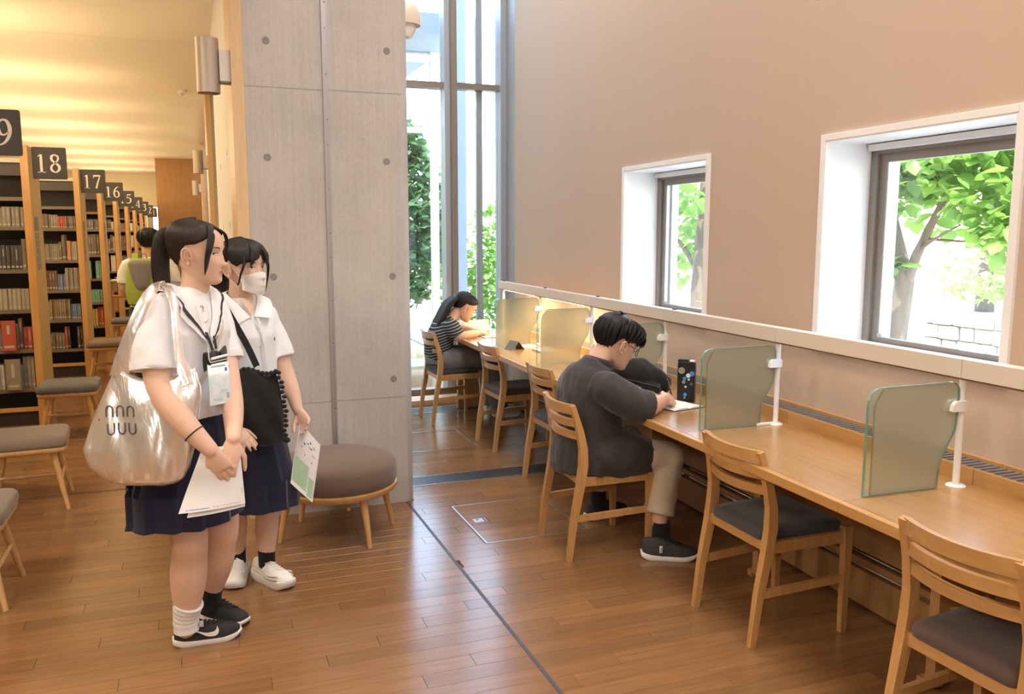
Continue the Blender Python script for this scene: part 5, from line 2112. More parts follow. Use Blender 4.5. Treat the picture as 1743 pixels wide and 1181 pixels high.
# ribbon: two tails down to a dark bow
cent = TT1 @ Vector((.046, 3.128, 1.120))
fwd1 = Vector((math.cos(yaw1), math.sin(yaw1), 0))
lat1 = Vector((-math.sin(yaw1), math.cos(yaw1), 0))
rb = MB()
rb.bar([TT1 @ Vector((.024, 3.142, 1.205)), TT1 @ Vector((.032, 3.130, 1.175)), cent + lat1 * -.010 + Vector((0, 0, .022))], .012, .003, tuple(fwd1))
rb.bar([TT1 @ Vector((.050, 3.145, 1.190)), TT1 @ Vector((.052, 3.135, 1.165)), cent + lat1 * .012 + Vector((0, 0, .025))], .010, .003, tuple(fwd1))
putmb(rb, 'ribbon', M_BLKTRIM, G1, False)
bw = MB()
for sd in (-1, 1):
    rings = []
    for u, hh, th in ((0, .016, .010), (.3, .020, .012), (.7, .030, .013), (1.0, .034, .006)):
        c = cent + lat1 * (sd * (.010 + .056 * u)) + fwd1 * (.012 - .01 * u) + Vector((0, 0, -.012 * u * (1 if sd < 0 else .2)))
        rings.append([tuple(c + fwd1 * (th * math.cos(a)) + Vector((0, 0, hh * math.sin(a)))) for a in [2 * PI * k / 14 for k in range(14)]])
    bw.loft(rings)
bw.tube([cent + lat1 * .035 + fwd1 * .006, cent + lat1 * .058 + fwd1 * .004 + Vector((0, 0, -.05)), cent + lat1 * .050 + fwd1 * .004 + Vector((0, 0, -.095))], [.016, .024, .004], 12, .35)
bw.tube([cent + lat1 * .01 + fwd1 * .010, cent + lat1 * .012 + fwd1 * .010 + Vector((0, 0, -.045))], [.02, .022], 12, .35)
bw.box(cent.x - .014, cent.x + .014, cent.y - .024, cent.y + .004, cent.z - .02, cent.z + .02, .006)
putmb(bw, 'bow', cloth('bow_black', (.016, .014, .018), .6, .1, 400, .3), G1)
# hair falls; wrist band
wb_ = MB()
c0, ax = Vector((-.022, 2.970, .885)), Vector((.083, -.04, -.10)).normalized()
u_ = ax.cross(Vector((0, 0, 1))).normalized()
v_ = ax.cross(u_)
ringp = [c0 + u_ * math.cos(2 * PI * k / 24) * .0365 + v_ * math.sin(2 * PI * k / 24) * .0365 for k in range(25)]
wb_.tube(ringp, .0022, 6)
putmb(wb_, 'hair_band_on_wrist', M_BLKTRIM, G1)
skirt(G1, (-.03, 3.295, .98), (-.070, 3.285, .518), yaw1, .128, .104, .212, .190, 13, M_NAVY, .011, tilt=(-.04, .06), seed=1.0)
# socks and shoes
mb = MB()
P = catmull([(-.0735, 3.2565, .175, .0545), (-.080, 3.264, .15, .0515), (-.084, 3.269, .125, .0475), (-.087, 3.274, .10, .0465), (-.086, 3.276, .06, .046)], 5)
mb.tube([p[:3] for p in P], [p[3] + .0012 * math.sin(i * 1.7) for i, p in enumerate(P)], 24)
putmb(mb, 'sock', M_SOCKW, G1)
mb = MB().tube([(.016, 3.44, .155), (.008, 3.452, .13), (.0, 3.466, .08), (.004, 3.463, .05)], [.0445, .044, .044, .046], 22)
putmb(mb, 'sock', M_SOCKB, G1)
sp, SM = shoe(G1, (-.132, 3.283), R(2), .238, (M_SHOEB, M_SOLE, M_LACEB), h_ank=.080)
# light swoosh shape and heel mark on the near side
sw_ = MB()
top = catmull([(.060, .052), (.085, .044), (.112, .034), (.140, .036), (.150, .046), (.153, .058)], 5)
bot = catmull([(.060, .052), (.088, .040), (.118, .022), (.148, .022), (.159, .038), (.153, .058)], 5)
n = len(top)


def shoe_side(x, z, L=.238, off=.0018):
    W_ = [(0, .020), (.06, .029), (.18, .034), (.32, .034), (.45, .036), (.60, .041), (.75, .043), (.88, .037), (.96, .024), (1.0, .008)]
    w = interp(x / L, W_)[0] * L / .26
    return -(w * (1 - max(0, z - .045) * 3.5) + off)


for T_ in (.0025, .0):
    pass
v, f = [], []
for i in range(n):
    for (px, pz) in (top[i], bot[i]):
        v.append((px, shoe_side(px, pz, off=.0035), pz + .012))
        v.append((px, shoe_side(px, pz, off=-.003), pz + .012))
for i in range(n - 1):
    o_ = i * 4
    f += [(o_, o_ + 2, o_ + 6, o_ + 4), (o_, o_ + 4, o_ + 5, o_ + 1), (o_ + 2, o_ + 3, o_ + 7, o_ + 6)]
sw_.add(v, f)
sw_.xform(SM)
putmb(sw_, 'swoosh_mark', plain('mark_white', (.85, .83, .78), .5), sp, False)
tl = MB().box(.090, .106, -.036, -.031, .074, .098, .002)
tl.xform(SM)
putmb(tl, 'tongue_label', plain('label_grey', (.50, .49, .49), .6), sp)
sp, SM = shoe(G1, (-.036, 3.515), R(-42), .232, (M_SHOEB, M_SOLE, M_LACEB), h_ank=.090)
ht = MB().box(-.004, .006, -.008, .008, .07, .125, .003)
ht.xform(SM)
putmb(ht, 'heel_tab', M_SHOEB, sp)

# sheet of paper in both hands
pp = thing('paper_sheet', 'white printed sheet held in both hands by the ponytailed girl', 'paper', (.05, 2.962, .70))


def paper(root, TL, TR, BR, BL, name, mat, bow=.012, n=12, m=14, thick=.0006, off=0):
    P = []
    for i in range(m + 1):
        v = i / m
        row = []
        for j in range(n + 1):
            u = j / n
            p = Vector(TL).lerp(Vector(TR), u).lerp(Vector(BL).lerp(Vector(BR), u), v)
            p += Vector((0, -1, 0)) * (bow * math.sin(PI * u) * v + .006 * math.sin(2.2 * v * PI) * (1 - u)) + Vector((0, off, 0))
            row.append(p)
        P.append(row)
    return sheet(P, name, mat, root, thick), P


o1, PG = paper(pp, (.000, 2.972, .832), (.121, 2.970, .834), (.131, 2.960, .628), (-.084, 2.950, .620), 'sheet', M_PAPER)
paper(pp, (.014, 2.978, .828), (.121, 2.977, .832), (.130, 2.967, .616), (-.058, 2.960, .600), 'sheet', M_PAPER)


def on_grid(P, u, v, off):
    m_, n_ = len(P) - 1, len(P[0]) - 1
    i, j = min(int(v * m_), m_ - 1), min(int(u * n_), n_ - 1)
    a, b2 = v * m_ - i, u * n_ - j
    p = P[i][j].lerp(P[i][j + 1], b2).lerp(P[i + 1][j].lerp(P[i + 1][j + 1], b2), a)
    nn = (P[i][j + 1] - P[i][j]).cross(P[i + 1][j] - P[i][j]).normalized()
    if nn.y > 0:
        nn = -nn
    return p + nn * off


def print_on(P, rects, name, mat, parent, off=.0009):
    mb = MB()
    for u0, u1, v0, v1 in rects:
        N = 5
        v = []
        for k in range(N + 1):
            u = lerp(u0, u1, k / N)
            v += [tuple(on_grid(P, u, v0, off)), tuple(on_grid(P, u, v1, off))]
        mb.add(v, [(2 * k, 2 * k + 1, 2 * k + 3, 2 * k + 2) for k in range(N)])
    o = putmb(mb, name, mat, parent, False)
    return o


M_INKG = plain('ink_grey', (.52, .55, .58), .8)
M_INKB = plain('ink_blue', (.25, .42, .72), .8)
rr = random.Random(2)
lines = [(.10, .10 + rr.uniform(.6, .78), .28 + k * .045, .284 + k * .045) for k in range(13)]
print_on(PG, lines, 'printed_lines', plain('ink_pale', (.74, .75, .77), .8), o1)
print_on(PG, [(.10, .13, .955, .975), (.15, .45, .955, .970)], 'blue_logo', M_INKB, o1)
print_on(PG, [(.50 + k * .05, .535 + k * .05, .95, .962) for k in range(9)], 'footer_text', M_INKG, o1)
print_on(PG, [(.955, .975, .72, .80)], 'green_mark', plain('ink_green', (.45, .68, .45), .8), o1)

# name badge on a lanyard
bd = thing('name_badge', 'clear pale blue name badge hanging from the ponytailed girl\'s lanyard', 'badge', (.046, 3.115, 1.04))
c = TT1 @ Vector((.050, 3.108, 1.100)) + Vector((-.006, 0, 0))
lat = Vector((.80, .60, 0)).normalized() * 1.0
nb = Vector((.6, -.8, 0)).normalized()
Pb = [[c + lat * (-.044 + .088 * j / 8) + Vector((0, 0, -.145 * i / 8)) + nb * (.010 + .012 * math.sin(PI * i / 16)) + lat * (-.006 * i / 8) for j in range(9)] for i in range(9)]
m, nt, bs = _nodes('badge_plastic')
v = coords(nt, 'Object')
nn_ = tex_noise(nt, 30, v, 3)
nt.links.new(ramp(nt, nn_.outputs[0], [(.35, (.62, .76, .80)), (.65, (.82, .86, .88))]), bs.inputs['Base Color'])
bs.inputs['Roughness'].default_value = .15
bs.inputs['Coat Weight'].default_value = .6
card = sheet(Pb, 'card_sleeve', m, bd, .003)


def bprint(rects, name, mat):
    mb = MB()
    for u0, u1, v0, v1 in rects:
        q = []
        for (u, w_) in ((u0, v0), (u1, v0), (u1, v1), (u0, v1)):
            i, j = min(int(w_ * 8), 7), min(int(u * 8), 7)
            p = Pb[i][j].lerp(Pb[i][j + 1], u * 8 - j).lerp(Pb[i + 1][j].lerp(Pb[i + 1][j + 1], u * 8 - j), w_ * 8 - i)
            q.append(tuple(p + nb * .0035))
        mb.add(q, [(0, 1, 2, 3)])
    putmb(mb, name, mat, card, False)


bprint([(.15, .85, .06, .10), (.55, .9, .66, .675), (.5, .9, .70, .715), (.15, .6, .86, .88), (.3, .7, .90, .915)], 'badge_print', plain('badge_ink', (.42, .50, .60), .7))
bprint([(.80, .90, .13, .22)], 'blue_dot', plain('badge_dot', (.03, .06, .55), .5))
bprint([(.80, .95, .74, .88)], 'badge_stamp', plain('badge_stamp', (.36, .42, .60), .6))
clp = MB().tube([c + lat * a + nb * .020 + Vector((0, 0, z)) for a, z in ((-.042, .06), (-.042, .02), (-.036, .006), (.036, .010), (.042, .02), (.042, .085))], .0022, 6)
clp.tube([c + lat * -.034 + nb * .022 + Vector((0, 0, .018)), c + lat * .034 + nb * .022 + Vector((0, 0, .024))], .005, 8)
putmb(clp, 'clip', M_WPOST, bd)
clp = MB().tube([c + lat * -.03 + nb * .012 + Vector((0, 0, .004)), c + lat * .03 + nb * .012 + Vector((0, 0, .008))], .007, 8)
putmb(clp, 'clip_bar', M_BLKTRIM, bd)
ln = MB()
for A in ([(.000, 3.165, 1.300), (.010, 3.152, 1.22), (.040, 3.118, 1.13)], [(.050, 3.20, 1.300), (.052, 3.145, 1.20), (.052, 3.112, 1.13)]):
    Q = []
    for p in catmull(t1(A), 6):
        loc, nrm, *_ = BL1.find_nearest(Vector(p))
        Q.append(loc + nrm * .012)
    ln.tube(Q, .0014, 5)
putmb(ln, 'cord', M_LACEW, bd)

# beige strap across the chest
st = thing('shoulder_strap', 'beige shoulder strap running across the ponytailed girl\'s chest', 'strap', (.05, 3.2, 1.2))
Q = []
for p in catmull(t1([(.052, 3.37, 1.335), (.080, 3.29, 1.27), (.080, 3.19, 1.17), (.055, 3.15, 1.09), (-.01, 3.145, 1.02), (-.09, 3.17, .965)]), 8):
    loc, nrm, *_ = BL1.find_nearest(Vector(p))
    Q.append((loc + nrm * .007, nrm))
P = []
for i, (p, nrm) in enumerate(Q):
    t_ = (Q[min(i + 1, len(Q) - 1)][0] - Q[max(i - 1, 0)][0]).normalized()
    w_ = t_.cross(nrm).normalized()
    P.append([p - w_ * .010, p, p + w_ * .010])
sheet(P, 'webbing', plain('strap_beige', (.66, .58, .50), .8), st, .002)

# silver tote bag
M_SILVER, nt, bs = _nodes('silver_leather')
v = coords(nt, 'Object', (1, 1, .35))
n1 = tex_noise(nt, 9, v, 4, .6, .6)
bs.inputs['Base Color'].default_value = (.93, .91, .90, 1)
bs.inputs['Metallic'].default_value = .78
bs.inputs['Roughness'].default_value = .28
bump(nt, bs, n1.outputs[0], .35, .03)
tb = thing('tote_bag', 'large silver metallic tote bag on the ponytailed girl\'s shoulder', 'bag', (-.2, 3.12, .70))


def bagC(x):
    return 3.155 - (x + .39) * .33


prof = [  # z, x left, x right, half thickness
    (.694, -.21, -.12, .012), (.700, -.275, -.085, .045), (.72, -.325, -.060, .066), (.76, -.365, -.040, .078), (.82, -.380, -.022, .078), (.90, -.352, -.010, .068), (.98, -.318, -.002, .052), (1.04, -.290, .004, .036), (1.085, -.268, -.004, .022), (1.10, -.262, -.010, .018)]
N = 72
rows = []
for i in range(41):
    z = lerp(.694, 1.10, (i / 40) ** 1.15)
    xl_, xr_, ht_ = interp(z, prof)
    row = []
    for k in range(N):
        a = 2 * PI * k / N
        ca, sa = math.cos(a), math.sin(a)
        x = (xl_ + xr_) / 2 + (xr_ - xl_) / 2 * math.copysign(abs(ca) ** .75, ca)
        fold = .010 * math.sin(x * 55 + z * 9) * gauss(z - .88, .16) + .006 * math.sin(x * 95 - z * 20) * gauss(z - .80, .12)
        sag = -.045 * max(0, (z - 1.0) / .10) * math.sin(PI * (x - xl_) / max(.01, xr_ - xl_)) if z > 1.0 else 0
        th = ht_ * math.copysign(abs(sa) ** .8, sa)
        y = bagC(x) + th + (fold if sa < 0 else -fold * .5) * min(1, abs(sa) * 2)
        row.append(Vector((x, y, z + sag)))
    rows.append(row)
lastc = [Vector(((p.x - (-.136)) * .985 - .136, bagC(p.x) + (p.y - bagC(p.x)) * .7, p.z)) for p in rows[-1]]
rows.append(lastc)
rows.append([p + Vector((0, 0, -.10)) for p in lastc])
rows.insert(0, [rows[0][0].lerp(p, .1) * 1 for p in rows[0]])
me = grid_mesh('bag_body', rows, True)
me.materials.append(M_SILVER)
BAGB = bvh_of(me)
o = link('bag_body', me, tb)
o.matrix_local = ROOTINV(tb)
BAGO = o


def strap(pts, w, name, nrm0=(0, -1, .2), tube=False):
    Q = smooth_path(pts, 7)
    P = []
    for i, p in enumerate(Q):
        t_ = (Q[min(i + 1, len(Q) - 1)] - Q[max(i - 1, 0)]).normalized()
        w_ = t_.cross(Vector(nrm0)).normalized()
        ww = interp(i / (len(Q) - 1), w)[0]
        P.append([p + w_ * (ww * (-1 + 2 * k / 6)) + Vector((0, -.004 * (1 - ((k - 3) / 3) ** 2), 0)) for k in range(7)])
    return sheet(P, name, M_SILVER, tb, .004)


# rear and front shoulder straps, running up over the shoulder
strap([(-.250, 3.105, 1.07), (-.228, 3.095, 1.15), (-.190, 3.090, 1.25), (-.150, 3.105, 1.335), (-.118, 3.165, 1.368), (-.092, 3.25, 1.362)], [(0, .030), (.25, .022), (.7, .015), (1, .014)], 'bag_strap')
strap([(-.100, 3.23, 1.368), (-.086, 3.15, 1.368), (-.066, 3.095, 1.310), (-.060, 3.058, 1.22), (-.052, 3.030, 1.12), (-.026, 3.018, 1.05)], [(0, .016), (.4, .013), (.75, .015), (1, .032)], 'bag_strap', (.2, -1, .1))
sm = MB().tube([(-.026 + .012, 3.026, 1.085), (.004, 3.014, 1.04), (.006, 3.012, 1.0), (-.004, 3.008, .93)], .0025, 6)
putmb(sm, 'bag_piping', M_SILVER, BAGO)
# three arches over three cups embossed on the bag front
lg = MB()
for row, (zc, sgn) in enumerate(((.962, 1), (.902, -1))):
    for k in range(3):
        xc = -.284 + k * .033 + row * .004
        arc = [(-.010, -.020), (-.010, .004), (-.007, .012), (0, .016), (.007, .012), (.010, .004), (.010, -.020)]
        Q = []
        for (dx, dz) in catmull(arc, 4):
            x, z = xc + dx, zc + sgn * dz
            hit = BAGB.ray_cast(Vector((x, 2.5, z)), Vector((0, 1, 0)))
            Q.append((hit[0] if hit[0] else Vector((x, bagC(x) - .07, z))) + Vector((0, -.001, 0)))
        lg.tube(Q, .0030, 6)
putmb(lg, 'arch_logo', plain('logo_dark', (.10, .075, .07), .4), BAGO)
hit = BAGB.ray_cast(Vector((-.318, 2.5, .930)), Vector((0, 1, 0)))
if hit[0]:
    putmb(MB().sphere(hit[0] + Vector((0, -.001, 0)), (.004, .002, .004), 10, 6), 'red_dot', plain('logo_red', (.55, .04, .03), .5), BAGO)

# ================================================================== girl with the face mask
G2 = thing('person', 'girl with white face mask and black shoulder bag beside the concrete pier', 'person', (.19, 3.77, 0))
yaw2 = R(-50)
H2 = head_frame((.200, 3.772, 1.298), R(-50), R(2), R(0))
b = MB()
add_head(b, H2)
limb(b, [(.175, 3.79, 1.19), (.182, 3.785, 1.26), (.188, 3.778, 1.33), (.19, 3.775, 1.39)], [.058, .050, .048, .05], 20)
tor2 = [((.19, 3.785, .78), .125, .10), ((.19, 3.785, .90), .105, .08), ((.185, 3.785, 1.02), .115, .085), ((.185, 3.782, 1.14), .135, .085), ((.180, 3.785, 1.22), .125, .062), ((.180, 3.787, 1.262), .065, .05)]
b.loft([hring(c, yaw2, w, d, 24) for c, w, d in tor2])
limb(b, [(.285, 3.865, 1.20), (.325, 3.86, 1.07), (.362, 3.835, .945), (.385, 3.785, .86), (.402, 3.738, .782)], [.046, .043, .038, .034, .024], 18)
hand_shape(b, (.402, 3.738, .782), (.42, -.45, -.78), (-.55, -.75, .10), 1, .90, (.42, .44, .46, .5), .04, (.85, .45), .4)
limb(b, [(.085, 3.69, 1.20), (.070, 3.64, 1.07), (.060, 3.57, .96), (.090, 3.52, .85), (.118, 3.500, .775)], [.046, .043, .038, .034, .024], 18)
hand_shape(b, (.118, 3.500, .775), (.62, -.40, -.55), (-.30, .80, -.45), 1, .88, (.22, .24, .26, .30), .08, (.55, .35))
limb(b, [(.255, 3.83, .78), (.262, 3.82, .58), (.268, 3.80, .40), (.262, 3.81, .32), (.256, 3.81, .23), (.250, 3.80, .11), (.250, 3.80, .06)], [.078, .070, .054, .052, .050, .034, .032], 20)
limb(b, [(.125, 3.75, .78), (.125, 3.80, .58), (.128, 3.84, .40), (.126, 3.86, .32), (.126, 3.88, .23), (.128, 3.89, .11), (.128, 3.89, .06)], [.078, .070, .054, .052, .050, .034, .032], 20)
me = add_ears(fuse(b, .0045, 3, .5, 'body'), H2)
tint_lips(me, H2)
put(me, 'body', M_SKIN, G2)
face_bits(G2, H2, HB, 1.0, .002, open_=.0036)


def low2(az):
    d = math.degrees(az)
    a = abs(d)
    base = interp(a, [(0, 7), (20, 2), (45, -4), (62, -14), (76, -8), (86, 4), (98, 2), (106, -12), (118, -34), (140, -42), (180, -44)])[0]
    return R(base + 16 * gauss(d - 4, 5.5))


hair_cap(G2, H2, HB, low2, lambda az, t: (.014 + .006 * max(0, -math.cos(az))) * (1 - .25 * t), M_HAIRB, ridge=.0010)
lock(G2, hp(H2, [(-.080, .0, .085), (-.118, .0, .085), (-.138, -.005, .045), (-.135, -.01, -.01), (-.120, -.012, -.05)]), [.020, .036, .042, .034, .006], M_HAIRB, 'low_ponytail', .8, 20, (0, 1, 0), 6, 13, .05)
for sd in (1, -1):
    lock(G2, hp(H2, [(.060, sd * .050, .175), (.072, sd * .066, .130), (.062, sd * .076, .085), (.052, sd * .080, .045), (.046, sd * .078, .005 if sd > 0 else .05)]), [.010, .014, .011, .007, .001], M_HAIRB, 'side_lock', .4, 12, (0, 1, 0))
lock(G2, hp(H2, [(.030, -.010, .214), (.085, -.030, .180), (.096, -.042, .145), (.092, -.050, .118)]), [.012, .020, .018, .004], M_HAIRB, 'fringe', .35, 14, (0, 1, 0))
lock(G2, hp(H2, [(.030, .020, .214), (.090, .032, .180), (.100, .034, .145), (.097, .036, .120)]), [.012, .020, .018, .004], M_HAIRB, 'fringe', .35, 14, (0, 1, 0))
# face mask
rows = []
for i in range(15):
    t = i / 14
    row = []
    for j in range(29):
        u = -1 + 2 * j / 28
        top = .098 - .018 * abs(u) ** 1.3
        z = lerp(.000 + .022 * abs(u) ** 1.5, top, t)
        y = u * .060
        hit = HB.ray_cast(Vector((.25, y, max(z, .003))), Vector((-1, 0, 0)))
        x = hit[0].x if hit[0] else .05
        x = max(x, lerp(.088, .030, abs(u) ** 2.2))
        ridge = .022 * (1 - abs(u)) ** 1.1 * math.sin(PI * min(1, .12 + t * .80)) + .005
        row.append(H2 @ Vector((x + ridge - (.012 if i in (0,) else 0) * 0, y * 1.05, z)))
    rows.append(row)
mk = sheet(rows, 'face_mask', cloth('mask_white', (.84, .83, .82), .85, .02, 500, .1, .1), G2, .0015)
for sd in (1, -1):
    lp = MB().tube(smooth_path(hp(H2, [(.040, sd * .063, .076), (.010, sd * .074, .110), (-.012, sd * .080, .132), (-.024, sd * .081, .110), (-.010, sd * .078, .072), (.036, sd * .063, .028)]), 5), .0016, 6)
    putmb(lp, 'ear_loop', M_LACEW, mk)
# blouse
s = MB()
rows = [((.19, 3.782, .845), .150, .128), ((.19, 3.782, .95), .142, .118), ((.186, 3.782, 1.04), .148, .118), ((.184, 3.778, 1.12), .158, .120), ((.180, 3.782, 1.19), .160, .104), ((.180, 3.787, 1.235), .130, .080), ((.180, 3.789, 1.27), .078, .064), ((.181, 3.789, 1.283), .056, .05)]
s.loft([hring(c, yaw2, w, d, 32, 2.3) for c, w, d in rows])
for P, r in (([(.255, 3.84, 1.215), (.285, 3.868, 1.195), (.308, 3.868, 1.12), (.328, 3.858, 1.05), (.340, 3.85, 1.00)], [.05, .058, .062, .064, .066]),
             ([(.115, 3.715, 1.215), (.085, 3.69, 1.195), (.072, 3.665, 1.12), (.066, 3.640, 1.05), (.063, 3.62, 1.00)], [.05, .058, .062, .064, .066])):
    s.tube(P, r, 22)
    s.sphere(P[1], .054, 16, 10)
me = fuse(s, .0058, 6, .5, 'blouse')
wrinkle(me, .007, 8, (1, 1, .6), 8.3)
wrinkle(me, .003, 24, (1, 1, .5), 1.1)
BL2 = bvh_of(me)
put(me, 'blouse', M_SHIRT, G2)
# open collar points
cR_in = [(.130, 3.805, 1.305), (.128, 3.735, 1.298), (.160, 3.695, 1.265), (.215, 3.675, 1.205)]
cR_out = [(.085, 3.80, 1.285), (.072, 3.700, 1.262), (.105, 3.640, 1.205), (.150, 3.632, 1.172)]
cL_in = [(.200, 3.845, 1.305), (.245, 3.815, 1.298), (.250, 3.760, 1.265), (.232, 3.682, 1.205)]
cL_out = [(.225, 3.885, 1.285), (.300, 3.845, 1.260), (.305, 3.760, 1.222), (.290, 3.705, 1.192)]
for A, B_ in ((cR_in, cR_out), (cL_in, cL_out), ([cR_in[0], (.150, 3.86, 1.310), cL_in[0]], [cR_out[0], (.12, 3.89, 1.275), cL_out[0]])):
    sheet(drape(BL2, A, B_, 22, 6, .005, .009), 'collar', M_SHIRT, G2, .0025)
# skin of the open neck, placket, pocket badge
nk = drape(BL2, [(.172, 3.70, 1.285), (.200, 3.700, 1.275), (.228, 3.735, 1.285)], [(.222, 3.665, 1.212), (.224, 3.664, 1.210), (.226, 3.666, 1.212)], 10, 6, .0022)
sheet(nk, 'open_neck', M_SKIN, G2, .001)
for z in (1.16, 1.08, 1.00):
    loc, nrm, *_ = BL2.find_nearest(Vector((.262, 3.66, z)))
    putmb(MB().sphere(loc + nrm * .001, .0045, 10, 6), 'button', plain('button_pearl', (.82, .80, .78), .25), G2)
A = [(.238, 3.672, 1.200), (.262, 3.668, 1.10), (.272, 3.672, .98)]
B_ = [(.248, 3.677, 1.200), (.272, 3.675, 1.10), (.282, 3.679, .98)]
sheet(drape(BL2, A, B_, 14, 2, .003), 'placket', M_SHIRT, G2, .0015)
loc, nrm, *_ = BL2.find_nearest(Vector((.315, 3.745, 1.10)))
putmb(MB().sphere(loc, (.004, .004, .009), 8, 6), 'pocket_pin', plain('pin_dark', (.10, .10, .12), .5), G2)
skirt(G2, (.19, 3.785, .90), (.225, 3.79, .365), R(-50), .115, .10, .190, .175, 13, M_NAVY, .010, tilt=(.02, -.03), seed=2.0)
for x, y in ((.2505, 3.802), (.1285, 3.892)):
    mb = MB().tube([(x + .001, y + .002, .155), (x, y, .135), (x, y, .10), (x, y, .05)], [.0375, .0375, .037, .038], 20)
    putmb(mb, 'sock', M_SOCKB, G2)
shoe(G2, (.205, 3.862), R(-58), .248, (M_SHOEW, M_SOLE, M_LACEW), True, h_ank=.085)
shoe(G2, (.150, 3.965), R(-103), .248, (M_SHOEW, M_SOLE, M_LACEW), True, h_ank=.088)

# leaflet in her left hand
lf = thing('leaflet', 'printed leaflet with green lower half held by the masked girl', 'leaflet', (.43, 3.66, .56))
o2, PL = paper(lf, (.405, 3.712, .735), (.486, 3.672, .632), (.438, 3.628, .392), (.352, 3.668, .478), 'leaflet_sheet', M_PAPER, .006)
M_GRN = plain('leaflet_green', (.42, .62, .40), .8, var=.1, scale=60)
M_DOT = plain('leaflet_dark', (.06, .12, .09), .8)
print_on(PL, [(.04, .66, .52, .93), (.70, .95, .66, .97)], 'green_panel', M_GRN, o2, .0010)
print_on(PL, [(.10 + k * .075, .145 + k * .075, .57, .60) for k in range(7)] + [(.10 + k * .075, .145 + k * .075, .75, .78) for k in range(7)], 'icon_row', M_DOT, o2, .0014)
print_on(PL, [(.30, .36, .22, .25), (.45, .50, .17, .20), (.55, .60, .12, .16), (.22, .26, .30, .32), (.62, .66, .20, .23), (.40, .43, .38, .40), (.72, .75, .40, .43)], 'map_mark', M_DOT, o2, .0012)
print_on(PL, [(.52, .62, .20, .24), (.68, .80, .15, .19), (.70, .84, .28, .31)], 'ochre_mark', plain('leaflet_ochre', (.62, .52, .30), .8), o2, .0012)
print_on(PL, [(.03, .12, .1, .48)], 'sky_edge', plain('leaflet_blue', (.45, .60, .82), .8), o2, .0010)
print_on(PL, [(.955, .975, .30 + k * .035, .32 + k * .035) for k in range(18)], 'edge_text', M_INKG, o2, .0012)

# black cloth bag with ruffled edge
bb = thing('shoulder_bag', 'black cloth bag with ruffled edge hanging in front of the masked girl', 'bag', (.23, 3.58, .68))
rows = []
for i in range(25):
    t = i / 24
    z = lerp(.672, .985, t)
    xl_, xr_, hh = interp(t, [(0, .150, .300, .006), (.06, .125, .322, .030), (.4, .120, .330, .042), (.8, .128, .315, .030), (1, .137, .302, .014)])
    row = []
    for k in range(56):
        a = 2 * PI * k / 56
        ca, sa = math.cos(a), math.sin(a)
        x = (xl_ + xr_) / 2 + (xr_ - xl_) / 2 * math.copysign(abs(ca) ** .7, ca)
        y = 3.585 + (x - .23) * .10 + hh * math.copysign(abs(sa) ** .8, sa) + .005 * math.sin(x * 60 + z * 30)
        row.append(Vector((x, y, z + (.020 * math.sin((x - .137) * 36) * t * t))))
    rows.append(row)
rows.append([Vector((p.x, 3.585 + (p.y - 3.585) * .6, p.z - .004)) for p in rows[-1]])
rows.append([p - Vector((0, 0, .08)) for p in rows[-1]])
rows.insert(0, [rows[0][0].lerp(p, .1) for p in rows[0]])
me = grid_mesh('bag_body', rows, True)
me.materials.append(M_BLACKC)
ob = link('bag_body', me, bb)
ob.matrix_local = ROOTINV(bb)
rf = MB()
for k in range(15):
    z = .69 + k * .0205
    x = interp((z - .672) / .313, [(0, .305), (.06, .322), (.4, .330), (.8, .318), (1, .302)])[0]
    rf.sphere((x + .006 + .004 * math.sin(k * 2.3), 3.585, z), (.011, .016, .0085), 10, 7)
for k in range(8):
    rf.sphere((.175 + k * .018, 3.578, .985 + .012 * math.sin((.038 + k * .018) * 36) + .004), (.011, .014, .010), 10, 7)
rf.sphere((.335, 3.58, .69), (.016, .018, .012), 10, 7)
tag(putmb(rf, 'ruffle', M_BLACKC, bb), kind='stuff')
Q = smooth_path([(.110, 3.72, 1.285), (.112, 3.655, 1.262), (.150, 3.612, 1.185), (.195, 3.588, 1.09), (.235, 3.58, .985), (.24, 3.585, .95)], 6)
P = []
for i, p in enumerate(Q):
    t_ = (Q[min(i + 1, len(Q) - 1)] - Q[max(i - 1, 0)]).normalized()
    w_ = t_.cross(Vector((.2, -1, .2))).normalized() * .0135
    P.append([p - w_, p, p + w_])
sheet(P, 'bag_strap', M_BLACKC, bb, .003)
# light blue tissue showing at the bag top
sheet([[Vector((.150 + .10 * u, 3.580, .975 + v * (.030 if u > .12 else .012) + .008 * math.sin(u * 9))) for v in (0, .5, 1)] for u in [k / 10 for k in range(11)]], 'pale_pouch', plain('pale_blue_cloth', (.62, .74, .74), .7), bb, .004)


# ================================================================== seated figures
def sag_loft(mb, pts, hw, hd, n=28, pw=2.3):
    """body loft along a spine in the x-z plane; hw across (y), hd fore-aft"""
    P = catmull([(*p, a, c) for p, a, c in zip(pts, hw, hd)], 4)
    rings = []
    for i, q in enumerate(P):
        p = Vector(q[:3])
        t_ = (Vector(P[min(i + 1, len(P) - 1)][:3]) - Vector(P[max(i - 1, 0)][:3])).normalized()
        f_ = Vector((0, 1, 0)).cross(t_).normalized()
        ring = []
        for k in range(n):
            a = 2 * PI * k / n
            ca, sa = math.cos(a), math.sin(a)
            ring.append(tuple(p + f_ * (q[4] * math.copysign(abs(ca) ** (2 / pw), ca)) + Vector((0, 1, 0)) * (q[3] * math.copysign(abs(sa) ** (2 / pw), sa))))
        rings.append(ring)
    mb.loft(rings)
    return mb


def place_mb(mb, T):
    mb.xform(T)
    return mb


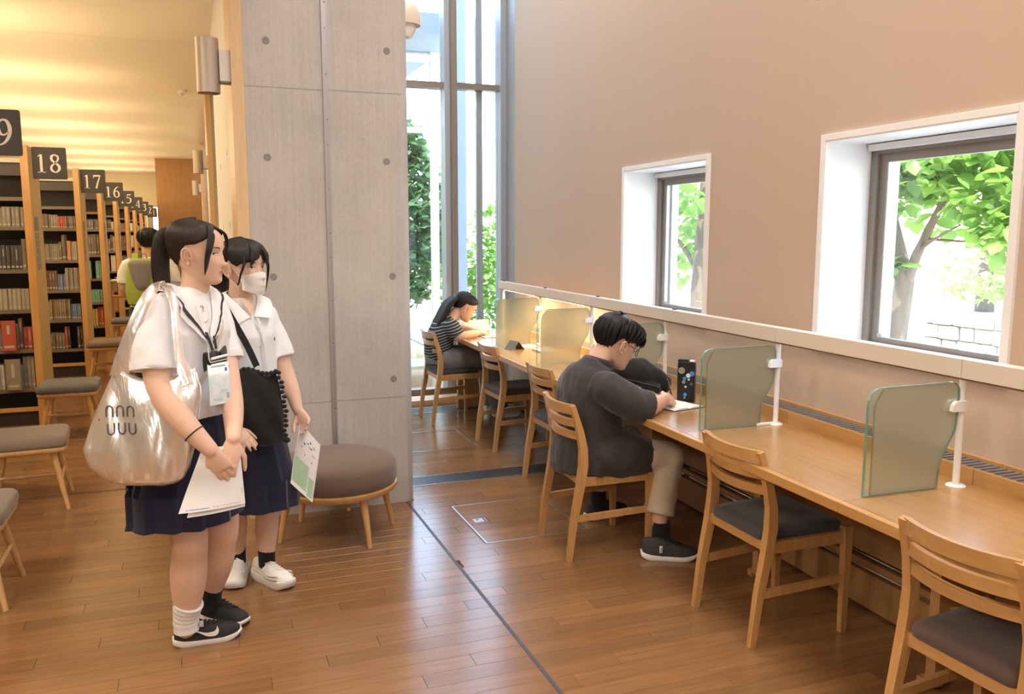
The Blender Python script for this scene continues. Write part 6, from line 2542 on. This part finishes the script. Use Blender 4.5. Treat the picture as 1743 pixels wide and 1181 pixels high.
# ---- man writing at the desk
MAN = thing('person', 'man in dark loose shirt and beige trousers writing at the desk', 'person', (1.85, 3.705, 0))
TM = Matrix.Translation((1.85, 3.705, 0))
HM = TM @ Matrix.Translation((.044, -.005, .905)) @ Matrix.Rotation(R(-4), 4, 'Z') @ Matrix.Rotation(R(24), 4, 'Y')
b = MB()
sag_loft(b, [(-.05, 0, .47), (-.06, 0, .60), (-.06, 0, .75), (-.045, 0, .85), (-.030, 0, .91)], [.15, .13, .14, .13, .055], [.09, .08, .085, .07, .045])
limb(b, [(-.035, 0, .865), (.0, 0, .935), (.045, 0, .985), (.065, 0, 1.02)], [.062, .057, .056, .055], 20)
limb(b, [(-.045, -.165, .845), (.02, -.248, .775), (.095, -.285, .735), (.175, -.245, .742), (.245, -.205, .752)], [.043, .044, .045, .042, .029], 18)
hand_shape(b, (.245, -.205, .752), (.92, .38, -.02), (-.15, .72, -.66), 1, 1.0, (.80, .92, 1.0, 1.05), .02, (.75, .30), .5)
limb(b, [(-.045, .165, .845), (.04, .245, .775), (.12, .27, .735), (.21, .18, .735), (.275, .10, .738)], [.043, .044, .045, .042, .029], 18)
hand_shape(b, (.275, .10, .738), (.85, -.5, -.02), (.05, -.05, -1), 1, 1.0, (.25, .28, .3, .34), .06, (.4, .3))
for hip, kn, an, ft in (((-.07, -.10, .50), (.29, -.205, .465), (.215, -.250, .17), (.225, -.262, .07)), ((-.07, .10, .50), (.29, .20, .465), (.165, .315, .17), (.165, .325, .07))):
    limb(b, [hip, Vector(hip).lerp(Vector(kn), .5), kn, Vector(kn).lerp(Vector(an), .5), an, ft], [.080, .074, .056, .05, .038, .038], 18)
st_ = len(b.v)
b.xform(TM)
add_head(b, HM, 1.05)
me = add_ears(fuse(b, .0052, 3, .5, 'body'), HM, 1.05)
tint_lips(me, HM, 1.05)
put(me, 'body', M_SKIN2, MAN)
face_bits(MAN, HM, HB, 1.05, 0, open_=.003)


def lowm(az):
    d = abs(math.degrees(az))
    return R(interp(d, [(0, 8), (25, 4), (50, 6), (66, 2), (78, -10), (86, 4), (98, 6), (107, -8), (120, -32), (150, -44), (180, -47)])[0])


hair_cap(MAN, HM, HB, lowm, lambda az, t: (.026 + .008 * max(0, -math.cos(az))) * (1 - (.5 + .35 * (abs(az) > 1.8)) * max(0, t - .45) / .55), M_HAIRB, s=1.05, ridge=.0014)
for k in range(9):
    y = -.05 + k * .0125
    lock(MAN, [tuple(HM @ (Vector(p) * 1.05)) for p in ((.06, y, .212), (.100, y * 1.1, .178), (.107, y * 1.2, .138 - .006 * (k % 3)))], [.012, .013, .002], M_HAIRB, 'fringe', .5, 8, (0, 1, 0))
for k in range(5):
    a = k * 1.1
    lock(MAN, [tuple(HM @ (Vector(p) * 1.05)) for p in ((-.04 + .01 * k, .01 * k - .02, .235), (-.05 + .012 * k, .014 * k - .03, .252), (-.075 + .015 * k, .02 * k - .045, .252))], [.008, .007, .001], M_HAIRB, 'tuft', .5, 8, (0, 1, 0))
tousle(MAN, HM, HB, M_HAIRB, lowm, 1.05, 50, 3, .028, .011)
gl = MB()


def hm(p):
    return HM @ (Vector(p) * 1.05)


for sd in (-1, 1):
    ring_ = [hm((.1045 - .012 * (abs(math.cos(a)) if math.cos(a) * sd > 0 else 0), sd * .034 + .023 * math.cos(a), .108 + .0185 * math.sin(a))) for a in [2 * PI * k / 20 for k in range(21)]]
    gl.tube(ring_, .0016, 6)
    gl.tube([hm(p) for p in ((.095, sd * .058, .114), (.075, sd * .079, .118), (.0, sd * .085, .122), (-.022, sd * .085, .112))], .0017, 6)
gl.tube([hm((.106, -.012, .112)), hm((.110, 0, .114)), hm((.106, .012, .112))], .0015, 6)
go = putmb(gl, 'glasses', plain('glasses_black', (.015, .014, .014), .3), MAN)
gg = MB()
for sd in (-1, 1):
    gg.add([tuple(hm((.1035 - .010 * (abs(math.cos(a)) if math.cos(a) * sd > 0 else 0), sd * .034 + .022 * math.cos(a), .108 + .0175 * math.sin(a)))) for a in [2 * PI * k / 20 for k in range(20)]], [tuple(range(20))])
putmb(gg, 'lens', M_GLASS, go)
M_DARKS = cloth('charcoal_shirt', (.040, .035, .035), .85, .10, 420, .25, .2)
s = MB()
sag_loft(s, [(-.055, 0, .405), (-.055, 0, .48), (-.040, 0, .57), (-.045, 0, .70), (-.050, 0, .82), (-.025, 0, .885), (-.005, 0, .925)], [.215, .215, .205, .210, .200, .125, .068], [.178, .175, .158, .140, .126, .090, .064])
for sd, P in ((-1, [(-.075, -.140, .835), (-.05, -.190, .828), (.0, -.242, .785), (.06, -.278, .755), (.125, -.283, .735)]), (1, [(-.060, .120, .825), (-.03, .165, .810), (.01, .225, .775), (.07, .268, .755), (.135, .262, .735)])):
    s.tube(P, [.075, .083, .082, .082, .083] if sd < 0 else [.06, .066, .068, .072, .076], 22)
    s.sphere(P[1], .076 if sd < 0 else .06, 14, 9)
# tails of the shirt over the lap
for sd in (-1, 1):
    s.tube([(-.06, sd * .10, .49), (.06, sd * .135, .485), (.17, sd * .160, .475), (.255, sd * .180, .455)], [.130, .122, .100, .072], 20)
s.tube([(-.10, -.12, .42), (0, -.13, .41), (.12, -.17, .41)], [.06, .07, .045], 16)
s.xform(TM)
me = fuse(s, .0075, 6, .5, 'shirt')
wrinkle(me, .012, 5.5, (1, 1, .8), 1.7)
wrinkle(me, .005, 16, (1, 1, .5), 6.2)
BLM = bvh_of(me)
put(me, 'shirt', M_DARKS, MAN)
cb = MB()
for k_, (z, dx) in enumerate(((0, 0),)):
    ring_ = []
    for k in range(33):
        a = 2 * PI * k / 32
        ring_.append(TM @ Vector((-.002 + .066 * math.cos(a) + .01, .070 * math.sin(a), .925 + .022 * math.cos(a) * -1)))
    cb.tube(ring_, .015, 8, .45)
putmb(cb, 'collar_band', M_DARKS, MAN)
M_BEIGE = cloth('beige_trousers', (.56, .47, .36), .85, .06, 420, .15, .2)
s = MB()
s.sphere((-.05, 0, .50), (.12, .17, .07), 16, 10)
for hip, kn, an in (((-.07, -.09, .50), (.285, -.205, .462), (.218, -.248, .20)), ((-.07, .09, .50), (.285, .20, .462), (.168, .312, .20))):
    hip, kn, an = Vector(hip), Vector(kn), Vector(an)
    limb(s, [hip, hip.lerp(kn, .5), kn], [.098, .090, .078], 18)
    s.tube([kn + Vector((0, 0, .01)), kn.lerp(an, .35), kn.lerp(an, .7), an], [.076, .074, .068, .066], 20)
s.xform(TM)
me = fuse(s, .0075, 4, .5, 'trousers')
wrinkle(me, .007, 11, (1, 1, 1), 4.0)
put(me, 'trousers', M_BEIGE, MAN)
M_SHOEG = plain('charcoal_shoe', (.035, .034, .036), .65, var=.2, scale=200, bmp=.3, bscale=250)
M_SOLEW = plain('bright_sole', (.84, .83, .82), .5)
for (hx, hy, ya, skp) in ((1.962, 3.437, R(-24), (.220, -.257)), (1.945, 4.02, R(8), (.165, .320))):
    mb = MB().tube([(1.85 + skp[0], 3.705 + skp[1], .165), (1.85 + skp[0], 3.705 + skp[1], .12), (1.85 + skp[0] + .0, 3.705 + skp[1], .05)], [.0425, .044, .046], 20)
    putmb(mb, 'sock', M_SOCKB, MAN)
    sp, SM = shoe(MAN, (hx, hy), ya, .262, (M_SHOEG, M_SOLEW, M_LACEB), h_ank=.088)
    tx = bpy.data.curves.new('shoe_lettering', 'FONT')
    tx.body = 'PUMA'
    tx.size = .016
    tx.extrude = .0004
    to = bpy.data.objects.new('lettering_tmp', tx)
    COL.objects.link(to)
    tme = bpy.data.meshes.new_from_object(to.evaluated_get(bpy.context.evaluated_depsgraph_get()))
    bpy.data.objects.remove(to)
    tme.materials.clear()
    tme.materials.append(plain('lettering_black', (.02, .02, .02), .6))
    to = link('shoe_lettering', tme)
    patch = MB().box(.078, .092, -.0405, -.034, .040, .074, .0015)
    patch.xform(SM)
    po = putmb(patch, 'label_patch', plain('patch_white', (.86, .85, .84), .6), sp)
    to.parent = po
    to.matrix_local = SM @ Matrix.Translation((.0895, -.0412, .0415)) @ Matrix.Rotation(R(90), 4, 'X') @ Matrix.Rotation(R(90), 4, 'Z') @ Matrix.Scale(.62, 4)

# ---- far girl reading
FG = thing('person', 'long haired girl in a dark striped shirt reading at the far seat', 'person', (1.985, 6.75, 0))
TF = Matrix.Translation((1.985, 6.75, 0))
HF = TF @ Matrix.Translation((.075, .0, .845)) @ Matrix.Rotation(R(-6), 4, 'Z') @ Matrix.Rotation(R(30), 4, 'Y')
b = MB()
sag_loft(b, [(-.08, 0, .47), (-.10, 0, .58), (-.075, 0, .70), (-.03, 0, .80), (.0, 0, .855)], [.14, .12, .13, .13, .055], [.09, .08, .085, .07, .045])
limb(b, [(-.01, 0, .82), (.03, 0, .875), (.08, 0, .92), (.10, 0, .95)], [.052, .048, .048, .048], 16)
limb(b, [(-.03, -.155, .80), (.0, -.20, .72), (.05, -.225, .725), (.14, -.185, .730), (.205, -.135, .735)], [.045, .042, .038, .035, .024], 14)
hand_shape(b, (.205, -.135, .735), (.90, .40, .05), (.1, .1, -1), -1, .9, (.25, .28, .3, .34), .06, (.4, .3))
limb(b, [(-.03, .155, .80), (.03, .20, .74), (.09, .21, .735), (.16, .13, .737), (.21, .06, .74)], [.045, .042, .038, .035, .024], 14)
hand_shape(b, (.21, .06, .74), (.9, -.35, .05), (.1, -.1, -1), 1, .9, (.25, .28, .3, .34), .06, (.4, .3))
b.xform(TF)
add_head(b, HF, .98)
me = add_ears(fuse(b, .0065, 3, .5, 'body'), HF, .98)
tint_lips(me, HF)
put(me, 'body', M_SKIN, FG)
face_bits(FG, HF, HB, .98, 0, open_=.003)


def lowf(az):
    d = abs(math.degrees(az))
    return R(interp(d, [(0, 44), (20, 30), (50, 14), (75, 6), (98, 6), (107, -14), (120, -36), (180, -46)])[0])


hair_cap(FG, HF, HB, lowf, lambda az, t: (.014 + .006 * max(0, -math.cos(az))), M_HAIRB, s=.98)
for yo in (-.05, -.015, .02, .055):
    lock(FG, [tuple(TF @ Vector(p)) for p in ((.045, yo * 1.1, 1.02), (-.02, yo * 1.2, .965), (-.075, yo * 1.3, .87), (-.135, yo * 1.3, .77), (-.19, yo * 1.3, .68))], [.030, .040, .040, .030, .004], M_HAIRB, 'long_hair', .6, 14, (0, 1, 0))
M_STRIPE, nt, bs = _nodes('striped_knit')
tc = nt.nodes.new('ShaderNodeTexCoord')
sp_ = nt.nodes.new('ShaderNodeSeparateXYZ')
nt.links.new(tc.outputs['Object'], sp_.inputs[0])
ml = nt.nodes.new('ShaderNodeMath')
ml.operation = 'MULTIPLY'
ml.inputs[1].default_value = 42
ad_ = nt.nodes.new('ShaderNodeMath')
ad_.operation = 'MULTIPLY_ADD'
ad_.inputs[1].default_value = -.35
nt.links.new(sp_.outputs[0], ad_.inputs[0])
nt.links.new(sp_.outputs[2], ad_.inputs[2])
nt.links.new(ad_.outputs[0], ml.inputs[0])
fr_ = nt.nodes.new('ShaderNodeMath')
fr_.operation = 'FRACT'
nt.links.new(ml.outputs[0], fr_.inputs[0])
gt = nt.nodes.new('ShaderNodeMath')
gt.operation = 'GREATER_THAN'
gt.inputs[1].default_value = .80
nt.links.new(fr_.outputs[0], gt.inputs[0])
nt.links.new(mix_col(nt, gt.outputs[0], (.022, .028, .034), (.48, .50, .50)), bs.inputs['Base Color'])
bs.inputs['Roughness'].default_value = .85
s = MB()
sag_loft(s, [(-.085, 0, .50), (-.105, 0, .58), (-.085, 0, .70), (-.04, 0, .79), (-.012, 0, .838), (.005, 0, .86)], [.165, .155, .160, .160, .10, .058], [.115, .108, .108, .09, .07, .052])
for P in ([(-.045, -.12, .80), (-.03, -.155, .80), (-.01, -.185, .755), (.01, -.208, .72)], [(-.045, .12, .80), (-.03, .155, .80), (.0, .185, .76), (.03, .20, .735)]):
    s.tube(P, [.060, .066, .066, .068], 18)
    s.sphere(P[1], .06, 12, 8)
s.xform(TF)
me = fuse(s, .009, 5, .5, 'shirt')
wrinkle(me, .006, 8, (1, 1, 1), 2.2)
put(me, 'shirt', M_STRIPE, FG)
s = MB()
s.sphere((-.09, 0, .52), (.125, .17, .10), 16, 10)
for sd in (-1, 1):
    limb(s, [(-.07, sd * .09, .52), (.12, sd * .10, .52), (.30, sd * .10, .50)], [.098, .090, .072], 16)
    s.tube([(.30, sd * .10, .51), (.33, sd * .10, .38), (.37, sd * .10, .22), (.40, sd * .10, .08)], [.070, .075, .075, .074], 16)
s.xform(TF)
me = fuse(s, .009, 4, .5, 'trousers')
wrinkle(me, .006, 9, (1, 1, 1), 7.0)
put(me, 'trousers', cloth('grey_trousers', (.20, .195, .20), .85, .08), FG)
for sd, x in ((-1, 2.33), (1, 2.36)):
    shoe(FG, (x, 6.75 + sd * .10), 0, .24, (plain('light_shoe', (.60, .58, .54), .6), M_SOLEW, M_LACEW), h_ank=.07)

# ---- boy with a backpack in the aisle
BOY = thing('person', 'boy in white shirt with green and grey backpack walking down the aisle', 'person', (-.36, 8.05, 0))
TB = Matrix.Translation((-.36, 8.05, 0)) @ Matrix.Rotation(R(78), 4, 'Z')
HBo = TB @ Matrix.Translation((.02, -.015, 1.355)) @ Matrix.Rotation(R(8), 4, 'Y')
b = MB()
b.loft([hring(c, 0, w, d, 20) for c, w, d in (((0, 0, .75), .15, .10), ((0, 0, .95), .13, .09), ((0, 0, 1.15), .155, .095), ((0, 0, 1.28), .14, .075), ((0, 0, 1.33), .07, .05))])
limb(b, [(0, 0, 1.27), (.01, 0, 1.34), (.02, 0, 1.42)], [.058, .052, .052], 16)
for sd in (-1, 1):
    limb(b, [(0, sd * .165, 1.28), (-.02, sd * .195, 1.14), (.0, sd * .205, 1.05), (.10, sd * .17, .98), (.19, sd * .11, .97)], [.045, .042, .038, .034, .024], 14)
    hand_shape(b, (.19, sd * .11, .97), (.9, -sd * .3, .1), (0, -sd, -.2), sd, .95, (.5, .5, .55, .6))
    limb(b, [(0, sd * .08, .76), (0, sd * .085, .44), (-.01, sd * .09, .08)], [.08, .06, .04], 14)
b.xform(TB)
add_head(b, HBo, 1.0)
me = add_ears(fuse(b, .008, 3, .5, 'body'), HBo)
tint_lips(me, HBo)
put(me, 'body', M_SKIN2, BOY)
hair_cap(BOY, HBo, HB, lowm, lambda az, t: (.020 + .008 * max(0, -math.cos(az))) * (1 - .4 * max(0, t - .55) / .45), M_HAIRB, s=1.0)
tousle(BOY, HBo, HB, M_HAIRB, lowm, 1.0, 24, 5, .022, .014)
s = MB()
s.loft([hring(c, 0, w, d, 24) for c, w, d in (((0, 0, .86), .17, .125), ((0, 0, 1.0), .165, .12), ((0, 0, 1.18), .178, .118), ((0, 0, 1.28), .16, .09), ((.005, 0, 1.345), .07, .06))])
for sd in (-1, 1):
    s.tube([(0, sd * .13, 1.29), (0, sd * .165, 1.28), (-.01, sd * .19, 1.20), (-.015, sd * .20, 1.115)], [.058, .066, .068, .070], 18)
s.xform(TB)
me = fuse(s, .009, 5, .5, 'shirt')
wrinkle(me, .006, 8, (1, 1, 1), 5.5)
put(me, 'shirt', M_SHIRT, BOY)
s = MB()
for sd in (-1, 1):
    s.tube([(0, sd * .075, .92), (0, sd * .085, .7), (0, sd * .09, .4), (-.01, sd * .09, .06)], [.105, .10, .08, .07], 18)
s.xform(TB)
put(fuse(s, .009, 4, .5, 'trousers'), 'trousers', cloth('black_trousers', (.018, .018, .022), .85), BOY)
for sd in (-1, 1):
    p = TB @ Vector((-.09, sd * .09, 0))
    shoe(BOY, (p.x, p.y), R(78), .26, (M_SHOEB, M_SOLEW, M_LACEB), lace=False)
bp = thing('backpack', 'green and grey backpack worn by the boy in the aisle', 'backpack', (-.36, 8.05, 1.0))
M_LIME = cloth('lime_nylon', (.36, .47, .08), .6, .08, 300, .1, .2)
M_GRYN = cloth('grey_nylon', (.26, .24, .25), .6, .08, 300, .1, .2)
s = MB()
s.loft([hring((-.175, 0, z), 0, w, d, 24, 2.8) for z, w, d in ((.93, .10, .04), (.95, .135, .075), (1.05, .150, .085), (1.2, .145, .075), (1.31, .12, .05), (1.34, .08, .02))])
s.xform(TB)
pk = put(fuse(s, .009, 4, .5, 'pack_body'), 'pack_body', M_LIME, bp)
s = MB()
s.loft([hring((-.245, 0, z), 0, w, d, 24, 2.6) for z, w, d in ((1.06, .02, .012), (1.10, .055, .035), (1.2, .085, .04), (1.30, .10, .04), (1.325, .08, .02))])
s.xform(TB)
put(fuse(s, .008, 3, .5, 'front_pocket'), 'front_pocket', M_GRYN, bp)
for sd in (-1, 1):
    s = MB().bar([TB @ Vector(p) for p in ((-.14, sd * .075, 1.32), (-.07, sd * .09, 1.375), (.03, sd * .095, 1.36), (.11, sd * .10, 1.25))], .05, .012, (0, 0, 1))
    putmb(s, 'shoulder_strap', M_LIME, bp)
s = MB().tube([TB @ Vector(p) for p in ((-.15, -.03, 1.33), (-.155, -.02, 1.375), (-.155, .02, 1.375), (-.15, .03, 1.33))], .006, 8)
putmb(s, 'top_handle', M_GRYN, bp)

# ------------------------------------------------------------------ things on the desk
M_PAGEW = plain('page_white', (.84, .82, .77), .75, var=.02, scale=60)


def open_book(name, label, cat, loc, rz, w, d, cover, pages=M_PAGEW, lines=True):
    t = thing(name, label, cat, loc, rz)
    MB().box(-w, w, -d / 2, d / 2, 0, .003, .001).build('cover', cover, t)
    for sd in (-1, 1):
        rows = []
        for i in range(9):
            u = i / 8
            x = sd * u * (w - .006)
            z = .004 + .010 * math.sin(PI * min(1, u * 1.05)) ** .7 * (1 - .55 * u)
            rows.append([(x, -d / 2 + .005, .003), (x, -d / 2 + .005, z), (x, d / 2 - .005, z), (x, d / 2 - .005, .003)])
        pg = MB().loft(rows).build('pages', pages, t, smooth=True, angle=30)
        if lines:
            ln = MB()
            for k in range(9):
                y = -d / 2 + .03 + k * (d - .06) / 8
                ln.box(sd * .25 * w if sd > 0 else -.85 * w, .85 * w if sd > 0 else -.25 * w, y, y + .0012, .0088, .0093)
            ln.build('ruled_lines', plain('ruled_grey', (.62, .62, .62), .8), pg)
    return t


open_book('notebook', 'open white notebook under the writing man\'s hand', 'notebook', (2.215, 3.575, DZ), R(12), .105, .20, plain('cover_black', (.02, .02, .022), .5), lines=False)
pn = thing('pen', 'dark pen in the writing man\'s fist', 'pen', (2.165, 3.53, .765))
A_, B2 = Vector((2.198, 3.575, .716)), Vector((2.128, 3.520, .850))
mb = MB().tube([A_, A_.lerp(B2, .12), A_.lerp(B2, .9), B2], [.0008, .0042, .0042, .003], 10)
putmb(mb, 'barrel', plain('pen_black', (.02, .02, .025), .3), pn)
putmb(MB().tube([A_.lerp(B2, .62) + Vector((0, -.005, .002)), A_.lerp(B2, .95) + Vector((0, -.005, .002))], .0012, 6), 'clip', M_CHROME, pn)

# black pencil case standing on end, covered in round stickers and stars
pc = thing('pencil_case', 'black upright case dotted with blue and white stickers on the desk', 'case', (2.325, 3.66, DZ), R(48))
case = MB().loft([[(x, y, z) for x, y in roundpoly([(-.026 * s_, -.045 * s_), (.026 * s_, -.045 * s_), (.026 * s_, .045 * s_), (-.026 * s_, .045 * s_)], .012, 4)] for s_, z in ((.9, 0), (1, .006), (1.0, .19), (.96, .203), (.8, .207))])
case.build('case_body', cloth('case_black', (.012, .012, .014), .6, .1, 300, .2), pc, smooth=True)
MB().box(-.020, .020, -.012, .044, .200, .218, .006).build('top_flap', cloth('case_black', (.012, .012, .014)), pc)
MB().box(-.012, .012, -.040, -.014, .203, .214, .003).build('name_tag', M_WPOST, pc)


def disc(x, y, z, r, nm, mat, star=False):
    n_ = 10 if star else 18
    mb = MB()
    pts = []
    for k in range(n_):
        a = 2 * PI * k / n_ + PI / 2
        q = r if not star or k % 2 == 0 else r * .42
        pts.append((y + q * math.cos(a), z + q * math.sin(a)))
    mb.prism(pts, x - .0012, x + .0005, 0)
    mb.build(nm, mat, pc)


SB = plain('sticker_blue', (.05, .25, .62), .4, var=.3, scale=300)
SWh = plain('sticker_white', (.75, .75, .74), .4, var=.15, scale=200)
SGd = plain('sticker_gold', (.32, .27, .20), .4, var=.5, scale=250)
for (y, z, r, m_, st_) in ((.022, .162, .017, SGd, 0), (-.030, .148, .013, SB, 0), (-.012, .138, .011, SWh, 0), (.006, .122, .009, SB, 0), (-.015, .118, .008, SWh, 1), (.010, .104, .009, SGd, 0), (-.028, .096, .008, plain('sticker_teal', (.04, .10, .12), .4), 0), (.0, .080, .008, SWh, 1), (.002, .040, .009, SB, 0), (.004, .024, .005, SGd, 0)):
    disc(-.0265, y, z, r, 'star_sticker' if st_ else 'round_sticker', m_, st_)

# slumped black rucksack
bgk = thing('rucksack', 'slumped black rucksack lying on the desk behind the man\'s arm', 'bag', (2.215, 3.88, DZ))
s = MB()
s.tube([(2.05, 3.97, .775), (2.10, 3.94, .80), (2.18, 3.90, .80), (2.26, 3.86, .775), (2.32, 3.81, .755)], [.055, .092, .098, .072, .040], 20)
s.tube([(2.08, 3.86, .745), (2.16, 3.83, .75), (2.24, 3.78, .742)], [.035, .045, .032], 14)
me = fuse(s, .009, 4, .5, 'pack')
for v_ in me.vertices:
    v_.co.z = max(v_.co.z, DZ + .0005)
wrinkle(me, .012, 12, (1, 1, 1), 9.1)
for v_ in me.vertices:
    v_.co.z = max(v_.co.z, DZ + .0005)
BKB = bvh_of(me)
put(me, 'pack_body', M_BLACKC, bgk)
s = MB()
Q = []
for p in catmull([(2.06, 3.83, .80), (2.12, 3.81, .79), (2.19, 3.77, .775), (2.25, 3.73, .75)], 6):
    loc, nrm, *_ = BKB.find_nearest(Vector(p))
    Q.append(loc + nrm * .004)
s.tube(Q, .0035, 6)
putmb(s, 'zip', plain('zip_dark', (.04, .04, .045), .3, .5), bgk)
for p in ((2.09, 3.82, .785), (2.115, 3.80, .77)):
    loc, nrm, *_ = BKB.find_nearest(Vector(p))
    putmb(MB().sphere(loc + nrm * .004, (.010, .008, .006), 10, 6), 'buckle', plain('buckle_metal', (.45, .42, .36), .3, .9), bgk)

# far girl's things
open_book('book', 'open book in front of the far girl', 'book', (2.30, 6.62, DZ), R(8), .10, .20, plain('cover_grey', (.25, .25, .26), .6), lines=False)
tn = thing('tent_card', 'dark grey folded card standing like a tent before the bright partition', 'card', (2.20, 5.80, DZ), R(18))
for sd in (-1, 1):
    MB().prism([(sd * .055, 0), (sd * .058, 0), (.002 * sd, .062), (0, .060)], -.05, .05, 1).build('card_leaf', plain('card_dark', (.16, .16, .15), .6), tn)
o = tag(MB().box(2.25, 2.40, 5.83, 5.95, DZ + .0005, DZ + .012, .002).build('notepad', M_PAGEW), 'white notepad lying flat in front of the bright partition', 'notepad')
pw = thing('pouch', 'white pleated pouch on the desk behind the far girl\'s hands', 'pouch', (2.25, 6.98, DZ))
rows = []
for i in range(9):
    t = i / 8
    row = []
    for k in range(80):
        a = 2 * PI * k / 80
        r = 1 + .05 * math.sin(a * 20) * t
        row.append(Vector((2.25 + .165 * math.cos(a) * r * (1 - .1 * t), 6.98 + .05 * math.sin(a) * r * (1 - .5 * t), DZ + .001 + .10 * t + .004 * math.sin(a * 20) * t)))
    rows.append(row)
rows.insert(0, [Vector((2.25, 6.98, DZ + .001)).lerp(p, .1) for p in rows[0]])
rows.append([Vector((2.25, 6.98, DZ + .09)).lerp(p, .6) for p in rows[-1]])
rows.append([Vector((2.25, 6.98, DZ + .085)).lerp(p, .1) for p in rows[-1]])
me = grid_mesh('pouch_body', rows, True)
me.materials.append(plain('pouch_white', (.84, .80, .72), .6))
o = link('pouch_body', me, pw)
o.matrix_local = ROOTINV(pw)
# book and small pad left on the back ledge
o = tag(MB().box(2.30, 2.42, 5.55, 5.70, DZ + .0005, DZ + .014, .002).build('book', plain('cover_lilac', (.62, .58, .66), .5)), 'thin lilac book left at the back of the warm lit seat', 'book')
